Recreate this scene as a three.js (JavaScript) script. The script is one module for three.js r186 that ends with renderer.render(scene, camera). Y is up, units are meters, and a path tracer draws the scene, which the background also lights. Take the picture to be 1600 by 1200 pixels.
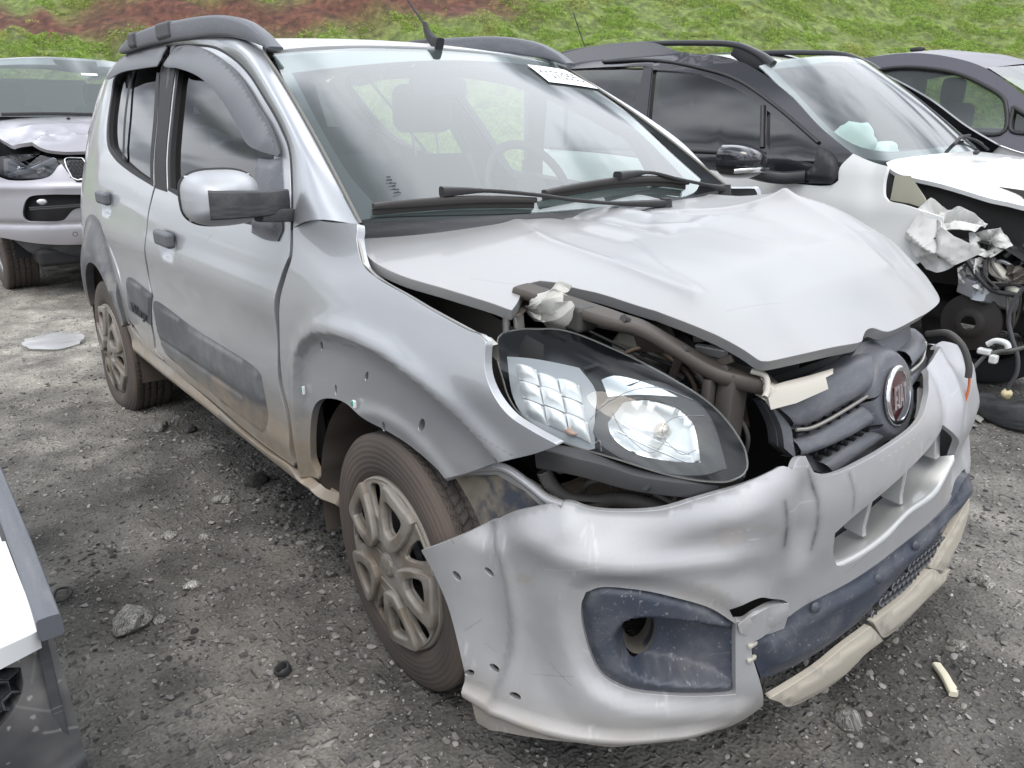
import * as THREE from 'three';
import { mergeGeometries, mergeVertices, toCreasedNormals } from 'three/addons/utils/BufferGeometryUtils.js';
import { RoundedBoxGeometry } from 'three/addons/geometries/RoundedBoxGeometry.js';
import { FontLoader } from 'three/addons/loaders/FontLoader.js';
import { TextGeometry } from 'three/addons/geometries/TextGeometry.js';

// ---------- camera, sky, sun, exposure ----------
const scene = new THREE.Scene();
const camera = new THREE.PerspectiveCamera(52.43, 4 / 3, 0.05, 400);
camera.position.set(1.3487, 1.2432, 1.5536);
{
  const yaw = THREE.MathUtils.degToRad(219.32), pitch = THREE.MathUtils.degToRad(-19.006);
  camera.lookAt(1.3487 + Math.cos(pitch) * Math.cos(yaw), 1.2432 + Math.sin(pitch), 1.5536 + Math.cos(pitch) * Math.sin(yaw));
}
const renderer = new THREE.WebGLRenderer({ antialias: true });
renderer.toneMapping = THREE.LinearToneMapping;
renderer.toneMappingExposure = 1.6;
renderer.shadowMap.enabled = true;
renderer.shadowMap.type = THREE.PCFSoftShadowMap;

// seeded noise
const hash2 = (x, y) => { let h = Math.imul(x | 0, 374761393) ^ Math.imul(y | 0, 668265263); h = Math.imul(h ^ (h >>> 13), 1274126177); return ((h ^ (h >>> 16)) >>> 0) / 4294967296; };
const noise2 = (x, y) => {
  const ix = Math.floor(x), iy = Math.floor(y), fx = x - ix, fy = y - iy, u = fx * fx * (3 - 2 * fx), v = fy * fy * (3 - 2 * fy);
  const a = hash2(ix, iy), b = hash2(ix + 1, iy), c = hash2(ix, iy + 1), d = hash2(ix + 1, iy + 1);
  return a + (b - a) * u + (c - a) * v + (a - b - c + d) * u * v;
};
const fbm = (x, y, n = 5) => { let s = 0, a = 0.5, t = 0; for (let i = 0; i < n; i++) { s += a * noise2(x, y); t += a; a *= 0.5; x = x * 2.03 + 17.1; y = y * 2.01 + 31.7; } return s / t; };
let seed = 7;
const rnd = () => { seed = (seed + 0x6d2b79f5) | 0; let t = Math.imul(seed ^ (seed >>> 15), 1 | seed); t = (t + Math.imul(t ^ (t >>> 7), 61 | t)) ^ t; return ((t ^ (t >>> 14)) >>> 0) / 4294967296; };
const rr = (a, b) => a + (b - a) * rnd();

// a broken overcast sky
const SUN = new THREE.Vector3(0.35, 0.86, 0.25).normalize();
{
  const W = 1024, H = 512, data = new Float32Array(W * H * 4);
  for (let j = 0; j < H; j++) {
    const el = ((j + 0.5) / H - 0.5) * Math.PI, y = Math.sin(el);
    for (let i = 0; i < W; i++) {
      const az = ((i + 0.5) / W - 0.5) * 2 * Math.PI, x = Math.cos(az) * Math.cos(el), z = Math.sin(az) * Math.cos(el);
      const yy = Math.max(y, 0) + 0.16, px = x / yy, pz = z / yy;
      const w = fbm(px * 0.5 + 3, pz * 0.5 - 8, 3);
      const c = fbm(px * 1.7 + w * 2.4 + 11, pz * 2.9 + w * 2.2 + 5, 6);
      let k = Math.min(1, Math.max(0, (c - 0.37) / 0.24)); k = k * k * (3 - 2 * k);
      const glow = Math.pow(Math.max(0, x * SUN.x + y * SUN.y + z * SUN.z), 6);
      let l = 0.36 + 1.35 * k + 0.35 * glow * (0.4 + 0.6 * k);
      { const t = Math.min(1, Math.max(0, y / 0.8)); l *= 0.5 + 0.62 * t * t * (3 - 2 * t); }
      const o = (j * W + i) * 4;
      data[o] = l * (0.9 + 0.05 * k); data[o + 1] = l * (0.975 + 0.01 * k); data[o + 2] = l * (1.1 - 0.05 * k); data[o + 3] = 1;
    }
  }
  const sky = new THREE.DataTexture(data, W, H, THREE.RGBAFormat, THREE.FloatType);
  sky.mapping = THREE.EquirectangularReflectionMapping; sky.magFilter = THREE.LinearFilter; sky.minFilter = THREE.LinearFilter; sky.needsUpdate = true;
  scene.background = sky; scene.environment = sky;
}
const sun = new THREE.DirectionalLight(0xfff4e6, 0.85);
sun.position.copy(SUN).multiplyScalar(40); sun.castShadow = true; sun.shadow.radius = 46;
sun.shadow.mapSize.set(2048, 2048);
Object.assign(sun.shadow.camera, { left: -14, right: 14, top: 14, bottom: -14, near: 1, far: 90 });
sun.name = 'sun'; scene.add(sun); scene.add(sun.target);

// ---------- shapes of the silver hatchback, in metres: x forward from the front axle, y up, z to its right ----------
const clamp = (x, a = 0, b = 1) => Math.min(b, Math.max(a, x)), mixn = (a, b, t) => a + (b - a) * t;
const sstep = (a, b, x) => { const t = clamp((x - a) / (b - a)); return t * t * (3 - 2 * t); };
function curve1(pts) { // smooth curve through [x, y] pairs (monotone cubic)
  const n = pts.length, X = pts.map((p) => p[0]), Y = pts.map((p) => p[1]), d = [], m = [];
  for (let i = 0; i < n - 1; i++) d[i] = (Y[i + 1] - Y[i]) / (X[i + 1] - X[i]);
  m[0] = d[0]; m[n - 1] = d[n - 2];
  for (let i = 1; i < n - 1; i++) m[i] = d[i - 1] * d[i] <= 0 ? 0 : (2 * d[i - 1] * d[i]) / (d[i - 1] + d[i]);
  return (x) => {
    if (x <= X[0]) return Y[0] + m[0] * (x - X[0]);
    if (x >= X[n - 1]) return Y[n - 1] + m[n - 1] * (x - X[n - 1]);
    let i = 0; while (x > X[i + 1]) i++;
    const h = X[i + 1] - X[i], t = (x - X[i]) / h, t2 = t * t, t3 = t2 * t;
    return (2 * t3 - 3 * t2 + 1) * Y[i] + (t3 - 2 * t2 + t) * h * m[i] + (3 * t2 - 2 * t3) * Y[i + 1] + (t3 - t2) * h * m[i + 1];
  };
}
function grid2(xs, zs, rows) { // smooth height over a grid: rows[i] belongs to xs[i]
  const cr = (a, b, c, d, t) => b + 0.5 * t * (c - a + t * (2 * a - 5 * b + 4 * c - d + t * (3 * (b - c) + d - a)));
  const along = (ks, f, x) => {
    const n = ks.length; let i = 0; while (i < n - 2 && x > ks[i + 1]) i++;
    const t = clamp((x - ks[i]) / (ks[i + 1] - ks[i]), -0.6, 1.6), b = f(i), c = f(i + 1);
    const a = i ? f(i - 1) : 2 * b - c, d = i < n - 2 ? f(i + 2) : 2 * c - b;
    return t < 0 ? b + (c - a) * 0.5 * t : t > 1 ? c + (d - b) * 0.5 * (t - 1) : cr(a, b, c, d, t);
  };
  return (x, z) => along(xs, (i) => along(zs, (j) => rows[i][j], z), x);
}
// distance to a polyline, signed by side when closed
function polyDist(P, x, y, closed) {
  let best = 1e9, inside = false;
  for (let i = 0, n = P.length; i < (closed ? n : n - 1); i++) {
    const a = P[i], b = P[(i + 1) % n], dx = b[0] - a[0], dy = b[1] - a[1];
    const t = clamp(((x - a[0]) * dx + (y - a[1]) * dy) / (dx * dx + dy * dy || 1e-9));
    best = Math.min(best, Math.hypot(x - a[0] - t * dx, y - a[1] - t * dy));
    if (closed && (a[1] > y) !== (b[1] > y) && x < ((b[0] - a[0]) * (y - a[1])) / (b[1] - a[1]) + a[0]) inside = !inside;
  }
  return inside ? -best : best;
}
const crease = (P, x, y, w) => Math.exp(-polyDist(P, x, y) / w);
const sideProf = curve1([[0.1, 0.735], [0.2, 0.76], [0.3, 0.782], [0.45, 0.8], [0.6, 0.806], [0.75, 0.799], [0.88, 0.78], [0.97, 0.757], [1.02, 0.742], [1.1, 0.718], [1.25, 0.657], [1.4, 0.59], [1.48, 0.545]]);
const sidePlan = curve1([[-3.14, 0.4], [-3.09, 0.22], [-3.03, 0.12], [-2.93, 0.055], [-2.7, 0.02], [-2.4, 0.006], [-1.6, 0], [-0.6, 0], [-0.2, 0.003], [0.1, 0.012], [0.25, 0.025], [0.4, 0.045], [0.55, 0.075], [0.65, 0.11]]);
const sideZ0 = (x, y) => sideProf(y) - sidePlan(x) * (y > 1 ? 1 : 1);
const S = {
  // body side, over (x, y)
  side: (x, y) => [x, y, sideZ0(x, y)],
  // roof, over (x, z)
  roof: (x, z) => [x, roofLine(x) - 0.02 * (z / 0.56) ** 2 - 0.01 * Math.abs(z / 0.56) ** 6 - 0.014 * (z / 0.56) ** 2 * sstep(-1.35, -0.95, x), z],
  // windscreen, over (across -1..1, up 0..1)
  screen: (a, b) => {
    const w = mixn(0.66, 0.552, b), bow = 1 - a * a;
    return [mixn(-0.245, -0.972, b) + bow * mixn(0.1, 0.045, b) - 0.03 * Math.sin(Math.PI * clamp(b, 0, 1)) * 0, mixn(1.012, 1.422, b) + bow * mixn(-0.006, 0.026, b) + 0.02 * Math.sin(Math.PI * clamp(b, 0, 1)), a * w];
  },
  // buckled bonnet, over (x, z)
  hood: (x, z) => [x, hoodBase(x, z) + hoodFolds(x, z), z],
  // bumper skin, over (s = distance round the front from the middle, y)
  bumper: (s, y) => {
    const c = bumpPlan(s), o = bumpProf(y) * mixn(1, 0.8, clamp(Math.abs(s) / 1.1)) + bumpDent(s, y);
    return [c[0] + c[2] * o, y, c[1] + c[3] * o];
  },
  // radiator grille, over (z, y)
  grille: (z, y) => [0.672 - 0.75 * z * z - 0.28 * (y - 0.7) - 0.6 * (y - 0.7) ** 2, y, z],
  // headlamp lens, over (a along, b up) in its own plane
  lamp: (a, b) => {
    const o = LAMP.o, bul = 0.075 * Math.max(0, 1 - (a / 0.34) ** 2 * 0.9) * Math.max(0, 1 - (b / 0.16) ** 2 * 0.7) - 0.07;
    return [0, 1, 2].map((k) => o[k] + LAMP.a[k] * a + LAMP.b[k] * b + LAMP.n[k] * bul);
  },
};
// the three cars behind: a grey one facing us at the left, a white and black one at the right, a grey saloon beyond it
Object.assign(S, {
  suvFront: (z, y) => { const q = Math.abs(z + 0.02) / 0.9; return [-4.76 + suvNose(y) - 0.42 * q ** 3.2, y, z]; },
  suvHood: (x, z) => [x, 1.24 - 0.06 * (z / 0.85) ** 2 - 0.16 * sstep(-5.75, -4.7, x) - 0.09 * sstep(-5.0, -4.72, x) ** 2 + suvDents(x, z), z],
  suvScreen: (a, b) => [mixn(-5.74, -6.4, b) + 0.1 * (1 - a * a), mixn(1.225, 1.66, b) + 0.03 * (1 - a * a) * b + 0.02 * Math.sin(3.14 * b), -0.03 + a * mixn(0.76, 0.62, b)],
  suvSide: (x, y) => [x, y, suvSideZ(y) - 0.1 * sstep(-5.2, -4.75, x)],
  crossSide: (x, y) => [x, y, -1.99 - 0.04 * (1 - y) ** 2 - (y > 0.98 ? 0.0039 + 0.3 * (y - 0.98) - 0.257 * 0.06 * (1 - Math.exp(-(y - 0.98) / 0.06)) : 0.12 * Math.max(0, y - 0.8) ** 2) - 0.12 * sstep(-0.5, 0.35, x) ** 2],
  crossHood: (x, z) => [x, 1.075 - 0.12 * sstep(-0.6, 0.5, x) - 0.06 * ((z + 2.85) / 0.8) ** 2 - 0.05 * sstep(-2.35, -2.0, z) + crossDents(x, z), z],
  crossScreen: (a, b) => [mixn(-0.62, -1.3, b) + 0.18 * (1 - a * a), mixn(1.045, 1.53, b) + 0.025 * (1 - a * a) + 0.02 * Math.sin(3.14 * b), -2.86 + a * mixn(0.78, 0.63, b)],
  crossRoof: (x, z) => [x, 1.6 - 0.075 * sstep(-1.9, -1.2, x) ** 1.5 - 0.05 * ((z + 2.86) / 0.66) ** 2, z],
  saloonSide: (x, y) => [x, y, -4.75 - 0.35 * Math.max(0, y - 0.9)],
});
const suvNose = curve1([[0.1, -0.3], [0.22, -0.16], [0.34, -0.03], [0.45, 0.02], [0.6, 0.035], [0.75, 0.03], [0.88, 0.0], [1.0, -0.06], [1.1, -0.16]]);
const suvSideZ = curve1([[0.2, 0.8], [0.4, 0.865], [0.7, 0.875], [0.95, 0.86], [1.18, 0.8], [1.4, 0.72], [1.68, 0.6]]);
const suvDents = (x, z) => 0.03 * crease([[-4.85, 0.6], [-5.1, 0.45], [-4.95, 0.25]], x, z, 0.05) - 0.025 * crease([[-5.0, 0.7], [-5.15, 0.3], [-5.05, 0]], x, z, 0.05) + 0.03 * crease([[-5.3, 0.5], [-5.25, 0.1]], x, z, 0.08);
const crossDents = (x, z) => 0.06 * crease([[-0.1, -2.5], [0.1, -2.7], [0.25, -2.6]], x, z, 0.05) - 0.07 * crease([[0.05, -2.35], [0.2, -2.5], [0.3, -2.8]], x, z, 0.06) - 0.04 * crease([[0.12, -2.2], [0.14, -2.6]], x, z, 0.03);
const roofLine = curve1([[-3.1, 1.4], [-2.9, 1.455], [-2.5, 1.492], [-2, 1.505], [-1.5, 1.5], [-1.2, 1.487], [-1.0, 1.464], [-0.925, 1.452], [-0.8, 1.42]]);
const hoodBase = grid2([-0.32, -0.06, 0.2, 0.4, 0.52, 0.62], [-0.66, -0.42, -0.2, 0, 0.3, 0.62],
  [[0.992, 1.004, 1.008, 1.01, 1.003, 0.985],
    [0.985, 1.01, 1.002, 1.0, 0.985, 0.95],
    [0.95, 1.028, 0.995, 0.982, 0.952, 0.892],
    [0.86, 0.962, 0.965, 0.958, 0.922, 0.83],
    [0.76, 0.878, 0.912, 0.912, 0.888, 0.78],
    [0.65, 0.79, 0.838, 0.85, 0.848, 0.73]]);
const FOLDS = [ // [polyline in (x, z), height, half-width]
  [[[0.16, -0.36], [0.36, -0.3], [0.52, -0.24]], 0.010, 0.03],
  [[[0.16, -0.36], [0.0, -0.1], [-0.12, 0.02]], 0.014, 0.03],
  [[[-0.02, 0.36], [0.2, 0.34], [0.42, 0.33]], 0.008, 0.02],
  [[[-0.15, 0.16], [-0.02, 0.21], [0.1, 0.2]], -0.010, 0.03],
  [[[0.1, -0.12], [0.13, -0.02], [0.08, 0.06]], 0.006, 0.014],
  [[[-0.16, 0.3], [-0.02, 0.36]], 0.008, 0.018],
  [[[-0.14, -0.1], [-0.02, -0.05], [0.02, 0.02]], -0.007, 0.022],
  [[[0.16, -0.36], [0.02, -0.42], [-0.18, -0.5]], 0.010, 0.025],
  [[[-0.13, 0.12], [0.02, 0.1], [0.13, 0.08]], -0.012, 0.013],
  [[[-0.1, -0.02], [0.04, -0.12], [0.12, -0.26]], -0.009, 0.012],
];
const hoodFolds = (x, z) => FOLDS.reduce((s, [P, h, w]) => s + h * Math.exp(-(Math.hypot(polyDist(P, x, z), 0.007) - 0.007) / w), 0);
// round the front of the car: [x, z] points from the middle to the wheel arch
const BP = [[0.762, 0], [0.758, 0.16], [0.742, 0.31], [0.71, 0.45], [0.655, 0.575], [0.575, 0.678], [0.475, 0.745], [0.35, 0.787], [0.22, 0.808], [0.05, 0.815]];
const BS = BP.reduce((a, p, i) => (a.push(i ? a[i - 1] + Math.hypot(p[0] - BP[i - 1][0], p[1] - BP[i - 1][1]) : 0), a), []);
const bx = curve1([...BS.slice(1).map((s, i) => [-s, BP[i + 1][0]]).reverse(), ...BS.map((s, i) => [s, BP[i][0]])]);
const bz = curve1([...BS.slice(1).map((s, i) => [-s, -BP[i + 1][1]]).reverse(), ...BS.map((s, i) => [s, BP[i][1]])]);
const bumpPlan = (s) => { const e = 0.02, tx = bx(s + e) - bx(s - e), tz = bz(s + e) - bz(s - e), l = Math.hypot(tx, tz); return [bx(s), bz(s), tz / l, -tx / l]; };
const bumpProf = curve1([[0.02, -0.075], [0.07, -0.04], [0.14, -0.012], [0.23, 0.004], [0.3, 0.0], [0.4, -0.004], [0.5, 0.0], [0.57, 0.004], [0.64, -0.006], [0.7, -0.035], [0.76, -0.09], [0.82, -0.15]]);
const bumpDent = (s, y) => 0.06 * Math.exp(-(((s - 0.95) / 0.3) ** 2)) * sstep(0.36, 0.06, y) - 0.02 * Math.exp(-(((s - 0.6) / 0.13) ** 2 + ((y - 0.53) / 0.07) ** 2)) + 0.012 * Math.exp(-(((s - 0.42) / 0.06) ** 2)) * sstep(0.4, 0.6, y);
const nrm3 = (v) => { const l = Math.hypot(...v); return v.map((c) => c / l); }, cross3 = (a, b) => [a[1] * b[2] - a[2] * b[1], a[2] * b[0] - a[0] * b[2], a[0] * b[1] - a[1] * b[0]];
const LAMP = (() => { // three corners of the lamp: rear top, inner end, lower edge
  const A = [0.25, 0.83, 0.7], B = [0.655, 0.71, 0.475], C = [0.46, 0.68, 0.715];
  const a = nrm3(B.map((c, k) => c - A[k])), n = nrm3(cross3(a, nrm3(C.map((c, k) => c - A[k])))).map((c) => c), b = nrm3(cross3(n, a));
  const s = n[0] + n[2] > 0 ? 1 : -1;
  return { o: A.map((c, k) => (c + B[k]) / 2), a, b: b.map((c) => c * (b[1] > 0 ? 1 : -1)), n: n.map((c) => c * s) };
})();
// outlines on those surfaces, and points in space (metres)
const T = {
  fender: [[-0.486,1.025],[-0.339,1.014],[-0.174,1.023],[-0.166,1.01],[-0.164,0.997],[-0.118,0.946],[-0.06,0.928],[0.053,0.911],[0.16,0.893],[0.252,0.878],[0.281,0.876],[0.299,0.868],[0.303,0.842],[0.313,0.814],[0.339,0.781],[0.376,0.755],[0.425,0.742],[0.484,0.731],[0.437,0.702],[0.352,0.659],[0.239,0.592],[0.191,0.569],[0.176,0.58],[0.078,0.601],[-0.008,0.607],[-0.086,0.608],[-0.14,0.617],[-0.211,0.62],[-0.287,0.604],[-0.334,0.582],[-0.366,0.551],[-0.391,0.502],[-0.412,0.435],[-0.422,0.381],[-0.404,0.34],[-0.478,0.329],[-0.466,0.384],[-0.467,0.448],[-0.471,0.507],[-0.497,0.588],[-0.497,0.729],[-0.493,0.811],[-0.469,0.868],[-0.447,0.921],[-0.472,0.994]],
  fender_crease: [[-0.409,0.595],[-0.403,0.63],[-0.389,0.687],[-0.352,0.727],[-0.285,0.76],[-0.205,0.774],[-0.1,0.782],[0.032,0.773],[0.151,0.747],[0.245,0.713],[0.303,0.684],[0.355,0.655]],
  front_door: [[-0.501,0.352],[-0.506,0.374],[-0.503,0.436],[-0.505,0.496],[-0.527,0.58],[-0.52,0.724],[-0.516,0.807],[-0.498,0.864],[-0.467,0.919],[-0.486,0.992],[-0.5,1.032],[-0.578,1.153],[-0.675,1.212],[-0.841,1.288],[-1.02,1.361],[-1.207,1.413],[-1.39,1.448],[-1.627,1.47],[-1.779,1.48],[-1.856,1.471],[-1.861,1.393],[-1.707,1.201],[-1.595,1.006],[-1.626,0.917],[-1.631,0.806],[-1.638,0.691],[-1.612,0.633],[-1.681,0.499],[-1.682,0.411],[-1.582,0.381],[-1.126,0.364],[-0.733,0.346]],
  rear_door: [[-1.886,1.394],[-1.729,1.201],[-1.616,1.005],[-1.641,0.916],[-1.647,0.805],[-1.663,0.688],[-1.637,0.629],[-1.71,0.493],[-1.712,0.404],[-1.62,0.382],[-1.848,0.386],[-1.941,0.432],[-2.05,0.45],[-2.063,0.494],[-2.074,0.614],[-2.172,0.715],[-2.29,0.814],[-2.412,0.882],[-2.486,0.956],[-2.473,1.03],[-2.565,1.165],[-2.703,1.298],[-2.781,1.418],[-2.589,1.469],[-2.34,1.487],[-2.115,1.491],[-1.918,1.482]],
  front_window: [[-1.691,1.389],[-1.718,1.437],[-1.602,1.452],[-1.382,1.428],[-1.161,1.378],[-0.952,1.309],[-0.792,1.236],[-0.705,1.188],[-0.66,1.142],[-0.587,0.998],[-0.669,0.971],[-1.266,0.988],[-1.466,1.006]],
  rear_window: [[-1.848,1.395],[-1.885,1.459],[-2.15,1.474],[-2.381,1.464],[-2.555,1.436],[-2.601,1.39],[-2.566,1.336],[-2.488,1.226],[-2.366,1.125],[-2.22,1.08],[-1.972,1.042],[-1.609,1.005],[-1.714,1.201]],
  front_visor: [[-1.813,1.427],[-1.776,1.462],[-1.672,1.469],[-1.469,1.449],[-1.219,1.399],[-1.008,1.336],[-0.824,1.26],[-0.699,1.207],[-0.608,1.152],[-0.604,1.141],[-0.709,1.148],[-0.792,1.162],[-0.906,1.21],[-1.071,1.274],[-1.237,1.325],[-1.381,1.356],[-1.581,1.383],[-1.763,1.4]],
  rear_visor: [[-2.616,1.383],[-2.646,1.413],[-2.601,1.457],[-2.419,1.486],[-2.179,1.492],[-1.942,1.488],[-1.881,1.473],[-1.838,1.428],[-1.84,1.401],[-2.038,1.402],[-2.345,1.399],[-2.542,1.38]],
  mirror_base: [[-0.75,1.134],[-0.667,1.134],[-0.608,1.141],[-0.557,1.062],[-0.518,0.974],[-0.534,0.946],[-0.607,0.941],[-0.702,0.948]],
  moulding_front: [[-1.61,0.603],[-1.581,0.615],[-1.195,0.599],[-0.673,0.588],[-0.641,0.578],[-0.633,0.476],[-0.647,0.394],[-0.691,0.379],[-0.861,0.376],[-1.312,0.392],[-1.565,0.411],[-1.619,0.463]],
  moulding_rear: [[-1.953,0.638],[-1.901,0.651],[-1.612,0.633],[-1.698,0.498],[-1.797,0.501],[-1.998,0.501]],
  quarter: [[-2.781,1.418],[-2.703,1.298],[-2.565,1.165],[-2.473,1.03],[-2.486,0.956],[-2.412,0.882],[-2.29,0.814],[-2.408,0.842],[-2.764,0.829],[-2.896,0.767],[-2.849,0.94],[-2.597,1.022],[-2.604,1.102],[-2.751,1.153],[-2.933,1.264],[-2.904,1.394],[-2.908,1.471],[-2.729,1.531],[-2.409,1.529],[-2.34,1.487],[-2.589,1.469]],
  sill: [[-2.105,0.445],[-1.949,0.403],[-1.831,0.376],[-1.628,0.372],[-1.133,0.355],[-0.738,0.338],[-0.505,0.344],[-0.465,0.324],[-0.401,0.332],[-0.341,0.273],[-0.433,0.283],[-0.649,0.264],[-1.178,0.297],[-1.617,0.31],[-2.04,0.318],[-2.107,0.411]],
  arch_clad: [[-2.764,0.829],[-2.408,0.842],[-2.29,0.814],[-2.172,0.715],[-2.074,0.614],[-2.063,0.494],[-2.066,0.455],[-2.169,0.421],[-2.278,0.453],[-2.418,0.552],[-2.607,0.609],[-2.91,0.634],[-2.912,0.631],[-2.912,0.712],[-2.888,0.768]],
  side_gap: [[-1.399,1.454],[-1.201,1.416],[-1.01,1.361],[-0.832,1.288],[-0.663,1.213],[-0.563,1.153],[-0.489,1.033]],
  hood: [[-0.369,0.629],[-0.313,0.537],[-0.257,0.442],[-0.167,0.235],[-0.16,0.1],[-0.149,-0.137],[-0.153,-0.388],[-0.357,-0.871],[-0.027,-0.852],[0.047,-1.026],[0.134,-1.036],[0.236,-0.935],[0.333,-0.851],[0.461,-0.646],[0.602,-0.351],[0.651,0.002],[0.645,0.02],[0.637,0.034],[0.638,0.064],[0.653,0.107],[0.661,0.126],[0.65,0.27],[0.616,0.368],[0.608,0.377],[0.592,0.379],[0.573,0.38],[0.478,0.4],[0.383,0.426],[0.278,0.451],[0.227,0.473],[0.188,0.486],[0.159,0.505],[0.153,0.529],[0.175,0.568],[0.198,0.598],[0.211,0.622],[0.202,0.627],[0.166,0.638],[0.075,0.676],[-0.018,0.718],[-0.079,0.731],[-0.134,0.73],[-0.209,0.707],[-0.286,0.675]],
  bumper: [[1.141,0.428],[0.981,0.534],[0.923,0.575],[0.861,0.605],[0.826,0.618],[0.781,0.611],[0.717,0.611],[0.653,0.615],[0.599,0.629],[0.53,0.645],[0.455,0.674],[0.435,0.679],[0.418,0.67],[0.396,0.685],[0.375,0.684],[0.357,0.651],[0.319,0.639],[0.113,0.653],[-0.003,0.674],[-0.082,0.717],[-0.155,0.739],[-0.278,0.755],[-0.255,0.722],[-0.236,0.687],[-0.236,0.619],[-0.301,0.539],[-0.189,0.559],[-0.033,0.539],[0.128,0.489],[0.283,0.449],[0.375,0.395],[0.433,0.364],[0.49,0.366],[0.473,0.328],[0.427,0.185],[0.522,0.152],[0.626,0.148],[0.718,0.14],[0.784,0.145],[0.84,0.138],[0.915,0.12],[0.99,0.097],[1,0.149],[1.015,0.181],[1.015,0.212],[1.046,0.289],[1.072,0.345],[1.102,0.39]],
  fog: [[0.79,0.421],[0.782,0.456],[0.755,0.471],[0.687,0.468],[0.619,0.449],[0.558,0.424],[0.504,0.382],[0.5,0.322],[0.495,0.233],[0.622,0.255],[0.701,0.27],[0.748,0.294],[0.775,0.345]],
  lamp: [[-0.246,0.021],[-0.254,0.056],[-0.237,0.073],[-0.203,0.088],[-0.145,0.109],[-0.037,0.102],[0.081,0.084],[0.161,0.065],[0.219,0.033],[0.252,-0.001],[0.26,-0.035],[0.228,-0.061],[0.157,-0.087],[0.045,-0.101],[-0.049,-0.108],[-0.117,-0.097],[-0.165,-0.076],[-0.204,-0.035]],
  grille: [[0.315,0.738],[0.254,0.755],[0.161,0.774],[0.07,0.797],[0.053,0.813],[-0.023,0.813],[-0.316,0.805],[-0.32,0.776],[-0.295,0.73],[-0.232,0.665],[-0.024,0.638],[0.098,0.613],[0.202,0.579],[0.225,0.592],[0.237,0.632],[0.272,0.624],[0.294,0.646],[0.295,0.682],[0.306,0.719]],
  slot: [[0.294,0.518],[0.26,0.532],[0.198,0.552],[0.075,0.583],[-0.02,0.607],[-0.095,0.631],[-0.115,0.629],[-0.175,0.563],[-0.185,0.526],[-0.125,0.473],[0.016,0.465],[0.101,0.439],[0.237,0.429],[0.265,0.437],[0.285,0.471]],
  band: [[0.468,0.348],[0.409,0.358],[0.35,0.377],[0.248,0.383],[0.124,0.388],[0.015,0.397],[-0.091,0.402],[-0.23,0.412],[-0.33,0.438],[-0.418,0.413],[-0.409,0.356],[-0.181,0.356],[-0.063,0.328],[0.054,0.298],[0.143,0.272],[0.23,0.259],[0.312,0.249],[0.384,0.246],[0.435,0.247],[0.456,0.297]],
  hex: [[0.143,0.272],[0.054,0.298],[-0.063,0.328],[-0.181,0.356],[-0.237,0.319],[-0.216,0.291],[-0.107,0.287],[0.014,0.274],[0.123,0.266]],
  strip_a: [[0.133,0.266],[0.014,0.271],[-0.128,0.283],[-0.198,0.241],[-0.264,0.227],[-0.26,0.203],[-0.133,0.21],[-0.013,0.197],[0.068,0.202]],
  strip_b: [[0.425,0.21],[0.356,0.224],[0.295,0.234],[0.225,0.25],[0.136,0.257],[0.06,0.188],[0.139,0.185],[0.197,0.157],[0.282,0.15],[0.361,0.16],[0.393,0.188]],
  strip_c: [[-0.127,0.287],[-0.185,0.32],[-0.224,0.329],[-0.342,0.357],[-0.418,0.347],[-0.38,0.299],[-0.328,0.261],[-0.252,0.251],[-0.225,0.238]],
  tear: [[0.524,0.417],[0.496,0.43],[0.463,0.433],[0.433,0.42],[0.4,0.405],[0.388,0.395],[0.438,0.406],[0.473,0.402],[0.492,0.386],[0.505,0.386]],
  curl: [[0.505,0.386],[0.473,0.405],[0.438,0.406],[0.392,0.4],[0.364,0.371],[0.377,0.348],[0.431,0.346],[0.475,0.353],[0.499,0.368]],
  fog_in: [[0.728,0.366],[0.712,0.4],[0.684,0.41],[0.592,0.397],[0.506,0.369],[0.5,0.322],[0.503,0.253],[0.586,0.272],[0.668,0.289],[0.714,0.316]],
  sticker: [[-0.591,0.909],[-0.559,0.749],[-1.04,0.743],[-0.988,0.928]],
  screen_edge: [[1.003,0.964],[0.195,0.999],[-1.072,1.038],[-1.005,0.626],[-0.89,0.238],[-0.875,0.078],[-0.685,0.021],[-0.223,0.011],[0.379,0.01],[0.983,0.02],[1.049,0.007],[1.055,0.31],[1.044,0.599]],
  screen_clear: [[0.969,0.813],[0.608,0.855],[0.02,0.908],[-0.804,0.944],[-0.868,0.551],[-0.788,0.222],[-0.742,0.082],[-0.208,0.063],[0.327,0.035],[0.929,0.066],[0.955,0.083],[0.988,0.215],[0.994,0.46]],
  grille_slot1: [[0.274,0.675],[0.24,0.676],[0.094,0.71],[0.058,0.718],[0.108,0.699],[0.196,0.677],[0.261,0.661]],
  grille_slot2: [[0.23,0.63],[0.151,0.644],[0.069,0.659],[0.071,0.646],[0.143,0.63],[0.211,0.606]],
  grille_chrome: [[0.275,0.683],[0.242,0.683],[0.059,0.726],[0.06,0.72],[0.242,0.677],[0.275,0.677]],
  grille_chrome2: [[-0.085,0.733],[-0.186,0.734],[-0.274,0.75],[-0.277,0.742],[-0.195,0.725],[-0.086,0.725]],
  grille_slot3: [[-0.07,0.691],[-0.174,0.695],[-0.212,0.671],[-0.08,0.671]],
  gb1t: [[0.314,0.737],[0.255,0.754],[0.161,0.773],[0.073,0.79],[0.002,0.792]],
  gb1b: [[0.276,0.683],[0.242,0.683],[0.16,0.706],[0.059,0.725],[0.033,0.729]],
  gb2t: [[0.275,0.661],[0.239,0.663],[0.18,0.678],[0.108,0.696],[0.048,0.706]],
  gb2b: [[0.271,0.624],[0.23,0.63],[0.151,0.644],[0.074,0.659],[0.047,0.661]],
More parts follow.
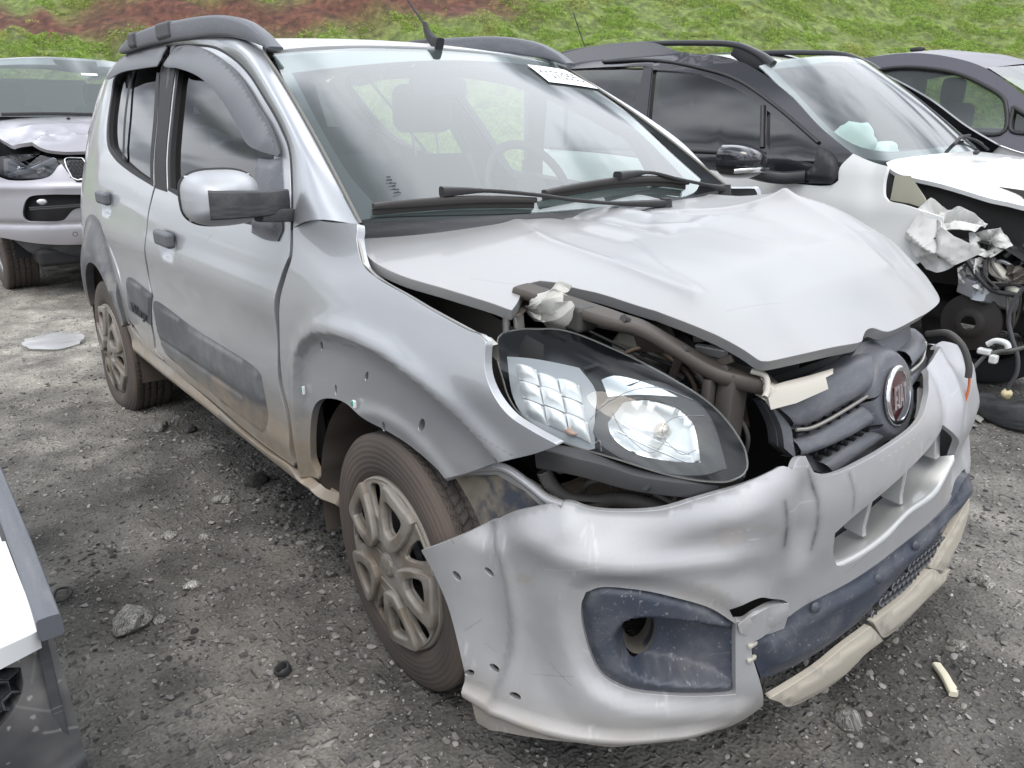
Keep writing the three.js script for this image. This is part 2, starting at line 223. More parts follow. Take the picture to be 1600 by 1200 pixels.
  gb3t: [[0.212,0.606],[0.144,0.629],[0.071,0.644],[0.017,0.648]],
  gb3b: [[0.199,0.578],[0.098,0.61],[-0.024,0.635],[-0.134,0.653]],
  gside: [[0.314,0.737],[0.305,0.717],[0.294,0.68],[0.293,0.646],[0.271,0.623],[0.275,0.661],[0.276,0.683]],
  gb4t: [[-0.108,0.767],[-0.201,0.765],[-0.45,0.733]],
  gb4b: [[-0.089,0.732],[-0.186,0.734],[-0.452,0.696]],
  gb5t: [[-0.083,0.717],[-0.175,0.72],[-0.353,0.704]],
  gb5b: [[-0.074,0.693],[-0.162,0.698],[-0.262,0.693]],
  emblem: [[-0.016,0.706]],
  lamp_blocks: [[-0.199,0.01],[-0.124,0.02],[-0.068,0.008],[-0.003,-0.087],[-0.053,-0.098],[-0.135,-0.079]],
  lamp_main: [[0.009,-0.045],[0.02,0.003],[0.054,0.024],[0.111,0.034],[0.146,0.019],[0.183,-0.043],[0.135,-0.063],[0.07,-0.076],[0.025,-0.064]],
  lamp_bezel: [[-0.009,-0.068],[-0.014,-0.025],[0.009,0.03],[0.05,0.067],[0.116,0.071],[0.167,0.046],[0.227,-0.032],[0.193,-0.062],[0.133,-0.086],[0.065,-0.093],[0.014,-0.085]],
  lamp_light: [[-0.227,0.026],[-0.178,0.036],[-0.085,0.047],[-0.036,0.01],[-0.018,-0.037],[0.004,-0.089],[-0.021,-0.102],[-0.077,-0.102],[-0.127,-0.088],[-0.175,-0.053]],
  lamp_clear: [[-0.033,0.028],[-0.016,0.046],[0.066,0.058],[0.103,0.055],[0.041,0.027],[-0.009,0]],
  crack: [[0.115,-0.042],[0.102,-0.023],[0.11,0.001],[0.133,0.02],[0.159,0.034]],
  suv_lamp: [[0.759,0.975],[0.691,0.988],[0.555,0.987],[0.461,0.97],[0.458,0.925],[0.529,0.86],[0.655,0.845],[0.738,0.845],[0.781,0.869]],
  suv_fog: [[0.678,0.699],[0.65,0.725],[0.549,0.736],[0.368,0.73],[0.354,0.696],[0.381,0.645],[0.429,0.63],[0.463,0.597],[0.494,0.564],[0.525,0.552],[0.684,0.554],[0.704,0.575],[0.709,0.61]],
  suv_slot: [[0.417,0.957],[0.403,0.969],[0.313,0.967],[0.305,0.954],[0.301,0.892],[0.329,0.834],[0.372,0.827],[0.399,0.841],[0.417,0.912]],
  suv_lip: [[0.818,0.658],[0.795,0.56],[0.77,0.482],[0.738,0.425],[0.655,0.407],[0.48,0.411],[0.381,0.424],[0.385,0.338],[0.473,0.194],[0.53,0.187],[0.661,0.284],[0.759,0.382],[0.827,0.493]],
  suv_screen: [[0.934,0.835],[0.401,0.849],[-0.393,0.911],[-0.162,0.42],[0.052,0.037],[0.49,0.029],[0.968,0.013]],
  cr_front_glass: [[-1.882,1.492],[-1.675,1.474],[-1.513,1.451],[-1.337,1.4],[-1.205,1.35],[-1.103,1.305],[-1.037,1.092],[-1.291,1.078],[-1.782,1.07],[-1.818,1.209]],
  cr_quarter_glass: [[-1.053,1.268],[-0.9,1.185],[-0.724,1.1],[-0.714,1.014],[-0.857,1.043],[-0.998,1.087]],
  cr_rear_glass: [[-2.623,1.526],[-2.207,1.52],[-1.956,1.509],[-1.939,1.273],[-1.91,1.067],[-2.48,1.058]],
  cr_pillar: [[-2.793,1.612],[-2.579,1.639],[-2.358,1.656],[-1.959,1.645],[-1.729,1.584],[-1.578,1.559],[-1.388,1.533],[-1.234,1.488],[-0.952,1.342],[-0.731,1.187],[-0.539,1.078],[-0.594,1.014],[-0.59,0.962],[-0.612,0.94],[-0.812,0.934],[-1.355,0.978],[-2.023,1.027],[-2.662,1.045]],
  cr_white: [[-2.66,1.037],[-2.021,1.02],[-1.354,0.971],[-0.811,0.928],[-0.611,0.935],[-0.583,0.957],[-0.587,1.014],[-0.539,1.078],[-0.449,1.048],[-0.368,1.03],[-0.371,0.955],[-0.356,0.901],[-0.335,0.883],[-0.272,0.874],[-0.197,0.855],[-0.206,0.794],[-0.277,0.725],[-0.483,0.702],[-1.32,0.606],[-2.648,0.453]],
  cr_mirror_base: [[-0.716,1.106],[-0.649,1.08],[-0.596,1.025],[-0.588,0.968],[-0.609,0.938],[-0.739,0.948],[-0.835,0.972],[-0.745,0.989],[-0.714,1.014]],
  sal_glass: [[-1.859,1.589],[-1.62,1.57],[-1.392,1.529],[-1.19,1.452],[-1.016,1.361],[-0.982,1.318],[-0.932,1.159],[-1.146,1.134],[-1.646,1.245],[-1.944,1.534]],
  sal_roofline: [[-2.119,1.697],[-1.732,1.705],[-1.396,1.641],[-1.194,1.561],[-0.986,1.438],[-0.785,1.307]],
};
const T3 = {
  slam: [[0.576,0.81,0.359],[0.588,0.82,0.352],[0.619,0.82,0.289],[0.626,0.82,0.19],[0.636,0.82,0.109],[0.643,0.8,0.118],[0.659,0.785,0.239],[0.642,0.77,0.315],[0.625,0.765,0.368],[0.593,0.77,0.342],[0.57,0.77,0.336],[0.582,0.79,0.345]],
  hose: [[0.397,0.639,0.7],[0.408,0.608,0.69],[0.426,0.585,0.67],[0.454,0.578,0.64],[0.479,0.581,0.6],[0.523,0.586,0.58],[0.565,0.574,0.55]],
  hose2: [[0.388,0.552,0.6],[0.413,0.588,0.6],[0.459,0.608,0.58],[0.504,0.604,0.56],[0.541,0.596,0.55],[0.566,0.59,0.54],[0.572,0.614,0.54]],
  lampbar: [[0.393,0.667,0.7],[0.469,0.678,0.69],[0.525,0.649,0.62],[0.589,0.639,0.56],[0.615,0.625,0.5]],
  rail_in: [[0.154,0.909,0.55],[0.283,0.891,0.52],[0.367,0.879,0.5],[0.405,0.867,0.47],[0.451,0.835,0.43],[0.505,0.794,0.38],[0.549,0.778,0.34],[0.579,0.765,0.3]],
  bracket: [[0.164,0.554,0.75],[0.273,0.612,0.74],[0.324,0.624,0.73],[0.386,0.609,0.72],[0.429,0.601,0.72],[0.474,0.606,0.72],[0.465,0.59,0.72],[0.421,0.578,0.72],[0.368,0.592,0.72],[0.315,0.609,0.73],[0.269,0.594,0.74]],
  liner: [[0.1,0.511,0.72],[0.252,0.588,0.72],[0.331,0.611,0.72],[0.451,0.589,0.72],[0.331,0.514,0.72],[0.189,0.421,0.72],[0.145,0.472,0.72]],
  film: [[0.148,0.868,0.55],[0.223,0.878,0.55],[0.245,0.927,0.55],[0.263,0.942,0.55],[0.295,0.933,0.55],[0.309,0.901,0.55],[0.289,0.857,0.55],[0.234,0.841,0.55],[0.195,0.853,0.55]],
  mirror_shell: [[-0.692,1.079,0.92],[-0.643,1.105,0.92],[-0.548,1.122,0.92],[-0.347,1.133,0.92],[-0.263,1.123,0.92],[-0.244,1.105,0.92],[-0.268,1.042,0.92],[-0.386,1.005,0.92],[-0.549,1,0.92],[-0.67,1.016,0.92]],
  rail_top: [[-2.417,1.509,0.57],[-2.314,1.551,0.57],[-2.082,1.565,0.57],[-1.663,1.561,0.57],[-1.413,1.546,0.57],[-1.248,1.53,0.57],[-1.077,1.504,0.57],[-0.969,1.47,0.57],[-0.898,1.432,0.57]],
  rail_bot: [[-2.337,1.512,0.57],[-1.902,1.519,0.57],[-1.552,1.509,0.57],[-1.315,1.495,0.57],[-1.135,1.474,0.57],[-1.02,1.45,0.57],[-0.914,1.42,0.57]],
  rail_l: [[-1.016,1.453,-0.57],[-1.128,1.505,-0.57],[-1.284,1.545,-0.57],[-1.496,1.579,-0.57],[-1.779,1.605,-0.57],[-2.1,1.62,-0.57]],
  antenna: [[-0.931,1.471,0],[-1.03,1.563,0],[-1.108,1.62,0]],
  wiper_blade_r: [[-0.259,1.047,0.647],[-0.241,1.049,0.561],[-0.209,1.05,0.398],[-0.173,1.041,0.231]],
  wiper_arm_r: [[-0.229,1.071,0.478],[-0.217,1.071,0.412],[-0.202,1.068,0.348],[-0.165,1.054,0.231],[-0.131,1.037,0.128],[-0.105,1.024,0.014],[-0.09,1.012,-0.176]],
  wiper_blade_l: [[-0.191,1.055,0.185],[-0.197,1.063,0.067],[-0.21,1.07,-0.109],[-0.217,1.065,-0.292],[-0.211,1.049,-0.415]],
  wiper_arm_l: [[-0.203,1.083,-0.098],[-0.214,1.087,-0.203],[-0.216,1.084,-0.261],[-0.195,1.063,-0.354],[-0.182,1.043,-0.462],[-0.167,1.024,-0.55]],
  ground_items: [[-3.696,0,0.848],[-0.604,0,1.248],[0.843,0,-0.159],[-0.17,0,1.009],[-0.671,0,1.056],[-1.918,0,0.779],[-1.828,0,0.68],[-1.184,0,0.668],[-1.138,0,0.806],[-0.864,0,1.339],[0.798,0,-0.321],[0.718,0,-0.64],[-0.991,0,1.02],[-0.914,0,0.937],[0.366,0,0.714],[0.754,0,0.079],[-2.638,0,1.014]],
  cr_mirror: [[-1.156,1.04,-1.82],[-1.126,1.084,-1.82],[-1.004,1.106,-1.82],[-0.933,1.114,-1.82],[-0.835,1.082,-1.82],[-0.792,1.037,-1.82],[-0.797,0.996,-1.82],[-0.879,0.954,-1.82],[-1.024,0.951,-1.82],[-1.13,0.98,-1.82]],
  cr_flap: [[-0.196,0.85,-2],[-0.143,0.824,-1.97],[-0.097,0.821,-1.97],[-0.028,0.782,-1.95],[0.059,0.749,-1.93],[0.119,0.723,-1.92],[0.055,0.675,-1.93],[-0.04,0.613,-1.95],[-0.107,0.614,-1.97],[-0.155,0.663,-1.98],[-0.223,0.731,-2]],
  cr_beam: [[0.084,0.531,-2.05],[0.101,0.475,-2.25],[0.125,0.407,-2.5],[0.18,0.293,-2.9]],
  cr_hose: [[0.079,0.659,-2.1],[0.124,0.619,-2.1],[0.168,0.585,-2.1],[0.212,0.543,-2.1]],
  cr_pipe: [[0.095,0.645,-2.1],[0.107,0.657,-2.1],[0.123,0.665,-2.1],[0.167,0.652,-2.1],[0.191,0.615,-2.1],[0.217,0.566,-2.1]],
  cr_disc: [[0.05,0.388,-2.15]],
  cr_wire: [[0.322,0.628,-1.8],[0.3,0.57,-1.8],[0.294,0.493,-1.8],[0.321,0.422,-1.8],[0.353,0.351,-1.8],[0.36,0.288,-1.8],[0.344,0.23,-1.8],[0.342,0.203,-1.8]],
  cr_wire2: [[0.21,0.265,-1.75],[0.239,0.32,-1.75],[0.257,0.349,-1.75],[0.277,0.364,-1.75],[0.308,0.381,-1.75],[0.351,0.394,-1.75],[0.4,0.423,-1.75]],
  uno_wire: [[0.604,0.763,-0.3],[0.649,0.775,-0.3],[0.679,0.759,-0.3],[0.694,0.74,-0.3],[0.708,0.706,-0.3],[0.71,0.684,-0.3]],
  corner_top: [[-0.11,0.66,1.469],[0.366,0.66,1.472],[0.375,0.66,1.486],[0.383,0.66,1.534],[0.385,0.66,1.571]],
  corner_low: [[0.2,0.549,1.478],[0.2,0.562,1.458],[0.2,0.29,1.463],[0.2,0.212,1.462],[0.2,0.547,1.53],[0.2,0.478,1.543],[0.2,0.526,1.487],[0.2,0.47,1.506]],
  frag: [[0.179,0.02,-2.078],[0.27,0.02,-2.008],[0.375,0.02,-1.988],[0.421,0.02,-2.135],[0.28,0.02,-2.264]],
  loop: [[-0.832,0.01,1.371],[-0.874,0.01,1.351],[-0.868,0.01,1.329],[-0.822,0.01,1.327],[-0.796,0.01,1.35],[-0.803,0.01,1.368]],
};
// ---------- building helpers ----------
const V3 = (a) => new THREE.Vector3(...a);
const numbers = {};
function numbered(n) { const k = numbers[n] = (numbers[n] ?? -1) + 1; return k ? n + '_' + String(k).padStart(3, '0') : n; }
function shade(m) { m.castShadow = m.receiveShadow = true; return m; }
function part(name, geo, mat, parent) { const m = shade(new THREE.Mesh(Array.isArray(geo) ? merge(geo) : geo, mat)); m.name = name; parent.add(m); return m; }
function each(name, list, mat, parent) { return list.map((g) => part(name, g, mat, parent))[0]; } // alike pieces, a mesh each
function thing(name, label, category, group) { const o = new THREE.Group(); o.name = numbered(name); o.userData = { label, category }; if (group) o.userData.group = group; scene.add(o); return o; }
function single(name, label, category, geo, mat, group) { const m = part(numbered(name), geo, mat, scene); m.userData = { label, category }; if (group) m.userData.group = group; return m; }
function merge(list) {
  const anyCol = list.some((g) => g.attributes.color);
  return mergeGeometries(list.map((g) => {
    let q = g.index ? g : g.clone();
    if (!q.index) { const n = q.attributes.position.count; q.setIndex([...Array(n).keys()]); }
    const c = new THREE.BufferGeometry();
    c.setIndex(q.index);
    for (const k of ['position', 'normal']) c.setAttribute(k, q.attributes[k]);
    c.setAttribute('uv', q.attributes.uv ?? new THREE.Float32BufferAttribute(new Float32Array(q.attributes.position.count * 2), 2));
    if (anyCol) c.setAttribute('color', q.attributes.color ?? new THREE.Float32BufferAttribute(new Float32Array(q.attributes.position.count * 3).fill(1), 3));
    return c;
  }));
}
function geo(pos, idx, nor, uv, col) {
  const g = new THREE.BufferGeometry();
  g.setAttribute('position', new THREE.Float32BufferAttribute(pos, 3));
  if (nor) g.setAttribute('normal', new THREE.Float32BufferAttribute(nor, 3));
  g.setAttribute('uv', new THREE.Float32BufferAttribute(uv ?? new Float32Array(pos.length / 3 * 2), 2));
  if (col) g.setAttribute('color', new THREE.Float32BufferAttribute(col, 3));
  g.setIndex(idx);
  if (!nor) g.computeVertexNormals();
  return g;
}
const move = (g, x, y, z) => g.translate(x, y, z);
// outline -> evenly spaced points; corners over `sharp` degrees stay sharp
function resample(P, step, sharp = 42) {
  const n = P.length, corner = P.map((p, i) => {
    const a = P[(i + n - 1) % n], b = P[(i + 1) % n];
    let d = Math.abs(Math.atan2(b[1] - p[1], b[0] - p[0]) - Math.atan2(p[1] - a[1], p[0] - a[0])); if (d > Math.PI) d = 2 * Math.PI - d;
    return d > sharp * Math.PI / 180;
  });
  const out = [];
  for (let i = 0; i < n; i++) {
    const b = P[i], c = P[(i + 1) % n], a = corner[i] ? [2 * b[0] - c[0], 2 * b[1] - c[1]] : P[(i + n - 1) % n], d = corner[(i + 1) % n] ? [2 * c[0] - b[0], 2 * c[1] - b[1]] : P[(i + 2) % n];
    const L = Math.hypot(c[0] - b[0], c[1] - b[1]); if (L < 1e-6) continue;
    const la = Math.sqrt(Math.hypot(b[0] - a[0], b[1] - a[1])) || 1e-3, lb = Math.sqrt(L), lc = Math.sqrt(Math.hypot(d[0] - c[0], d[1] - c[1])) || 1e-3;
    const k = Math.max(1, Math.round(L / step));
    const m = [0, 1].map((q) => { // centripetal tangents
      const m1 = (b[q] - a[q]) / la - (c[q] - a[q]) / (la + lb) + (c[q] - b[q]) / lb, m2 = (c[q] - b[q]) / lb - (d[q] - b[q]) / (lb + lc) + (d[q] - c[q]) / lc;
      return [m1 * lb, m2 * lb];
    });
    for (let j = 0; j < k; j++) {
      const t = j / k, t2 = t * t, t3 = t2 * t;
      out.push([0, 1].map((q) => (2 * t3 - 3 * t2 + 1) * b[q] + (t3 - 2 * t2 + t) * m[q][0] + (3 * t2 - 2 * t3) * c[q] + (t3 - t2) * m[q][1]));
    }
  }
  return out;
}
const inPoly = (P, x, y) => { let c = false; for (let i = 0, j = P.length - 1; i < P.length; j = i++) if ((P[i][1] > y) !== (P[j][1] > y) && x < ((P[j][0] - P[i][0]) * (y - P[i][1])) / (P[j][1] - P[i][1]) + P[i][0]) c = !c; return c; };
function delaunay(pts) { // sweep-line Bowyer-Watson
  const n = pts.length, idx = [...Array(n).keys()].sort((a, b) => pts[a][0] - pts[b][0] || a - b);
  let x0 = 1e9, y0 = 1e9, x1 = -1e9, y1 = -1e9;
  for (const p of pts) { x0 = Math.min(x0, p[0]); x1 = Math.max(x1, p[0]); y0 = Math.min(y0, p[1]); y1 = Math.max(y1, p[1]); }
  const d = Math.max(x1 - x0, y1 - y0) * 30, cx = (x0 + x1) / 2, cy = (y0 + y1) / 2, Q = [...pts, [cx - d, cy - d], [cx + d, cy - d], [cx, cy + d]];
  const circ = (i, j, k) => {
    const [ax, ay] = Q[i], bx_ = Q[j][0] - ax, by = Q[j][1] - ay, ex = Q[k][0] - ax, ey = Q[k][1] - ay, D = 2 * (bx_ * ey - by * ex);
    if (Math.abs(D) < 1e-14) return { i, j, k, x: ax, y: ay, r: 1e18 };
    const B = bx_ * bx_ + by * by, E = ex * ex + ey * ey, ux = (ey * B - by * E) / D, uy = (bx_ * E - ex * B) / D;
    return { i, j, k, x: ax + ux, y: ay + uy, r: ux * ux + uy * uy };
  };
  let open = [circ(n, n + 1, n + 2)]; const closed = [];
  for (const p of idx) {
    const [x, y] = Q[p], edges = new Map(), keep = [];
    for (const t of open) {
      const dx = x - t.x, dy = y - t.y;
      if (dx > 0 && dx * dx > t.r) { closed.push(t); continue; }
      if (dx * dx + dy * dy - t.r > 1e-12) { keep.push(t); continue; }
      for (const [a, b] of [[t.i, t.j], [t.j, t.k], [t.k, t.i]]) { const key = a < b ? a * 1e6 + b : b * 1e6 + a; edges.set(key, edges.has(key) ? null : [a, b]); }
    }
    for (const e of edges.values()) if (e) keep.push(circ(e[0], e[1], p));
    open = keep;
  }
  return [...closed, ...open].filter((t) => t.i < n && t.j < n && t.k < n).map((t) => [t.i, t.j, t.k]);
}
// a sheet-metal panel: the region of a surface inside an outline, with a hem turned in along its edges
function panel(F, outline, o = {}) {
  const { h = 0.035, b = 0.014, off = 0, hem = 0.012, mir = false, holes = [], toward = [-1.1, 0.6, 0], uv = (x, y) => [x, y], disp, sharp, back = 0 } = o;
  const loops = [resample(outline, b, sharp), ...holes.map((q) => resample(q, Math.min(b, o.hb ?? b), sharp))];
  const pts = [], loopIdx = loops.map((L) => L.map((p) => pts.push(p) - 1));
  let x0 = 1e9, y0 = 1e9, x1 = -1e9, y1 = -1e9;
  for (const p of loops[0]) { x0 = Math.min(x0, p[0]); x1 = Math.max(x1, p[0]); y0 = Math.min(y0, p[1]); y1 = Math.max(y1, p[1]); }
  const inside = (x, y) => inPoly(loops[0], x, y) && !loops.slice(1).some((L) => inPoly(L, x, y));
  for (let r = 0, y = y0 + h * 0.37; y < y1; y += h * 0.866, r++) for (let x = x0 + (r % 2) * h / 2 + h * 0.21; x < x1; x += h) {
    if (!inside(x, y)) continue;
    if (loops.some((L) => polyDist(L, x, y, true) ** 2 < (b * 0.75) ** 2)) continue;
    pts.push([x + (hash2(x * 9999, y * 9999) - 0.5) * h * 0.06, y + (hash2(y * 9999, x * 9999) - 0.5) * h * 0.06]);
  }
  const e = 1e-3, P = [], N = [];
  const base = (x, y) => { const q = F(x, y); return mir ? [q[0], q[1], -q[2]] : q; };
  const nAt = (x, y) => {
    const a = base(x + e, y), a2 = base(x - e, y), c = base(x, y + e), c2 = base(x, y - e);
    const n = nrm3(cross3([0, 1, 2].map((k) => a[k] - a2[k]), [0, 1, 2].map((k) => c[k] - c2[k])));
    const q = base(x, y), s = n[0] * (q[0] - toward[0]) + n[1] * (q[1] - toward[1]) + n[2] * (q[2] - (mir ? -toward[2] : toward[2]));
    return s < 0 ? n.map((v) => -v) : n;
  };
  const at = (x, y) => { const n = nAt(x, y), q = base(x, y), d = off + (disp ? disp(x, y) : 0); return [0, 1, 2].map((k) => q[k] + n[k] * d); };
  for (const p of pts) {
    P.push(at(p[0], p[1]));
    if (!disp) { N.push(nAt(p[0], p[1])); continue; }
    const ee = 0.003, a = at(p[0] + ee, p[1]), a2 = at(p[0] - ee, p[1]), c = at(p[0], p[1] + ee), c2 = at(p[0], p[1] - ee), n0 = nAt(p[0], p[1]);
    const n = nrm3(cross3([0, 1, 2].map((k) => a[k] - a2[k]), [0, 1, 2].map((k) => c[k] - c2[k])));
    N.push(n[0] * n0[0] + n[1] * n0[1] + n[2] * n0[2] < 0 ? n.map((v) => -v) : n);
  }
  const pos = [], nor = [], uvs = [], idx = [];
  pts.forEach((p, i) => { pos.push(...P[i]); nor.push(...N[i]); uvs.push(...uv(p[0], p[1])); });
  for (const [i, j, k] of delaunay(pts)) {
    const x = (pts[i][0] + pts[j][0] + pts[k][0]) / 3, y = (pts[i][1] + pts[j][1] + pts[k][1]) / 3;
    if (!inside(x, y)) continue;
    const f = cross3([0, 1, 2].map((q) => P[j][q] - P[i][q]), [0, 1, 2].map((q) => P[k][q] - P[i][q]));
    if (f[0] * N[i][0] + f[1] * N[i][1] + f[2] * N[i][2] < 0) idx.push(i, k, j); else idx.push(i, j, k);
  }
  if (hem) loopIdx.forEach((L, li) => {
    const l0 = loops[li], q0 = pts[L[0]], fx = base(q0[0] + e, q0[1]).map((v, k) => v - base(...q0)[k]), fy = base(q0[0], q0[1] + e).map((v, k) => v - base(...q0)[k]), c0 = cross3(fx, fy), n0 = N[L[0]];
    const sg = Math.sign(area2(l0)) * Math.sign(c0[0] * n0[0] + c0[1] * n0[1] + c0[2] * n0[2]) * (li ? -1 : 1);
    const start = pos.length / 3, m = L.length;
    for (let q = 0; q <= m; q++) {
      const i = L[q % m], pv = P[L[(q + m - 1) % m]], nx = P[L[(q + 1) % m]], t = nrm3([0, 1, 2].map((k) => nx[k] - pv[k] + 1e-9)), out = cross3(t, N[i]).map((v) => v * sg);
      const r = Math.min(0.0022, hem / 3), c = [0, 1, 2].map((k) => P[i][k]);
      for (const d1 of [0, 0.35, 1, hem / r]) {
        pos.push(...[0, 1, 2].map((k) => c[k] - N[i][k] * d1 * r));
        const w = d1 === 0 ? 0.25 : d1 < 1 ? 0.6 : 1; nor.push(...nrm3([0, 1, 2].map((k) => N[i][k] * (1 - w) + out[k] * w)));
        uvs.push(...uv(...pts[i]));
      }
    }
    for (let q = 0; q < m; q++) for (let r = 0; r < 3; r++) { const a = start + q * 4 + r; if (sg > 0) idx.push(a, a + 1, a + 4, a + 1, a + 5, a + 4); else idx.push(a, a + 4, a + 1, a + 1, a + 4, a + 5); }
  });
  return geo(pos, idx, nor, uvs);
}
const area2 = (P) => P.reduce((s, p, i) => { const q = P[(i + 1) % P.length]; return s + p[0] * q[1] - q[0] * p[1]; }, 0);
// smooth sheet through rows of points
function loft(rows, o = {}) {
  const { closed = false, uv, flat } = o, R = rows.length, C = rows[0].length, pos = [], idx = [], uvs = [];
  rows.forEach((r, i) => r.forEach((p, j) => { pos.push(...p); uvs.push(...(uv ? uv(p, i, j) : [j / (C - 1), i / (R - 1)])); }));
  for (let i = 0; i < R - 1; i++) for (let j = 0; j < (closed ? C : C - 1); j++) { const a = i * C + j, b = i * C + ((j + 1) % C), c = a + C, d = b + C; idx.push(a, b, d, a, d, c); }
  return geo(pos, idx, null, uvs);
}
// curve through points, resampled
function spline(P, n, closed = false) { return new THREE.CatmullRomCurve3(P.map(V3), closed, 'centripetal').getPoints(n).map((v) => [v.x, v.y, v.z]); }
function tube(P, r, seg = 0, radial = 8) { return new THREE.TubeGeometry(new THREE.CatmullRomCurve3(P.map(V3), false, 'centripetal'), seg || P.length * 6, r, radial); }
function ribbed(P, r, pitch = 0.006, depth = 0.0015) { // corrugated hose
  const c = new THREE.CatmullRomCurve3(P.map(V3), false, 'centripetal'), L = c.getLength(), n = Math.round(L / pitch) * 2, g = new THREE.TubeGeometry(c, n, r, 10), p = g.attributes.position;
  for (let i = 0; i <= n; i++) { const q = c.getPointAt(i / n), s = 1 + (i % 2 ? 1 : -1) * depth / r; for (let j = 0; j <= 10; j++) { const k = i * 11 + j; p.setXYZ(k, q.x + (p.getX(k) - q.x) * s, q.y + (p.getY(k) - q.y) * s, q.z + (p.getZ(k) - q.z) * s); } }
  g.computeVertexNormals(); return g;
}
const rbox = (w, h, d, r = 0.005, s = 2) => new RoundedBoxGeometry(w, h, d, s, Math.min(r, w / 2.01, h / 2.01, d / 2.01));
// a bar of rounded-rectangle section along a path; sec = [half width along `side`, half height]
function sweep(P, secs, n, o = {}) {
  const c = new THREE.CatmullRomCurve3(P.map(V3), false, 'centripetal'), M = o.m ?? 12, up0 = V3(o.up ?? [0, 1, 0]), rows = [];
  for (let i = 0; i <= n; i++) {
    const t = i / n, q = c.getPoint(t), tg = c.getTangent(t), sd = new THREE.Vector3().crossVectors(tg, up0).normalize(), up = new THREE.Vector3().crossVectors(sd, tg).normalize();
    const s = typeof secs === 'function' ? secs(t) : secs, row = [];
    for (let k = 0; k < M; k++) { const a = (k / M) * 2 * Math.PI, e = o.e ?? 0.5, ca = Math.sign(Math.cos(a)) * Math.abs(Math.cos(a)) ** e, sa = Math.sign(Math.sin(a)) * Math.abs(Math.sin(a)) ** e; row.push([0, 1, 2].map((j) => q.getComponent(j) + sd.getComponent(j) * ca * s[0] + up.getComponent(j) * sa * s[1])); }
    rows.push(row);
  }
  const g = [loft(rows, { closed: true })];
  for (const r of [rows[0], rows[n]]) { const m = r.reduce((a, p) => a.map((v, k) => v + p[k] / r.length), [0, 0, 0]); g.push(geo([...m, ...r.flat()], r.flatMap((_, k) => [0, 1 + k, 1 + (k + 1) % r.length]))); }
  return merge(g);
}
function extrude(P, depth, bevel = 0.003, holes = [], seg = 2) {
  const s = new THREE.Shape(P.map((p) => new THREE.Vector2(...p))); holes.forEach((h) => s.holes.push(new THREE.Path(h.map((p) => new THREE.Vector2(...p)))));
  return new THREE.ExtrudeGeometry(s, { depth, bevelEnabled: bevel > 0, bevelThickness: bevel, bevelSize: bevel, bevelOffset: -bevel, bevelSegments: seg, curveSegments: 12 });
}
// place a shape drawn in (x, y, z) so that its axes run along u, v, w at point p
function frame(g, p, u, v, w) { return g.applyMatrix4(new THREE.Matrix4().makeBasis(V3(u), V3(v), V3(w)).setPosition(...p)); }
const lathe = (P, seg = 48) => new THREE.LatheGeometry(P.map((p) => new THREE.Vector2(...p)), seg);
// uneven lump
function lump(r, rough, sx = 1, sy = 1, sz = 1, det = 3, sd = 1) {
  let g = new THREE.IcosahedronGeometry(1, det); g.deleteAttribute('uv'); g.deleteAttribute('normal'); g = mergeVertices(g, 1e-4);
  const p = g.attributes.position, v = new THREE.Vector3();
  for (let i = 0; i < p.count; i++) {
    v.fromBufferAttribute(p, i); let k = 1 + rough * (fbm(v.x * 1.7 + sd * 13, v.y * 1.7 + v.z * 1.3 + sd * 7, 4) - 0.5) * 2;
    for (let q = 0; q < 5; q++) { const a = V3([hash2(sd, q) - 0.5, hash2(sd, q + 9) - 0.4, hash2(sd, q + 20) - 0.5]).normalize(), d = v.dot(a) * k; if (d > 0.72) k *= 0.72 / d; }
    p.setXYZ(i, v.x * k * r * sx, v.y * k * r * sy, v.z * k * r * sz);
  }
  g.computeVertexNormals(); return g;
}
// textures
function tex(w, h, f, srgb = true, rep) {
  const d = new Uint8Array(w * h * 4);
  for (let j = 0; j < h; j++) for (let i = 0; i < w; i++) { const c = f((i + 0.5) / w, (j + 0.5) / h), o = (j * w + i) * 4; for (let k = 0; k < 3; k++) d[o + k] = clamp(c[k]) * 255; d[o + 3] = 255 * (c[3] ?? 1); }
  const t = new THREE.DataTexture(d, w, h); t.magFilter = THREE.LinearFilter; t.minFilter = THREE.LinearMipmapLinearFilter; t.generateMipmaps = true; t.wrapS = t.wrapT = THREE.RepeatWrapping; if (srgb) t.colorSpace = THREE.SRGBColorSpace; if (rep) t.repeat.set(...rep); t.needsUpdate = true; return t;
}
// periodic noise over 0..1 with n cells
const pnoise = (u, v, n, s = 0) => { const x = u * n, y = v * n, ix = Math.floor(x), iy = Math.floor(y), fx = x - ix, fy = y - iy, a = fx * fx * (3 - 2 * fx), b = fy * fy * (3 - 2 * fy), H = (i, j) => hash2(((ix + i) % n) + s * 101, ((iy + j) % n) + s * 57); return H(0, 0) * (1 - a) * (1 - b) + H(1, 0) * a * (1 - b) + H(0, 1) * (1 - a) * b + H(1, 1) * a * b; };
const pfbm = (u, v, n, o = 5, s = 0) => { let r = 0, a = 0.5, t = 0; for (let k = 0; k < o; k++) { r += a * pnoise(u, v, n, s + k); t += a; a *= 0.5; n *= 2; } return r / t; };
const lin = (r, g, b) => new THREE.Color().setRGB(r, g, b);
const s2 = (c) => (c <= 0.0031308 ? 12.92 * c : 1.055 * c ** (1 / 2.4) - 0.055); // linear to sRGB
// ---------- materials ----------
const std = (r, g, b, rough = 0.6, metal = 0, extra = {}) => new THREE.MeshStandardMaterial({ color: lin(r, g, b), roughness: rough, metalness: metal, side: THREE.DoubleSide, ...extra });
const phys = (r, g, b, rough = 0.4, metal = 0, extra = {}) => new THREE.MeshPhysicalMaterial({ color: lin(r, g, b), roughness: rough, metalness: metal, side: THREE.DoubleSide, ...extra });
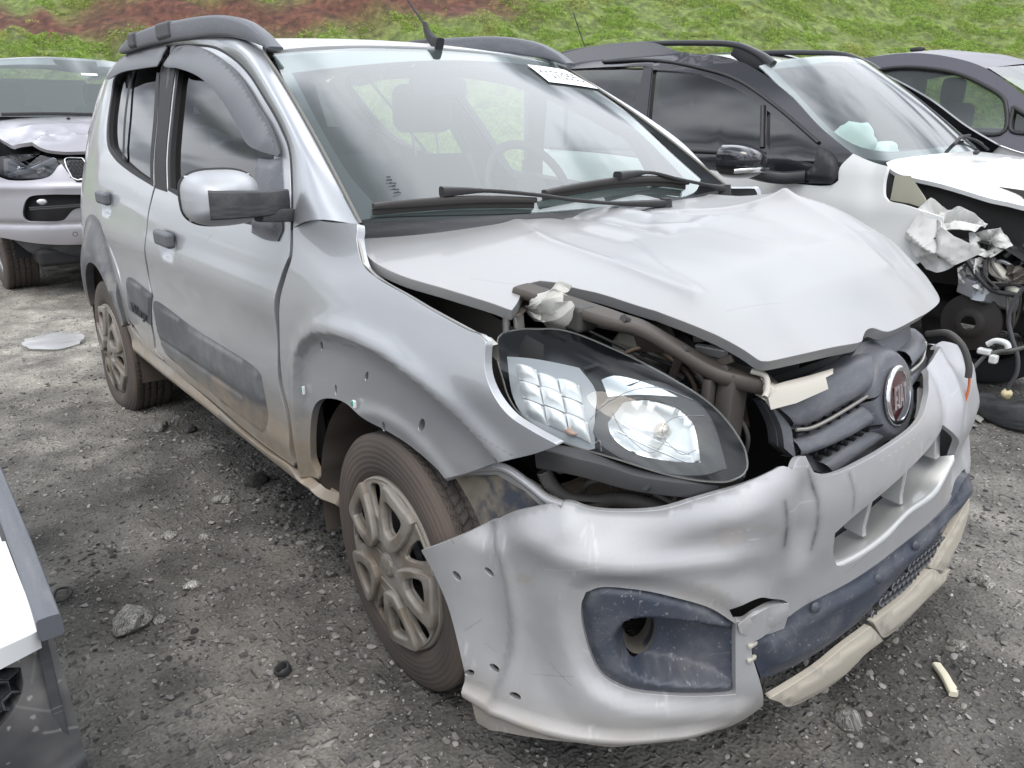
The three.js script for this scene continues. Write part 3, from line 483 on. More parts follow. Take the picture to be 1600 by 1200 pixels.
// paint with its own dust, mud and scratches: f(u, v) gives [mud 0..1, dust 0..1, scratch 0..1]
function paint(base, w, h, f, o = {}) {
  const mud = o.mud ?? [0.29, 0.24, 0.178], dust = o.dust ?? [0.42, 0.4, 0.37], met = o.metal ?? 0.72, ro = o.rough ?? 0.36;
  const cache = new Array(w * h), F = (u, v) => (cache[Math.floor(v * h) * w + Math.floor(u * w)] ??= f(u, v));
  const map = tex(w, h, (u, v) => { const [m, d, s] = F(u, v); return [0, 1, 2].map((k) => s2(mixn(mixn(mixn(base[k], dust[k], d), mud[k], m), s < 0 ? 0.8 : 0.08, Math.abs(s)))); });
  const rm = tex(w, h, (u, v) => { const [m, d, s] = F(u, v), q = Math.max(m, d); return [0, mixn(ro, 0.85, clamp(q + Math.abs(s) * 0.4)), met * (1 - clamp(q * 1.05))]; }, false);
  for (const t of [map, rm]) t.wrapS = t.wrapT = THREE.ClampToEdgeWrapping;
  return new THREE.MeshPhysicalMaterial({ map, roughnessMap: rm, metalnessMap: rm, roughness: 1, metalness: 1, clearcoat: o.coat ?? 0.35, clearcoatRoughness: o.coatRough ?? 0.12, side: THREE.DoubleSide });
}
const SILVER = [0.46, 0.475, 0.495];
const scratches = (n, sd, L) => [...Array(n).keys()].map((i) => { const x = hash2(i, sd), y = hash2(i, sd + 1), a = hash2(i, sd + 2) * 6.28, l = L * (0.3 + hash2(i, sd + 3)); return [x, y, x + Math.cos(a) * l, y + Math.sin(a) * l, 0.3 + 0.7 * hash2(i, sd + 4)]; });
const scratchAt = (list, u, v, w) => { let s = 0; for (const [a, b, c, d, k] of list) { if (u < Math.min(a, c) - w || u > Math.max(a, c) + w || v < Math.min(b, d) - w || v > Math.max(b, d) + w) continue; const q = polyDist([[a, b], [c, d]], u, v); if (q < w) s = Math.max(s, k * (1 - q / w)); } return s; };
const sideUV = (x, y) => [(x + 3.2) / 4.1, y / 1.6];
const sSide = scratches(40, 5, 0.05);
const silverSide = paint(SILVER, 1152, 576, (u, v) => {
  const x = u * 4.1 - 3.2, y = v * 1.6, n = fbm(x * 3.1 + 9, y * 4.3, 5), f = fbm(x * 22, y * 30, 3);
  const spray = 0.1 * Math.exp(-(((x + 0.7) / 0.35) ** 2)) + 0.08 * Math.exp(-(((x + 1.9) / 0.25) ** 2));
  const mud = clamp(sstep(0.5 + spray, 0.29 + spray * 0.6, y + (n - 0.5) * 0.26) * (0.55 + 0.75 * f));
  const film = 0.17 * fbm(x * 1.6, y * 2.2 + 4, 4) + 0.45 * sstep(0.85, 0.35, y + (n - 0.5) * 0.3) * (0.35 + 0.5 * f) * (x < 0.3 ? 1 : 0.6);
  const sp = hash2(Math.floor(u * 1152), Math.floor(v * 576)); return [clamp(mud * 1.05 + (sp > 0.985 ? 0.5 * sstep(0.75, 0.4, y) : 0)), clamp(film * 1.15), 0.5 * scratchAt(sSide, u, v, 0.0007)];
}, { coat: 0.75, coatRough: 0.05, rough: 0.34 });
const sClad = scratches(90, 65, 0.04);
const cladSide = paint([0.052, 0.058, 0.07], 1152, 576, (u, v) => {
  const x = u * 4.1 - 3.2, y = v * 1.6, n = fbm(x * 6 + 2, y * 9, 5), f = fbm(x * 30, y * 44, 3), st = fbm(x * 40, y * 3, 3);
  return [clamp(sstep(0.5, 0.37, y + (n - 0.5) * 0.16) * (0.5 + 0.7 * f)), clamp(0.16 + 0.4 * sstep(0.42, 0.72, n) * (0.4 + 0.8 * f) + 0.08 * sstep(0.5, 0.7, st) + 0.3 * sstep(0.6, 0.8, y) * n), -0.5 * scratchAt(sClad, u, v, 0.0007)];
}, { metal: 0, rough: 0.5, coat: 0.05, dust: [0.27, 0.265, 0.255] });
const sHood = scratches(14, 40, 0.08);
const silverHood = paint(SILVER.map((c) => c * 0.72), 576, 576, (u, v) => {
  const x = u * 1.3 - 0.5, z = v * 1.6 - 0.8, n = fbm(x * 4, z * 4, 5);
  const rub = Math.max(crease([[0.12, 0.18], [0.28, 0.27], [0.42, 0.3]], x, z, 0.005), crease([[0.14, 0.21], [0.33, 0.29]], x, z, 0.003)) * (0.4 + 0.6 * fbm(x * 60, z * 60, 2));
  return [0.06 * sstep(0.5, 0.65, x) * n, 0.16 + 0.28 * n * n + 0.14 * fbm(x * 9 + 3, z * 2, 4), clamp(0.22 * rub + 0.3 * scratchAt(sHood, u, v, 0.0012))];
}, { rough: 0.42 });
const sBump = scratches(70, 90, 0.035), sBump2 = scratches(60, 190, 0.05);
const bumpUV = (s, y) => [(s + 1.3) / 2.6, (y + 0.02) / 0.85];
const silverBump = paint(SILVER.map((c, k) => c * [1, 0.985, 0.985][k]), 1152, 400, (u, v) => {
  const s = u * 2.6 - 1.3, y = v * 0.85 - 0.02, n = fbm(s * 5 + 3, y * 7, 5), f = fbm(s * 30, y * 40, 3);
  const mud = sstep(0.25, 0.1, y + (n - 0.5) * 0.1) * (0.35 + 0.5 * f) + 0.3 * sstep(0.62, 0.8, n) * f;
  const dust = 0.12 + 0.4 * n * n + 0.35 * sstep(0.35, 0.15, y) * n;
  const rip = Math.max(crease([[0.37, 0.66], [0.35, 0.6], [0.345, 0.54], [0.35, 0.5]], s, y, 0.004), crease([[0.44, 0.62], [0.43, 0.57], [0.425, 0.53]], s, y, 0.005), 0.7 * crease([[0.27, 0.63], [0.255, 0.59], [0.25, 0.55]], s, y, 0.003));
  const num = crease([[0.01, 0.61], [-0.02, 0.625], [-0.05, 0.615], [-0.09, 0.64]], s, y, 0.006);
  const dk = clamp(0.85 * rip * (0.4 + f) + 0.5 * scratchAt(sBump, u, v, 0.0009) + 0.3 * num * f), lt = 0.6 * scratchAt(sBump2, u, v, 0.0009) + 0.3 * sstep(0.6, 0.75, fbm(s * 22 + 40, y * 16, 4)) * sstep(0.55, 0.8, fbm(s * 160, y * 34, 2)) * (s > 0.5 ? 1 : 0.4);
  const sp = hash2(Math.floor(u * 1152), Math.floor(v * 400)) ; return [clamp(mud + 0.35 * sstep(0.68, 0.76, fbm(s * 7 + 9, y * 9 + 2, 5)) + (sp > 0.985 ? 0.35 * n : 0)), clamp(dust + 0.1 * (f - 0.5) + (sp < 0.02 ? 0.3 : 0)), dk > lt ? dk : -clamp(lt)];
}, { rough: 0.46, coat: 0.2, coatRough: 0.25 });
const silver = phys(...SILVER, 0.38, 0.7, { clearcoat: 0.4, clearcoatRoughness: 0.12 });
const dirtySilver = phys(0.36, 0.345, 0.32, 0.6, 0.25);
const cream = std(0.5, 0.475, 0.42, 0.6, 0.05);
const blackGap = std(0.012, 0.012, 0.013, 0.8), darkMetal = std(0.05, 0.047, 0.045, 0.55, 0.4), brownMetal = std(0.11, 0.095, 0.082, 0.6, 0.35), rubber = std(0.03, 0.03, 0.032, 0.75);
const steel = std(0.42, 0.43, 0.45, 0.42, 0.85), paleMetal = std(0.5, 0.5, 0.5, 0.45, 0.6);
// dusty blue-grey plastic with fine scuffs
function plastic(base, seed0, amount, rough = 0.55) {
  const sc = scratches(70, seed0, 0.12);
  const map = tex(512, 512, (u, v) => { const n = pfbm(u, v, 5, 5, seed0), s = scratchAt(sc, u, v, 0.0022), sp = pnoise(u, v, 110, seed0 + 3) > 0.9 ? 1.6 * pnoise(u, v, 14, seed0 + 5) : 0, f2 = pfbm(u, v, 40, 3, seed0 + 9), k = clamp(amount * (0.5 * sstep(0.3, 0.8, n) * (0.5 + f2) + 0.7 * s + sp)); return [0, 1, 2].map((q) => s2(mixn(base[q], [0.3, 0.29, 0.275][q], k))); });
  const rm = tex(256, 256, (u, v) => { const n = pfbm(u, v, 5, 4, seed0); return [0, rough + 0.3 * (n - 0.4), 0]; }, false);
  return new THREE.MeshStandardMaterial({ map, roughnessMap: rm, roughness: 1, metalness: 0, side: THREE.DoubleSide });
}
const plasticBlue = plastic([0.036, 0.044, 0.064], 21, 0.4, 0.48), plasticGrey = plastic([0.095, 0.102, 0.118], 33, 0.4, 0.45), plasticDark = plastic([0.035, 0.037, 0.042], 47, 0.22, 0.5), plasticClad = plastic([0.095, 0.102, 0.115], 61, 0.85, 0.5);
for (const m of [plasticBlue, plasticGrey, plasticDark, plasticClad]) for (const t of [m.map, m.roughnessMap]) t.repeat.set(2.2, 2.2);
const glassFar = phys(0.7, 0.78, 0.75, 0, 0, { transmission: 0.95, thickness: 0, ior: 1.6 });
const mudPanel = (() => { const map = tex(512, 512, (u, v) => { const n = pfbm(u, v, 3, 6, 7), f = pfbm(u, v, 20, 4, 17), k = sstep(0.35, 0.6, n + 0.3 * (f - 0.5)); return [0, 1, 2].map((q) => s2(mixn([0.06, 0.068, 0.088][q], [0.25, 0.215, 0.165][q], k * (0.55 + 0.6 * f)))); }); map.repeat.set(2.4, 2.4); return new THREE.MeshStandardMaterial({ map, roughness: 0.85, side: THREE.DoubleSide }); })();
const visorMat = phys(0.05, 0.052, 0.06, 0.34, 0, { clearcoat: 0.15, clearcoatRoughness: 0.3 });
const chrome = std(0.75, 0.75, 0.76, 0.12, 1), mirrorGlass = std(0.8, 0.82, 0.83, 0.03, 1), dullChrome = std(0.55, 0.53, 0.49, 0.35, 0.8);
// laminated windscreen: two sheets reflect more than one; a thin film of dust scatters some light
const glassScreen = phys(0.66, 0.76, 0.735, 0, 0, { transmission: 0.94, thickness: 0, ior: 1.85 });
const glassSide = phys(0.06, 0.064, 0.068, 0, 0, { transmission: 0.98, thickness: 0, ior: 1.65 });
const glassDark = phys(0.05, 0.053, 0.06, 0, 0, { transmission: 0.97, thickness: 0, ior: 1.8 });
const glassClear = phys(0.9, 0.93, 0.93, 0.03, 0, { transmission: 1, thickness: 0, ior: 1.38 });
const frit = phys(0.028, 0.03, 0.034, 0.12, 0, { clearcoat: 0.7, clearcoatRoughness: 0.1 });
const seatCloth = std(0.075, 0.078, 0.085, 0.95), dashMat = std(0.055, 0.057, 0.062, 0.75), lining = std(0.33, 0.33, 0.32, 0.9);
// tyre with block tread
const tyreMat = (() => {
  const bump = tex(512, 256, (u, v) => {
    if (v < 0.3 || v > 0.7) { const t = v < 0.3 ? v / 0.3 : (1 - v) / 0.3; const g = 0.75 + 0.1 * Math.sin(t * 60); return [g, g, g]; }
    const t = (v - 0.3) / 0.4, row = Math.floor(t * 5), ph = (u * 44 + row * 0.37 + (row % 2 ? t * 5 : -t * 5) * 0.55) % 1;
    const g = ph < 0.16 || (ph > 0.55 && ph < 0.6) ? 0 : 1; return [g, g, g];
  }, false);
  const map = tex(512, 256, (u, v) => { const side = v < 0.3 || v > 0.7, n = pfbm(u, v, 8, 5, 3), k = side ? 0.15 + 0.75 * n : 0.1 + 0.5 * n; return [0, 1, 2].map((q) => s2(mixn(0.022, [0.13, 0.1, 0.082][q], clamp(k)))); });
  return new THREE.MeshStandardMaterial({ map, bumpMap: bump, bumpScale: 0.004, roughness: 0.85, side: THREE.DoubleSide });
})();
const hubMat = (() => { const map = tex(256, 256, (u, v) => { const n = pfbm(u, v, 6, 5, 12); return [0, 1, 2].map((q) => s2(mixn([0.27, 0.25, 0.225][q], [0.17, 0.142, 0.112][q], sstep(0.3, 0.7, n)))); }); map.repeat.set(3, 3); return new THREE.MeshStandardMaterial({ map, roughness: 0.62, metalness: 0.25, side: THREE.DoubleSide }); })();
// ---------- ground, bank, grass, gravel ----------
const dirBack = [-0.774, -0.633]; // away from the camera, level
const bankD = (x, z) => x * dirBack[0] + z * dirBack[1]; // metres beyond the front axle, away from the camera
const bankS = (x, z) => -x * dirBack[1] + z * dirBack[0];
function groundH(x, z) {
  const d = bankD(x, z), s = bankS(x, z), foot = 13.5 + 1.2 * Math.sin(s * 0.12) + s * 0.05;
  let h = 0.022 * (fbm(x * 1.1 + 40, z * 1.1 + 7, 4) - 0.5) * 2 * clamp(Math.hypot(x + 1, z) * 0.35 - 0.2, 0.25, 1);
  h += 0.011 * (fbm(x * 6 + 3, z * 6 + 9, 4) - 0.5) * 2 + 0.006 * (fbm(x * 22, z * 22, 3) - 0.5) * 2;
  h += 0.03 * Math.max(0, fbm(x * 4.2 + 70, z * 4.2 + 30, 4) - 0.62); // clods
  if (d > foot) { const q0 = d - foot, q = Math.min(q0, 15) + 0.06 * Math.max(0, q0 - 15) ** 0.5; h += 0.52 * (Math.sqrt(q * q + 1.4) - 1.183) * sstep(34, 20, Math.abs(s - 2)) + (fbm(x * 0.5, z * 0.5, 4) - 0.5) * 0.9 * clamp(q / 3) + 0.35 * (fbm(x * 1.9, z * 1.9, 3) - 0.5) * clamp(q / 2); }
  return h;
}
const redSoil = (x, z) => { // bare red earth on the bank
  const d = bankD(x, z), s = bankS(x, z), q = d - 13.5, n = fbm(x * 0.55 + 20, z * 0.55 + 3, 5), m = fbm(x * 2.3, z * 2.3 + 50, 4);
  const mid = 5.7 + 0.28 * (s + 13), w = 1.5, band = sstep(w, w * 0.4, Math.abs(q - mid + (n - 0.5) * 2.0)) * sstep(1.5, -1.5, s), spots = 0.35 * sstep(0.62, 0.7, n) * sstep(1, -4, s) + 0.3 * sstep(0.62, 0.7, m) * sstep(8, 3, q) * sstep(8, 12, s);
  return clamp(Math.max(band, spots) * sstep(0.25, 0.36, m + 0.1));
};
const groundMat = (() => {
  const N = 1024, hgt = new Float32Array(N * N), alb = new Float32Array(N * N);
  for (let j = 0; j < N; j++) for (let i = 0; i < N; i++) {
    const u = (i + 0.5) / N, v = (j + 0.5) / N, a = pfbm(u, v, 14, 6, 1), b = pnoise(u, v, 190, 3), c = pnoise(u, v, 96, 6), e = pnoise(u, v, 380, 9), st = sstep(0.74, 0.9, b), ch = sstep(0.8, 0.93, c), hole = sstep(0.2, 0.06, pnoise(u, v, 150, 8));
    alb[j * N + i] = 0.66 + 0.55 * (a - 0.5) + 0.16 * (e - 0.5) + st * 0.16 * (0.4 + pnoise(u, v, 60, 2)) + ch * 0.12 - hole * 0.22; hgt[j * N + i] = 0.45 * a + 0.12 * e + 0.2 * st + 0.3 * ch - 0.12 * hole;
  }
  const at = (A) => (u, v) => { const l = A[Math.floor(v * N) * N + Math.floor(u * N)]; return [l, l * 0.992, l * 0.978]; };
  const map = tex(N, N, at(alb)), bump = tex(N, N, at(hgt), false);
  return new THREE.MeshStandardMaterial({ map, bumpMap: bump, bumpScale: 0.026, vertexColors: true, roughness: 0.92 });
})();
{
  // one sheet; fine near the cars, coarse towards the horizon
  const axis = (n, fine, far) => { const a = [], k = Math.log(far / fine * 0.9) ; for (let i = -n; i <= n; i++) { const t = i / n, s = Math.sign(t), q = Math.abs(t); a.push(s * (q < 0.72 ? (q / 0.72) * fine : fine * Math.exp(((q - 0.72) / 0.28) ** 1.25 * k))); } return a; };
  const X = axis(270, 5.2, 190).map((v) => v - 1.8), Z = axis(240, 4.2, 190).map((v) => v - 0.4), nx = X.length, nz = Z.length, pos = [], col = [], uv = [], idx = [];
  for (let j = 0; j < nz; j++) for (let i = 0; i < nx; i++) {
    const x = X[i], z = Z[j], h = groundH(x, z), d = bankD(x, z), q = d - 13.5; pos.push(x, h, z); uv.push(x / 1.9, z / 1.9);
    const a = fbm(x * 0.8 + 5, z * 0.8, 5), b = fbm(x * 3.1, z * 3.1 + 8, 4);
    let c = [0.355, 0.343, 0.316]; // dry grey-brown dirt
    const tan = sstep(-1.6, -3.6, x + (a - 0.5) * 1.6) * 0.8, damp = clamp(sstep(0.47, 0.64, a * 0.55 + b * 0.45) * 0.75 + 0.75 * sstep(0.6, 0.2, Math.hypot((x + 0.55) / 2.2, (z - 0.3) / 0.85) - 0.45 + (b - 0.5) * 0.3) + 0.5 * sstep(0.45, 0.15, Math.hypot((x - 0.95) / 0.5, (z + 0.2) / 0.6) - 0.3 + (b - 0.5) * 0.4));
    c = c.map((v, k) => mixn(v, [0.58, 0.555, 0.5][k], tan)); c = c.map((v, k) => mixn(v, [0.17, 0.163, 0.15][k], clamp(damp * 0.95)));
    const red = q > -1.5 ? redSoil(x, z) : 0, g = sstep(-0.8, 1, q);
    const grassC = [0.28, 0.38, 0.095], soil = [0.225, 0.088, 0.057];
    c = c.map((v, k) => mixn(mixn(v, grassC[k] * (0.8 + 0.5 * b), g), soil[k] * (0.75 + 0.5 * b), red * g));
    col.push(...c);
  }
  for (let j = 0; j < nz - 1; j++) for (let i = 0; i < nx - 1; i++) { const a = j * nx + i; idx.push(a, a + nx, a + 1, a + 1, a + nx, a + nx + 1); }
  const g = part('ground', geo(pos, idx, null, uv, col), groundMat, scene); g.userData.kind = 'structure';
}
{ // grass on the bank: tufts of bent blades
  const blade = (w, h, bend, a, ox, oz) => { const c = Math.cos(a), s = Math.sin(a), P = [], n = 3; for (let i = 0; i <= n; i++) { const t = i / n, r = bend * t * t, y = h * t * (1 - 0.25 * t * bend / h), ww = w * (1 - t * 0.92); P.push([ox + c * r - s * ww, y, oz + s * r + c * ww], [ox + c * r + s * ww, y, oz + s * r - c * ww]); } const idx = []; for (let i = 0; i < n; i++) { const k = i * 2; idx.push(k, k + 1, k + 2, k + 1, k + 3, k + 2); } return geo(P.flat(), idx); };
  const mats = new THREE.MeshStandardMaterial({ color: 0xffffff, roughness: 0.8, side: THREE.DoubleSide });
  const shapes = [0, 1, 2].map((v) => merge([...Array(13).keys()].map((i) => blade(rr(0.004, 0.008), rr(0.06, 0.15), rr(0.06, 0.17), rr(0, 6.28), rr(-0.07, 0.07), rr(-0.07, 0.07)))));
  const grassG = new THREE.Group(); grassG.name = 'grass'; grassG.userData = { kind: 'stuff', label: 'short green grass covering the bank behind the cars', category: 'grass' }; scene.add(grassG);
  shapes.forEach((sh, v) => {
    const list = [];
    for (let t = 0; t < 120000; t++) {
      const s = rr(-13, 17), d = 13.2 + Math.pow(rnd(), 1.2) * 15, x = d * dirBack[0] - s * dirBack[1] , z = d * dirBack[1] + s * dirBack[0];
      const n = fbm(x * 1.3 + 9, z * 1.3, 4), red = redSoil(x, z);
      if (rnd() < red * 1.08 || n < 0.22 + 0.1 * rnd()) continue;
      const k = rr(0.22, 0.46) * (0.7 + n), m = new THREE.Matrix4().compose(new THREE.Vector3(x, groundH(x, z) - 0.01, z), new THREE.Quaternion().setFromEuler(new THREE.Euler(rr(-0.2, 0.2), rr(0, 6.28), rr(-0.2, 0.2))), new THREE.Vector3(k, k * rr(0.6, 1.15), k));
      const dry = clamp(0.75 * sstep(0.45, 0.75, fbm(x * 0.9 + 60, z * 0.9, 4)) + rr(-0.2, 0.25)), br = rr(1.05, 1.6);
      list.push([m, lin(mixn(0.24, 0.37, dry) * br, mixn(0.35, 0.37, dry) * br, mixn(0.07, 0.14, dry) * br)]);
    }
    const im = new THREE.InstancedMesh(sh, mats, list.length); im.name = 'tufts'; list.forEach(([m, c], i) => { im.setMatrixAt(i, m); im.setColorAt(i, c); }); shade(im); grassG.add(im);
  });
}
{ // gravel: pebbles and crumbs of earth over the yard
  const mat = new THREE.MeshStandardMaterial({ color: 0xffffff, roughness: 0.9 });
  const gravel = new THREE.Group(); gravel.name = 'gravel'; gravel.userData = { kind: 'stuff', label: 'loose grey gravel and crumbs of earth on the yard', category: 'gravel' }; scene.add(gravel);
  for (let v = 0; v < 4; v++) {
    const sh = toCreasedNormals(lump(1, 0.34, 1, 0.62, 0.85, 1, v + 3), 0.3), list = [];
    for (let t = 0; t < 60000; t++) {
      let x, z; const near = rnd() < 0.72;
      if (near) { const r = 4.2 * Math.sqrt(rnd()), a = rr(0, 6.28); x = -0.3 + r * Math.cos(a) * 1.1; z = 0.5 + r * Math.sin(a); } else { x = rr(-9, 3); z = rr(-5, 4); }
      const n = fbm(x * 1.9 + 31, z * 1.9 + 12, 4), pile = Math.max(Math.exp(-(((x + 0.75) / 0.7) ** 2 + ((z - 0.62) / 0.16) ** 2)), 0.9 * Math.exp(-(((x + 1.02) / 0.11) ** 2 + ((z - 1.25) / 0.09) ** 2)), 0.7 * Math.exp(-(((x + 0.45) / 0.14) ** 2 + ((z - 1.16) / 0.1) ** 2))), mud = sstep(-2.4, -3.4, x) * 0.5 + sstep(0.12, 0.02, Math.abs(x - 1.05)) * 0;
      if (n < 0.3 + 0.22 * rnd() + mud * 0.25 && rnd() > pile) continue;
      const r = 0.0015 + 0.0095 * Math.pow(rnd(), 7) + 0.006 * pile * rnd();
      const m = new THREE.Matrix4().compose(new THREE.Vector3(x, groundH(x, z) + r * 0.22, z), new THREE.Quaternion().setFromEuler(new THREE.Euler(rr(-0.5, 0.5), rr(0, 6.28), rr(-0.5, 0.5))), new THREE.Vector3(r * rr(0.8, 1.4), r * rr(0.6, 1), r));
      const k = rnd(), l = pile * rnd() > 0.25 ? rr(0.035, 0.08) : k < 0.03 ? rr(0.34, 0.48) : k < 0.5 ? rr(0.22, 0.36) : rr(0.1, 0.22);
      const dim = mixn(1, 0.72, sstep(0.003, 0.008, r));
      list.push([m, lin(l * dim, l * dim * rr(0.93, 0.98), l * dim * rr(0.84, 0.95))]);
    }
    const im = new THREE.InstancedMesh(sh, mat, list.length); im.name = 'pebbles'; list.forEach(([m, c], i) => { im.setMatrixAt(i, m); im.setColorAt(i, c); }); shade(im); gravel.add(im);
  }
}
// ---------- wheels ----------
// axis along z, outer face towards +z; flat: how far the bottom of the tyre is squashed
function tyreGeo(R, w, rimR, flat = 0, seg = 96) {
  const prof = [], N = 40, hw = w / 2;
  const pts = [[rimR, -hw * 0.82], [rimR + 0.012, -hw * 0.98], [rimR + (R - rimR) * 0.35, -hw * 1.05], [rimR + (R - rimR) * 0.62, -hw * 1.05], [R - 0.02, -hw * 1.0], [R - 0.006, -hw * 0.93], [R, -hw * 0.84]];
  const tread = []; for (const g of [-0.5, -0.17, 0.17, 0.5]) tread.push([R, hw * (g - 0.05)], [R - 0.006, hw * (g - 0.035)], [R - 0.006, hw * (g + 0.035)], [R, hw * (g + 0.05)]);
  const all = [...pts, ...tread, ...pts.map((p) => [p[0], -p[1]]).reverse()];
  const L = all.reduce((a, p, i) => (a.push(i ? a[i - 1] + Math.hypot(p[0] - all[i - 1][0], p[1] - all[i - 1][1]) : 0), a), []), tot = L[L.length - 1];
  const rows = [];
  for (let i = 0; i <= seg; i++) {
    const a = (i / seg) * 2 * Math.PI, c = Math.cos(a), s = Math.sin(a);
    rows.push(all.map(([r, z]) => {
      let x = r * c, y = r * s, zz = z;
      if (flat && s < 0) { const lim = -(R - flat), k = sstep(-0.2, -0.95, s); if (y < lim) { const over = lim - y; y = lim + over * 0.04; } const t = clamp((r - rimR) / (R - rimR)); zz = z * (1 + k * flat * 5.2 * Math.sin(Math.PI * Math.min(1, t * 1.05)) ) ; if (k > 0 && t > 0.2 && t < 0.8) y -= 0; }
      return [x, y, zz];
    }));
  }
  return loft(rows, { uv: (p, i, j) => [i / seg * 1, L[j] / tot] });
}
function hubGeo(R) {
  const plate = [], loops = [], holes = [], parts = { plate: null, loop: [] };
  const ring = (r, n = 64) => [...Array(n).keys()].map((i) => [r * Math.cos((i / n) * 6.28318), r * Math.sin((i / n) * 6.28318)]);
  const petal = (a, r0, r1, w0, w1, rnd0) => { // rounded trapezoid pointing outwards at angle a
    const P = [[r0, -w0], [r0 + (r1 - r0) * 0.45, -w0 - (w1 - w0) * 0.75], [r1, -w1], [r1 + 0.006, 0], [r1, w1], [r0 + (r1 - r0) * 0.45, w0 + (w1 - w0) * 0.75], [r0, w0], [r0 - 0.006, 0]];
    const c = new THREE.CatmullRomCurve3(P.map((p) => new THREE.Vector3(p[0], p[1], 0)), true, 'catmullrom', rnd0).getPoints(32).slice(0, 32);
    return c.map((p) => [p.x * Math.cos(a) - p.y * Math.sin(a), p.x * Math.sin(a) + p.y * Math.cos(a)]);
  };
  const slits = [], outer = [], inner = [];
  for (let k = 0; k < 5; k++) {
    const a = 1.25 + (k * 2 * Math.PI) / 5, b = a + Math.PI / 5;
    outer.push(petal(a, R * 0.33, R * 0.93, R * 0.13, R * 0.31, 0.42)); inner.push(petal(a + 0.03, R * 0.5, R * 0.8, R * 0.075, R * 0.18, 0.38));
    slits.push(petal(b, R * 0.56, R * 0.9, R * 0.03, R * 0.11, 0.5));
  }
  // dished disc with openings
  const holesAll = [...slits, ...inner.map((h) => h)];
  const disc = extrude(ring(R * 0.965), 0.008, 0.002, holesAll.map((h) => h.slice().reverse()));
  const dish = (g, dz) => { const p = g.attributes.position; for (let i = 0; i < p.count; i++) { const r = Math.hypot(p.getX(i), p.getY(i)) / R; p.setZ(i, p.getZ(i) + dz + 0.014 * (1 - r * r)); } g.computeVertexNormals(); return toCreasedNormals(g, 0.7); };
  parts.plate = dish(disc, 0);
  parts.loop = outer.map((o, k) => dish(extrude(o, 0.012, 0.005, [inner[k].slice().reverse()], 3), 0.005));
  parts.rim = lathe([[R * 0.94, -0.004], [R * 0.945, 0.004], [R * 0.97, 0.008], [R, 0.006], [R * 1.005, -0.006], [R * 0.99, -0.02]], 72).rotateX(Math.PI / 2);
  parts.cap = merge([lathe([[0.0001, 0.028], [R * 0.1, 0.027], [R * 0.135, 0.023], [R * 0.15, 0.014], [R * 0.17, 0.012], [R * 0.18, 0.004]], 32).rotateX(Math.PI / 2)]);
  return parts;
}
function steelRim(R) {
  const face = extrude([...Array(48).keys()].map((i) => [R * 0.9 * Math.cos(i / 48 * 6.28318), R * 0.9 * Math.sin(i / 48 * 6.28318)]), 0.004, 0.001, [...Array(10).keys()].map((k) => [...Array(12).keys()].map((i) => [R * 0.66 * Math.cos(k * 0.628) + 0.017 * Math.cos(-i / 12 * 6.283), R * 0.66 * Math.sin(k * 0.628) + 0.017 * Math.sin(-i / 12 * 6.283)])));
  return merge([move(face, 0, 0, -0.035), lathe([[R * 0.99, 0], [R * 0.93, -0.012], [R * 0.9, -0.05], [R * 0.84, -0.1], [R * 0.9, -0.16], [R, -0.17]], 48).rotateX(Math.PI / 2), move(new THREE.CylinderGeometry(R * 0.3, R * 0.34, 0.02, 24).rotateX(Math.PI / 2), 0, 0, -0.028)]);
}
const wheelCache = {};
function wheel(parent, p, o = {}) {
  const { R = 0.3, w = 0.175, rimR = 0.2, flat = 0, steer = 0, spin = 0, label, mats = {}, key = 'std' + flat, right = true, style = 'petal' } = o;
  const k = key + R + style, C = wheelCache[k] ??= { tyre: tyreGeo(R, w, rimR * 0.985, flat), hub: style === 'petal' ? hubGeo(rimR) : null, rim: steelRim(rimR) };
  const g = new THREE.Group(); g.name = 'wheel'; g.position.set(...p); g.rotation.y = (right ? 0 : Math.PI) - steer; if (label) g.userData = { label }; parent.add(g);
  part('tyre', C.tyre, mats.tyre ?? tyreMat, g);
  const rim = part('rim', C.rim, mats.rim ?? std(0.05, 0.05, 0.053, 0.5, 0.4), g); rim.position.z = w / 2 - 0.012;
  if (C.hub) {
    const hub = part('hubcap', merge([C.hub.plate, C.hub.rim, C.hub.cap, ...C.hub.loop]), mats.hub ?? hubMat, g); hub.position.z = w / 2 - 0.006; hub.rotation.z = spin;
  } else if (o.alloy) { const a = part('alloy_spokes', o.alloy(rimR), mats.hub ?? hubMat, g); a.position.z = w / 2 - 0.014; a.rotation.z = spin; }
  return g;
}
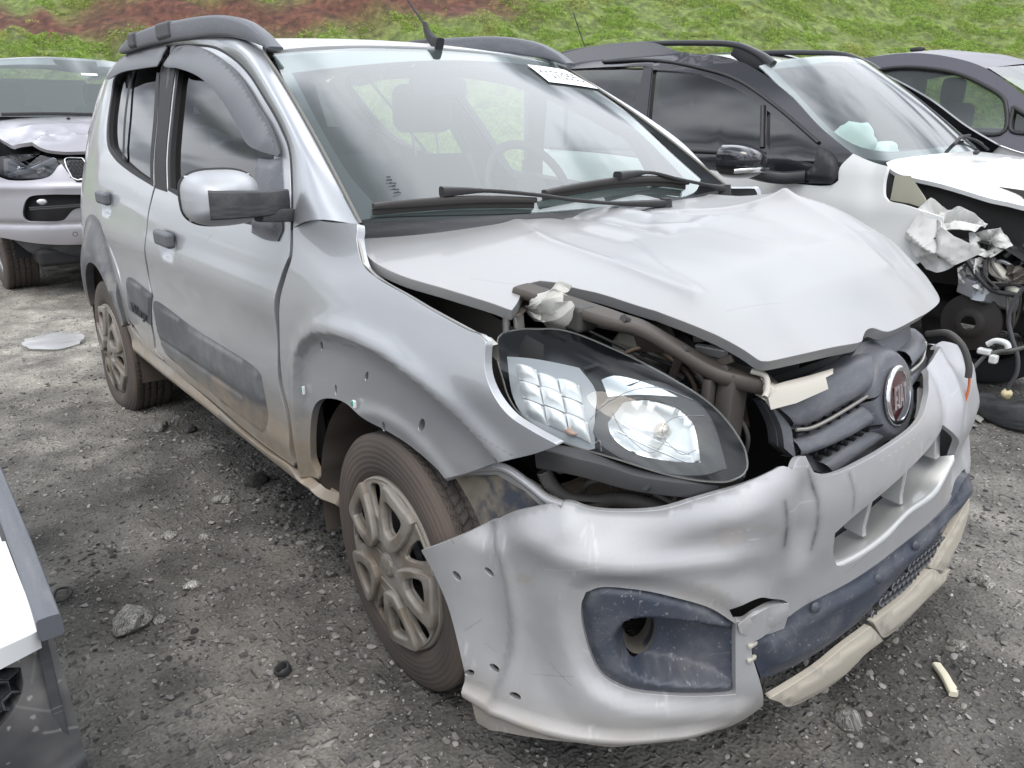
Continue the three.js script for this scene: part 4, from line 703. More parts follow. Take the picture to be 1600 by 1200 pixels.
// ---------- the crashed silver hatchback ----------
const car = thing('silver_hatchback', 'crashed silver hatchback with buckled bonnet and torn front bumper in the middle of the yard', 'car');
const FONT = await new FontLoader().loadAsync('fonts/droid/droid_sans_bold.typeface.json');
const lettering = (s, size, depth, sx = 1) => { const g = new TextGeometry(s, { font: FONT, size, depth, curveSegments: 4, bevelEnabled: false }); g.computeBoundingBox(); const b = g.boundingBox; g.translate(-(b.min.x + b.max.x) / 2, -(b.min.y + b.max.y) / 2, 0); g.scale(sx, 1, 1); g.deleteAttribute('uv'); return g; };
const side2 = (outline, o = {}) => [panel(S.side, outline, { uv: sideUV, ...o }), panel(S.side, outline, { uv: sideUV, ...o, mir: true })];
{
  // front wings
  const recess = [...T.fender_crease, [0.42, 0.45], [0.3, 0.1], [-0.5, 0.1]];
  const shoulder = (x, y) => 0.010 * Math.exp(-(((y - 0.8 + 0.1 * x) / 0.09) ** 2)) * sstep(-0.5, -0.2, x) + 0.012 * sstep(0.86, 0.99, y) * sstep(-0.05, -0.35, x) * 0;
  const fd = (x, y) => { const d = polyDist(recess, x, y, true); return -0.015 * sstep(0.008, -0.008, d) + 0.009 * Math.exp(-(((d - 0.012) / 0.03) ** 2)) + shoulder(x, y) + 0.006 * Math.exp(-(((Math.hypot(x, y - 0.29) - 0.345) / 0.02) ** 2)) - 0.004 * Math.exp(-(((x - 0.3) / 0.08) ** 2 + ((y - 0.72) / 0.05) ** 2)); };
  const slot = (x, y, a, l = 0.014, w = 0.006) => [...Array(10).keys()].map((i) => { const t = (i / 10) * 6.283, u = Math.cos(t) * l, v = Math.sin(t) * w; return [x + u * Math.cos(a) - v * Math.sin(a), y + u * Math.sin(a) + v * Math.cos(a)]; });
  const holes = [slot(-0.286, 0.735, 1.2), slot(-0.085, 0.712, 1.0), slot(-0.232, 0.641, 1.5), slot(-0.02, 0.615, 1.2), slot(0.118, 0.66, 1.0, 0.017, 0.009)];
  const fo = { h: 0.0115, b: 0.009, hb: 0.003, disp: fd, hem: 0.02, holes };
  const wing = part('front_wing', panel(S.side, T.fender, { uv: sideUV, ...fo }), silverSide, car); wing.userData = { label: 'right front wing with bare clip holes where its arch trim came off' };
  part('front_wing', panel(S.side, T.fender.map(([x, y]) => [Math.min(x, 0.27), y]), { uv: sideUV, h: 0.03, hem: 0.02, mir: true }), silver, car);
  const green = std(0.06, 0.3, 0.2, 0.5), white = std(0.7, 0.72, 0.72, 0.4);
  for (const [x, y, w, h] of [[-0.129, 0.637, 0.012, 0.018], [-0.385, 0.6, 0.004, 0.022]]) {
    const z = sideZ0(x, y) - 0.005; part('trim_clip', move(rbox(w, h, 0.008, 0.003), x, y, z), white, wing); part('clip_paint', move(rbox(w * 0.62, h * 0.7, 0.006, 0.002), x - 0.001, y + h * 0.12, z + 0.004), green, wing);
  }
  // light strip along the bonnet edge of the wing
  const strip = T.fender.slice(4, 12).map(([x, y], i) => { const q = S.side(x, y), w = clamp(i / 4); return [[q[0], q[1] + 0.001, q[2] - 0.001], [q[0] - 0.003, q[1] - 0.003, q[2] - 0.009], [q[0] - 0.004, q[1] - 0.012, q[2] - 0.012], [q[0] - 0.005, q[1] - 0.012, q[2] - 0.012 - 0.018 * w], [q[0] - 0.005, q[1] - 0.05, q[2] - 0.014 - 0.02 * w]]; });
  each('wing_flange', [loft(strip), loft(strip.map((r) => r.map((p) => [p[0], p[1], -p[2]])))], cream, car);
}
{
  // doors: shells with window openings, glass, seals, handles, mouldings
  const dd = (x, y) => 0.006 * Math.exp(-(((y - 0.795) / 0.05) ** 2)) - 0.004 * Math.exp(-(((y - 0.68) / 0.07) ** 2)) + 0.007 * sstep(0.46, 0.4, y) ;
  const bowl = (cx, cy) => (x, y) => dd(x, y) - 0.016 * Math.exp(-(((x - cx) / 0.06) ** 4 + ((y - cy) / 0.035) ** 4));
  const grow = (P, d) => { const c = P.reduce((a, p) => [a[0] + p[0] / P.length, a[1] + p[1] / P.length], [0, 0]); return P.map((p) => { const l = Math.hypot(p[0] - c[0], p[1] - c[1]); return [p[0] + (p[0] - c[0]) / l * d, p[1] + (p[1] - c[1]) / l * d]; }); };
  const black = std(0.012, 0.012, 0.014, 0.6);
  for (const [nm, out, win, hx, hy] of [['front_door', T.front_door, T.front_window, -1.385, 0.858], ['rear_door', T.rear_door, T.rear_window, -2.225, 0.925]]) {
    for (const mir of [false, true]) {
      const f = (F, P, o) => panel(F, P, { ...o, mir }), sg = mir ? -1 : 1;
      const door = part(nm, f(S.side, out, { uv: sideUV, h: 0.022, b: 0.012, hem: 0.026, disp: bowl(hx + 0.005, hy - 0.03), holes: [win] }), silverSide, car);
      part('window_seal', f(S.side, grow(win, 0.006), { off: -0.004, hem: 0.03, holes: [grow(win, -0.02)], h: 0.05 }), black, door);
      part('window_glass', f(S.side, grow(win, 0.004), { off: -0.022, hem: 0, h: 0.06 }), mir ? glassFar : glassSide, door).userData = { label: nm === 'front_door' ? 'front window reflecting streaked clouds' : 'rear window reflecting pale clouds' };
      // black tape on the centre pillar
      const tape = nm === 'front_door' ? [[-1.862, 1.39], [-1.8, 1.425], [-1.705, 1.415], [-1.69, 1.38], [-1.462, 1.0], [-1.592, 1.004], [-1.703, 1.2]] : [[-1.88, 1.39], [-1.724, 1.201], [-1.618, 1.012], [-1.655, 1.02], [-1.77, 1.21], [-1.92, 1.395]];
      part('pillar_tape', f(S.side, tape, { off: 0.0025, hem: 0.001, h: 0.05 }), black, door);
      const z = sideZ0(hx, hy);
      const h = part('door_handle', rbox(0.15, 0.052, 0.03, 0.013, 3), plasticGrey, door); h.position.set(hx, hy, sg * (z + 0.017)); h.rotation.set(0, 0, 0.0);
      if (nm === 'rear_door') { const bar = part('window_divider', loft([0, 1].map((e) => spline([[-2.13, 1.075], [-2.26, 1.24], [-2.42, 1.45]].map(([x, y]) => [x + e * 0.035, y, sg * (sideZ0(x, y) - 0.012)]), 12))), black, door); bar.userData = {}; }
      const M = nm === 'front_door' ? T.moulding_front : T.moulding_rear;
      const dome = (x, y) => 0.007 * sstep(0, 0.014, -polyDist(M, x, y, true)) - 0.004 * sstep(0.014, 0.004, Math.abs(y - 0.47 - (x + 1.6) * 0.004)) * (x < -0.8 ? 1 : 0);
      const mo = part('door_moulding', f(S.side, M, { off: 0.001, disp: dome, hem: 0.012, h: 0.014, b: 0.01, uv: sideUV }), cladSide, door);
      if (nm === 'rear_door' && !mir) { const g = lettering('Way', 0.036, 0.002, 2.0); const p = [-1.80, 0.53]; frame(g, [p[0], p[1], sideZ0(...p) + 0.0125], [1, -0.03, 0], [0.32, 0.95, 0], [0, 0, 1]); part('model_badge', g, black, mo); }
    }
  }
  // wind deflectors over the windows
  for (const [P, mir] of [[T.front_visor, false], [T.rear_visor, false], [T.front_visor, true], [T.rear_visor, true]]) {
    const front = P === T.front_visor, up = front ? P.slice(0, 9) : P.slice(1, 7), lo = front ? P.slice(10) : [...P.slice(8), P[0]];
    const dv = (x, y) => { const a = polyDist(up, x, y), b = polyDist(lo, x, y), t = a / (a + b + 1e-6); return 0.011 + 0.026 * t - 0.01 * t * t; };
    part('wind_deflector', panel(S.side, P, { disp: dv, hem: 0.004, h: 0.014, b: 0.01, mir }), visorMat, car);
  }
}
{
  // pillars, roof sides, roof, rear body, sills
  const A = [[-0.468, 0.985], [-0.489, 1.033], [-0.563, 1.153], [-0.663, 1.216], [-0.832, 1.292], [-1.01, 1.364], [-1.201, 1.418], [-1.399, 1.456], [-1.78, 1.484], [-2.2, 1.494], [-2.5, 1.478], [-2.8, 1.424], [-2.95, 1.38]].map(([x, y]) => S.side(x, y));
  const B = [...[-0.01, 0.06, 0.2, 0.36, 0.56, 0.78, 0.95].map((b) => S.screen(1.045, b)), ...[-1.16, -1.7, -2.15, -2.5, -2.82, -2.97].map((x) => S.roof(x, 0.5))];
  const As = spline(A, 60), Bs = spline(B, 60);
  for (const sg of [1, -1]) {
    const rows = As.map((a, i) => { const b = Bs[i], r = []; for (let k = 0; k <= 10; k++) { const t = k / 10, m = 0.032 * Math.sin(Math.PI * t) * (i < 45 ? 1 : mixn(1, 0.3, (i - 45) / 15)); r.push([mixn(a[0], b[0], t) + m * 0.35, mixn(a[1], b[1], t) + m * 0.6, sg * (mixn(a[2], b[2], t) + m * 0.75)]); } return r; });
    part('windscreen_pillar', loft(rows), silver, car);
    part('pillar_seal', tube(As.slice(0, 50).map((p) => [p[0] - 0.004, p[1] - 0.004, sg * (p[2] - 0.004)]), 0.0075, 100, 6), rubber, car);
    part('screen_seal', tube(Bs.slice(0, 34).map((p) => [p[0] + 0.002, p[1] + 0.003, sg * (p[2] - 0.002)]), 0.0045, 80, 6), std(0.16, 0.155, 0.14, 0.7), car);
  }
  const rp = []; for (const z of [-0.52, -0.4, -0.2, 0, 0.2, 0.4, 0.52]) rp.push([-0.922 - 0.044 * (z / 0.52) ** 2, z]); for (const z of [0.52, 0.3, 0, -0.3, -0.52]) rp.push([-3.0, z]);
  part('roof', panel(S.roof, rp, { h: 0.06, hem: 0.015, toward: [-2, 0.6, 0], b: 0.03 }), phys(0.58, 0.59, 0.6, 0.45, 0.15, { clearcoat: 0.4, clearcoatRoughness: 0.15 }), car);
  const Q = [[-2.05, 0.45], [-2.07, 0.62], [-2.172, 0.718], [-2.29, 0.817], [-2.412, 0.885], [-2.48, 0.956], [-2.47, 1.03], [-2.56, 1.165], [-2.70, 1.298], [-2.778, 1.418], [-2.88, 1.42], [-2.97, 1.38], [-3.02, 1.25], [-3.055, 1.05], [-3.06, 0.85], [-3.07, 0.6], [-3.06, 0.32], [-2.8, 0.3], [-2.74, 0.36], [-2.735, 0.45], [-2.66, 0.57], [-2.54, 0.645], [-2.376, 0.665], [-2.2, 0.61], [-2.1, 0.5]];
  part('rear_quarter', side2(Q, { h: 0.03, hem: 0.02 })[0], silverSide, car); part('rear_quarter', side2(Q, { h: 0.05, hem: 0.02 })[1], silver, car);
  const lampQ = [[-2.9, 1.16], [-2.86, 1.3], [-2.9, 1.4], [-2.97, 1.37], [-3.02, 1.24], [-3.05, 1.06], [-2.98, 1.02]];
  part('tail_lamp', side2(lampQ, { off: 0.004, h: 0.03, disp: (x, y) => 0.006 * sstep(0, 0.04, -polyDist(lampQ, x, y, true)) })[0], phys(0.5, 0.46, 0.46, 0.25, 0.1, { clearcoat: 1 }), car);
  for (const m of side2(T.sill, { h: 0.02, off: 0.004, disp: (x, y) => 0.014 * Math.exp(-(((y - 0.33) / 0.025) ** 2)) - 0.03 * sstep(0.31, 0.27, y), hem: 0.03 })) part('sill', m, silverSide, car);
  // grey plastic round the rear wheel
  const arc = (r, a0, a1, n) => [...Array(n + 1).keys()].map((i) => { const a = mixn(a0, a1, i / n), q = typeof r === 'function' ? r(i / n) : r; return [-2.376 + q * Math.cos(a), 0.29 + q * Math.sin(a)]; });
  const rOut = curve1([[0, 0.372], [0.12, 0.378], [0.3, 0.455], [0.45, 0.53], [0.58, 0.558], [0.72, 0.54], [0.88, 0.48], [1, 0.46]]);
  const clad = [...arc(rOut, 0.42, 2.85, 22), ...arc(0.352, 0.4, 2.85, 20).reverse()];
  const cd = (x, y) => { const r = Math.hypot(x + 2.376, y - 0.29); return 0.006 + 0.034 * sstep(0.0, 0.05, -polyDist(clad, x, y, true)) * sstep(0.56, 0.4, r) + 0.028 * sstep(0.40, 0.36, r); };
  for (const mir of [false, true]) part('rear_arch_trim', panel(S.side, clad, { disp: cd, hem: 0.035, h: 0.02, b: 0.012, mir, uv: sideUV }), cladSide, car);
  for (const sg of [1, -1]) for (const [x, r, y0] of [[0, 0.395, 0.29], [-2.376, 0.375, 0.28]]) {
    const L = []; for (let i = 0; i <= 26; i++) { const a = (x === 0 ? 1.05 : -0.25) + (i / 26) * (x === 0 ? 2.34 : 3.64); L.push([0.8, 0.74, 0.5, 0.47].map((z, k) => [x + (k === 3 ? r * 0.55 : r + (k === 0 ? 0.004 : 0.012 * Math.sin(i * 1.7 + k))) * Math.cos(a), y0 + (k === 3 ? r * 0.55 : r) * Math.sin(a), sg * (x < -1 ? z - 0.005 : z - 0.03)])); }
    part('wheel_arch_liner', loft(L), std(0.085, 0.068, 0.056, 0.95), car);
  }
  // dark structure seen through the gaps, floor, bulkheads
  const inner = [[-2.0, 0.36], [-0.43, 0.34], [-0.43, 0.98], [-0.52, 1.0], [-1.5, 0.985], [-2.44, 1.0], [-2.42, 0.9], [-2.06, 0.66]];
  for (const mir of [false, true]) part('inner_body', panel(S.side, inner, { off: -0.07, hem: 0.0, h: 0.08, mir }), std(0.02, 0.02, 0.021, 0.8), car);
  part('floor_pan', move(rbox(3.0, 0.03, 1.36, 0.01), -1.5, 0.27, 0), blackGap, car);
  part('bulkhead', move(rbox(0.03, 0.62, 1.3, 0.01), -0.3, 0.64, 0), blackGap, car);
  // rear end
  const tail = (z, y) => [-3.05 + 0.16 * (z / 0.7) ** 4 + (y > 0.95 ? 0.3 * (y - 0.95) ** 1.5 : 0.0) - (y < 0.7 ? 0.05 * sstep(0.72, 0.6, y) : 0), y, z];
  const win = [[-0.48, 1.03], [0.48, 1.03], [0.44, 1.34], [-0.44, 1.34]];
  const tg = part('tailgate', panel(tail, [[-0.66, 0.32], [0.66, 0.32], [0.68, 0.8], [0.62, 1.1], [0.52, 1.42], [-0.52, 1.42], [-0.62, 1.1], [-0.68, 0.8]], { holes: [win], h: 0.05, hem: 0.02 }), silver, car);
  part('rear_glass', panel(tail, win, { off: -0.004, hem: 0, h: 0.08 }), glassScreen, tg);
}
{
  // windscreen, its printed border, cowl, sticker, wipers
  const scr = part('windscreen', panel(S.screen, T.screen_edge, { hem: 0, h: 0.05, b: 0.03, uv: (a, b) => [a, b] }), glassScreen, car);
  part('screen_border', panel(S.screen, T.screen_edge, { off: -0.004, hem: 0, h: 0.06, b: 0.03, holes: [T.screen_clear] }), frit, scr);
  const st = T.sticker, q = (s, t) => { const a = mixn(mixn(st[0][0], st[3][0], s), mixn(st[1][0], st[2][0], s), t), b = mixn(mixn(st[0][1], st[3][1], s), mixn(st[1][1], st[2][1], s), t); return S.screen(a, b); };
  const rows = []; for (let j = 0; j <= 4; j++) rows.push([...Array(13).keys()].map((i) => q(i / 12, j / 4).map((v, k) => v + [0.004, 0.006, 0][k] * 0.7)));
  const tc = document.createElement('canvas'); tc.width = 512; tc.height = 192; const cx = tc.getContext('2d');
  cx.fillStyle = '#f7fbfa'; cx.fillRect(0, 0, 512, 192); cx.fillStyle = '#4a4e52'; cx.font = 'bold 118px sans-serif'; cx.fillText('1073995', 40, 136); cx.fillStyle = '#b9bfc0'; cx.fillRect(18, 150, 300, 7); cx.fillRect(10, 40, 6, 96);
  const tt = new THREE.CanvasTexture(tc); tt.colorSpace = THREE.SRGBColorSpace;
  part('number_sticker', loft(rows, { uv: (p, i, j) => [j / 12, 1 - i / 4] }), new THREE.MeshStandardMaterial({ map: tt, roughness: 0.6, side: THREE.DoubleSide }), scr).userData = { label: 'white paper label with printed lot number' };
  // glass maker's stamp
  const stamp = []; for (let k = 0; k < 6; k++) { const a = 0.86 - 0.0, p = S.screen(a - 0.005 * (k % 2), 0.115 + k * 0.014); stamp.push(move(new THREE.BoxGeometry(0.001, 0.003, 0.02 - 0.004 * (k % 3)), p[0] + 0.003, p[1] + 0.003, p[2])); }
  each('glass_stamp', stamp, std(0.06, 0.07, 0.08, 0.6), scr);
  const edge = [], rear = []; for (let i = 0; i <= 30; i++) { const a = mixn(-1.06, 1.05, i / 30), z = a * 0.645; edge.push(S.screen(a, 0.012).map((v, k) => v + [0.0, -0.004, 0][k])); rear.push([-0.1 - 0.17 * (z / 0.66) ** 2 * 1.0, 0.985 - 0.02 * (z / 0.66) ** 2, z * 1.01]); }
  part('cowl_panel', loft([edge, edge.map((p, i) => [mixn(p[0], rear[i][0], 0.3), mixn(p[1], rear[i][1], 0.3) - 0.014, mixn(p[2], rear[i][2], 0.3)]), edge.map((p, i) => [mixn(p[0], rear[i][0], 0.7), mixn(p[1], rear[i][1], 0.7) - 0.01, mixn(p[2], rear[i][2], 0.7)]), rear]), plasticDark, car);
  for (const [bl, arm] of [[T3.wiper_blade_r, T3.wiper_arm_r], [T3.wiper_blade_l, T3.wiper_arm_l]]) {
    const w = new THREE.Group(); w.name = 'wiper'; car.add(w); const wm = std(0.022, 0.021, 0.021, 0.45);
    each('wiper_blade', [sweep(bl, (t) => [0.011, 0.007 + 0.003 * Math.sin(t * 3.14)], 24, { e: 0.6 }), sweep(bl.map((p) => [p[0] - 0.006, p[1] - 0.014, p[2]]), [0.003, 0.007], 24)], std(0.03, 0.026, 0.024, 0.5), w);
    part('wiper_arm', sweep(arm, (t) => [mixn(0.016, 0.008, clamp(t * 3)) + 0.007 * sstep(0.75, 1, t), mixn(0.013, 0.005, clamp(t * 3.5)) + 0.006 * sstep(0.8, 1, t)], 30, { e: 0.6 }), wm, w);
    part('wiper_pivot', move(new THREE.CylinderGeometry(0.016, 0.02, 0.03, 16), ...arm[arm.length - 1]), wm, w);
  }
}
{
  // buckled bonnet
  const hoodUV = (x, z) => [(x + 0.5) / 1.3, (z + 0.8) / 1.6];
  const left = [[-0.36, -0.62], [-0.2, -0.635], [0.0, -0.62], [0.14, -0.585], [0.25, -0.56], [0.36, -0.53], [0.45, -0.49], [0.53, -0.44], [0.59, -0.375]];
  const out = [...T.hood.slice(0, 6), ...left.filter((p, i) => i > 0), ...T.hood.slice(15)];
  const h = part('bonnet', panel(S.hood, out, { uv: hoodUV, h: 0.0125, b: 0.01, hem: 0.024, toward: [-0.5, 0.2, 0] }), silverHood, car); h.userData = { label: 'buckled silver bonnet with folded ridges and scuffs' };
  // inner frame of the bonnet, a little below it
  part('bonnet_frame', panel(S.hood, out.map(([x, z]) => [mixn(0.1, x, 0.97), z * 0.96]), { off: -0.03, hem: 0.0, h: 0.06, toward: [-0.5, 0.2, 0] }), brownMetal, h);
}
{
  // bumper skin and what is fixed in it
  const B = T.bumper, out = [...B.slice(0, 18), [-0.003, 0.67], [-0.06, 0.7], [-0.1, 0.725], [-0.16, 0.742], [-0.27, 0.76], [-0.38, 0.762], [-0.5, 0.73], [-0.62, 0.69], [-0.8, 0.65], [-0.95, 0.6], [-1.1, 0.5], [-1.12, 0.3], [-1.0, 0.16], [-0.8, 0.17], [-0.6, 0.19], [-0.45, 0.26], [-0.425, 0.42], [-0.33, 0.43], [-0.23, 0.405], [-0.09, 0.395], [0.12, 0.38], [0.35, 0.37], [0.468, 0.345], ...B.slice(33)];
  const fogHole = T.fog, clip = (x, y, a) => [...Array(10).keys()].map((i) => { const t = (i / 10) * 6.283; return [x + Math.cos(t) * 0.012 * Math.cos(a) - Math.sin(t) * 0.0065 * Math.sin(a), y + Math.cos(t) * 0.012 * Math.sin(a) + Math.sin(t) * 0.0065 * Math.cos(a)]; });
  const fogS = resample(T.fog, 0.012), creaseP = [[0.985, 0.535], [0.955, 0.47], [0.935, 0.38], [0.925, 0.3], [0.94, 0.2], [0.96, 0.14]].map((p) => [...p, 0]);
  const creaseX = curve1([[0.1, 0.965], [0.14, 0.96], [0.2, 0.94], [0.3, 0.925], [0.38, 0.935], [0.47, 0.955], [0.535, 0.985], [0.6, 1.02]]), creaseS = spline(creaseP, 40);
  const topEdge = resample(B, 0.008).filter(([s, y]) => s > 0.4 && s < 1.0 && y > 0.52);
  const bd = (s, y) => {
    const dc = polyDist(creaseS, s, y), sideOf = s - creaseX(y);
    let d = 0.004 * Math.exp(-(((sideOf + 0.012) / 0.014) ** 2)) - 0.008 * sstep(-0.004, 0.01, sideOf) * sstep(0.15, 0.19, y) + 0.034 * sstep(0.02, 0.17, sideOf) * sstep(0.12, 0.24, y);
    d -= 0.03 * sstep(-0.12, -0.34, s) * sstep(0.38, 0.52, y);
    d += 0.013 * Math.exp(-(((y - 0.17) / 0.013) ** 2)) * sstep(0.48, 0.6, s) - 0.008 * sstep(0.165, 0.145, y) * sstep(0.48, 0.6, s); // lower ridge
    const f = polyDist(fogS, s, y, true); d += 0.011 * sstep(0.11, 0.035, f) - 0.011 * sstep(0.04, 0.0, f);
    d += 0.016 * Math.exp(-(((y - 0.52 - 0.03 * (s - 0.6)) / 0.03) ** 2)) * sstep(0.42, 0.55, s) * sstep(0.95, 0.8, s); // swage under the lamp
    d -= 0.02 * Math.exp(-(((s - 0.38) / 0.03) ** 2)) * sstep(0.45, 0.55, y) * sstep(0.72, 0.6, y);
    d -= 0.022 * sstep(0.06, -0.01, polyDist(topEdge, s, y)) * sstep(0.42, 0.52, s);
    d += 0.012 * (fbm(s * 9, y * 9, 2) - 0.5) * (s < -0.25 ? 2.4 : 0.35); // crumpled on the far side
    d -= 0.014 * Math.exp(-(((s + 0.1 + (y - 0.6) * 0.4) / 0.025) ** 2)) * sstep(0.55, 0.66, y) - 0.012 * Math.exp(-(((s + 0.17 + (y - 0.6) * 0.5) / 0.03) ** 2)) * sstep(0.5, 0.66, y);
    return d;
  };
  const bmp = part('front_bumper', panel(S.bumper, out, { uv: bumpUV, h: 0.0125, b: 0.008, hb: 0.004, disp: bd, hem: 0.014, toward: [-0.3, 0.4, 0], holes: [T.slot, fogHole, T.tear, clip(1.05, 0.405, 0.9), clip(0.985, 0.43, 0.6), clip(0.955, 0.245, 0.1), clip(1.005, 0.215, -0.6), clip(0.9, 0.215, 0)] }), silverBump, car);
  bmp.userData = { label: 'torn and dented silver front bumper hanging loose at its right end' };
  const on = (s, y, off = 0) => { const e = 1e-3, q = S.bumper(s, y), a = S.bumper(s + e, y), b = S.bumper(s, y + e); let n = nrm3(cross3(a.map((v, k) => v - q[k]), b.map((v, k) => v - q[k]))); if (n[0] * (q[0] + 0.3) + n[2] * q[2] < 0) n = n.map((v) => -v); return q.map((v, k) => v + n[k] * off); };
  // fog lamp surround: dished, with an empty round hole
  const fc = [0.64, 0.35], F = T.fog.map(([s, y]) => [fc[0] + (s - fc[0]) * 1.03, fc[1] + (y - fc[1]) * 1.04]), fi = T.fog_in, lampHole = [...Array(24).keys()].map((i) => [0.676 + 0.034 * Math.cos(i / 24 * 6.283), 0.352 + 0.045 * Math.sin(i / 24 * 6.283)]);
  const fiS = resample(fi, 0.01), fdsp = (s, y) => { const d = polyDist(fiS, s, y, true); return -0.014 + 0.013 * sstep(0, 0.02, -polyDist(F, s, y, true)) - 0.05 * sstep(0.002, -0.02, d) * sstep(0.45, 0.62, s) - 0.014 * sstep(0.004, -0.006, d); };
  const fs = part('fog_lamp_surround', panel(S.bumper, F, { disp: fdsp, h: 0.008, b: 0.008, hem: 0.02, toward: [-0.3, 0.4, 0], holes: [lampHole] }), plasticBlue, bmp);
  { const r = []; for (let k = 0; k < 3; k++) r.push([...lampHole, lampHole[0]].map((p) => on(...p, -0.055 - k * 0.03))); part('lamp_tube', loft(r), std(0.16, 0.145, 0.125, 0.7), fs); }
  // slot with a sloping shelf, ribs and black openings behind
  const sl = T.slot, shelfLow = [sl[11], sl[10], sl[9], sl[8]], low = spline([[0.283, 0.436], [0.235, 0.43], [0.1, 0.44], [0.016, 0.466], [-0.125, 0.475], [-0.18, 0.53]].map((p) => [p[0], p[1], 0]), 24), up = spline([[0.283, 0.428], [0.235, 0.422], [0.1, 0.43], [0.016, 0.45], [-0.1, 0.472], [-0.165, 0.52]].map((p) => [p[0], p[1], 0]), 24);
  const hi = spline([[0.29, 0.53], [0.235, 0.545], [0.1, 0.585], [0.016, 0.605], [-0.09, 0.64], [-0.15, 0.63]].map((p) => [p[0], p[1], 0]), 24);
  const shelf = [low.map((p) => on(p[0], p[1], -0.001)), low.map((p) => on(p[0], p[1] + 0.012, -0.006)), low.map((p, i) => on(mixn(p[0], up[i][0], 0.6), mixn(p[1], up[i][1], 0.5), -0.042)), up.map((p) => on(p[0], p[1], -0.075))];
  const slp = part('slot_shelf', loft(shelf), phys(0.5, 0.51, 0.5, 0.4, 0.5, { clearcoat: 0.5 }), bmp);
  part('slot_back', loft([up.map((p) => on(p[0], p[1] - 0.01, -0.078)), hi.map((p) => on(p[0], p[1], -0.078))]), blackGap, slp);
  for (const [t, w] of [[0.36, 0.0055], [0.66, 0.0055], [0.985, 0.012]]) { const i = Math.round(t * 24), lo = [up[i][0] + 0.02, up[i][1] + 0.006], top = hi[i]; const col = (e, d) => [on(top[0] + e * w, top[1] + 0.01, d), on(lo[0] + e * w, lo[1] + 0.03, d + 0.004), on(lo[0] + e * w * 1.1, lo[1] + 0.012, d + 0.008)]; part('slot_rib', loft([col(-1, -0.075), col(-1, -0.036), col(-0.8, -0.033), col(0.8, -0.033), col(1, -0.036), col(1, -0.075)]), phys(0.5, 0.51, 0.5, 0.4, 0.5), slp); }
  // dark blue band across the lower front
  const bandD = (s, y) => -0.004 + 0.016 * sstep(0, 0.035, -polyDist(T.band, s, y, true)) + 0.006 * sstep(0.33, 0.37, y - 0.0 * s);
  part('bumper_band', panel(S.bumper, T.band, { disp: bandD, h: 0.014, b: 0.012, hem: 0.02, toward: [-0.3, 0.4, 0] }), plasticBlue, bmp);
  for (const [s, y] of [[-0.02, 0.385], [0.13, 0.365], [0.33, 0.375]]) part('band_clip', lathe([[0, 0.006], [0.008, 0.005], [0.011, 0]], 14).rotateX(0.2).rotateZ(-1.4).translate(...on(s, y, 0.013)), plasticBlue, bmp);
  // honeycomb
  const hexes = []; for (let r = 0; r < 4; r++) for (let c = 0; c < 24; c++) { const s = 0.15 - c * 0.0195 - (r % 2) * 0.00975, y = 0.268 + r * 0.0175; if (!inPoly(T.hex, s, y)) continue; const h = []; for (const [q, o] of [[1, 0.0], [0.82, 0.004], [0.74, -0.02]]) h.push([...Array(7).keys()].map((k) => on(s + 0.0108 * q * Math.sin(k * 1.0472), y + 0.0112 * q * Math.cos(k * 1.0472), o + 0.002))); hexes.push(loft(h)); }
  if (hexes.length) part('honeycomb_grille', merge(hexes), plasticGrey, bmp).userData = { kind: 'stuff' };
  part('grille_backing', panel(S.bumper, [[0.16, 0.25], [-0.25, 0.27], [-0.25, 0.36], [-0.05, 0.35], [0.16, 0.29]], { off: -0.03, hem: 0, toward: [-0.3, 0.4, 0] }), blackGap, bmp);
  // pale broken strip along the bottom
  const tanPl = plastic([0.42, 0.385, 0.32], 83, 0.5, 0.6);
  for (const [k, o] of [['strip_a', 0.014], ['strip_b', 0.012], ['strip_c', 0.01]]) part('skid_strip', panel(S.bumper, T[k], { disp: (s, y) => o + 0.006 * sstep(0, 0.02, -polyDist(T[k], s, y, true)), h: 0.014, b: 0.01, hem: 0.014, toward: [-0.3, 0.4, 0] }), tanPl, bmp);
  // torn flap curling out below the tear
  part('torn_flap', panel(S.bumper, T.curl.map(([s, y]) => [Math.max(s, 0.388 + (0.4 - y) * 0.2), y]), { disp: (s, y) => 0.001 + 0.004 * Math.exp(-(((y - 0.385) / 0.03) ** 2)) + 0.005 * fbm(s * 30, y * 30, 2), h: 0.008, b: 0.006, hem: 0.003, toward: [-0.3, 0.4, 0] }), silverBump, bmp);
  for (const y of [0.335, 0.305]) part('clip_tab', move(rbox(0.008, 0.009, 0.024, 0.003), ...on(0.47, y, 0.006)), std(0.4, 0.385, 0.33, 0.55), bmp);
  part('bracket', [tube(T3.bracket.slice(0, 6), 0.009, 40, 6), loft([T3.bracket.slice(0, 6), T3.bracket.slice(6).reverse().slice(0, 5).concat([T3.bracket[6]]).slice(0, 6)])], paleMetal, bmp);
}
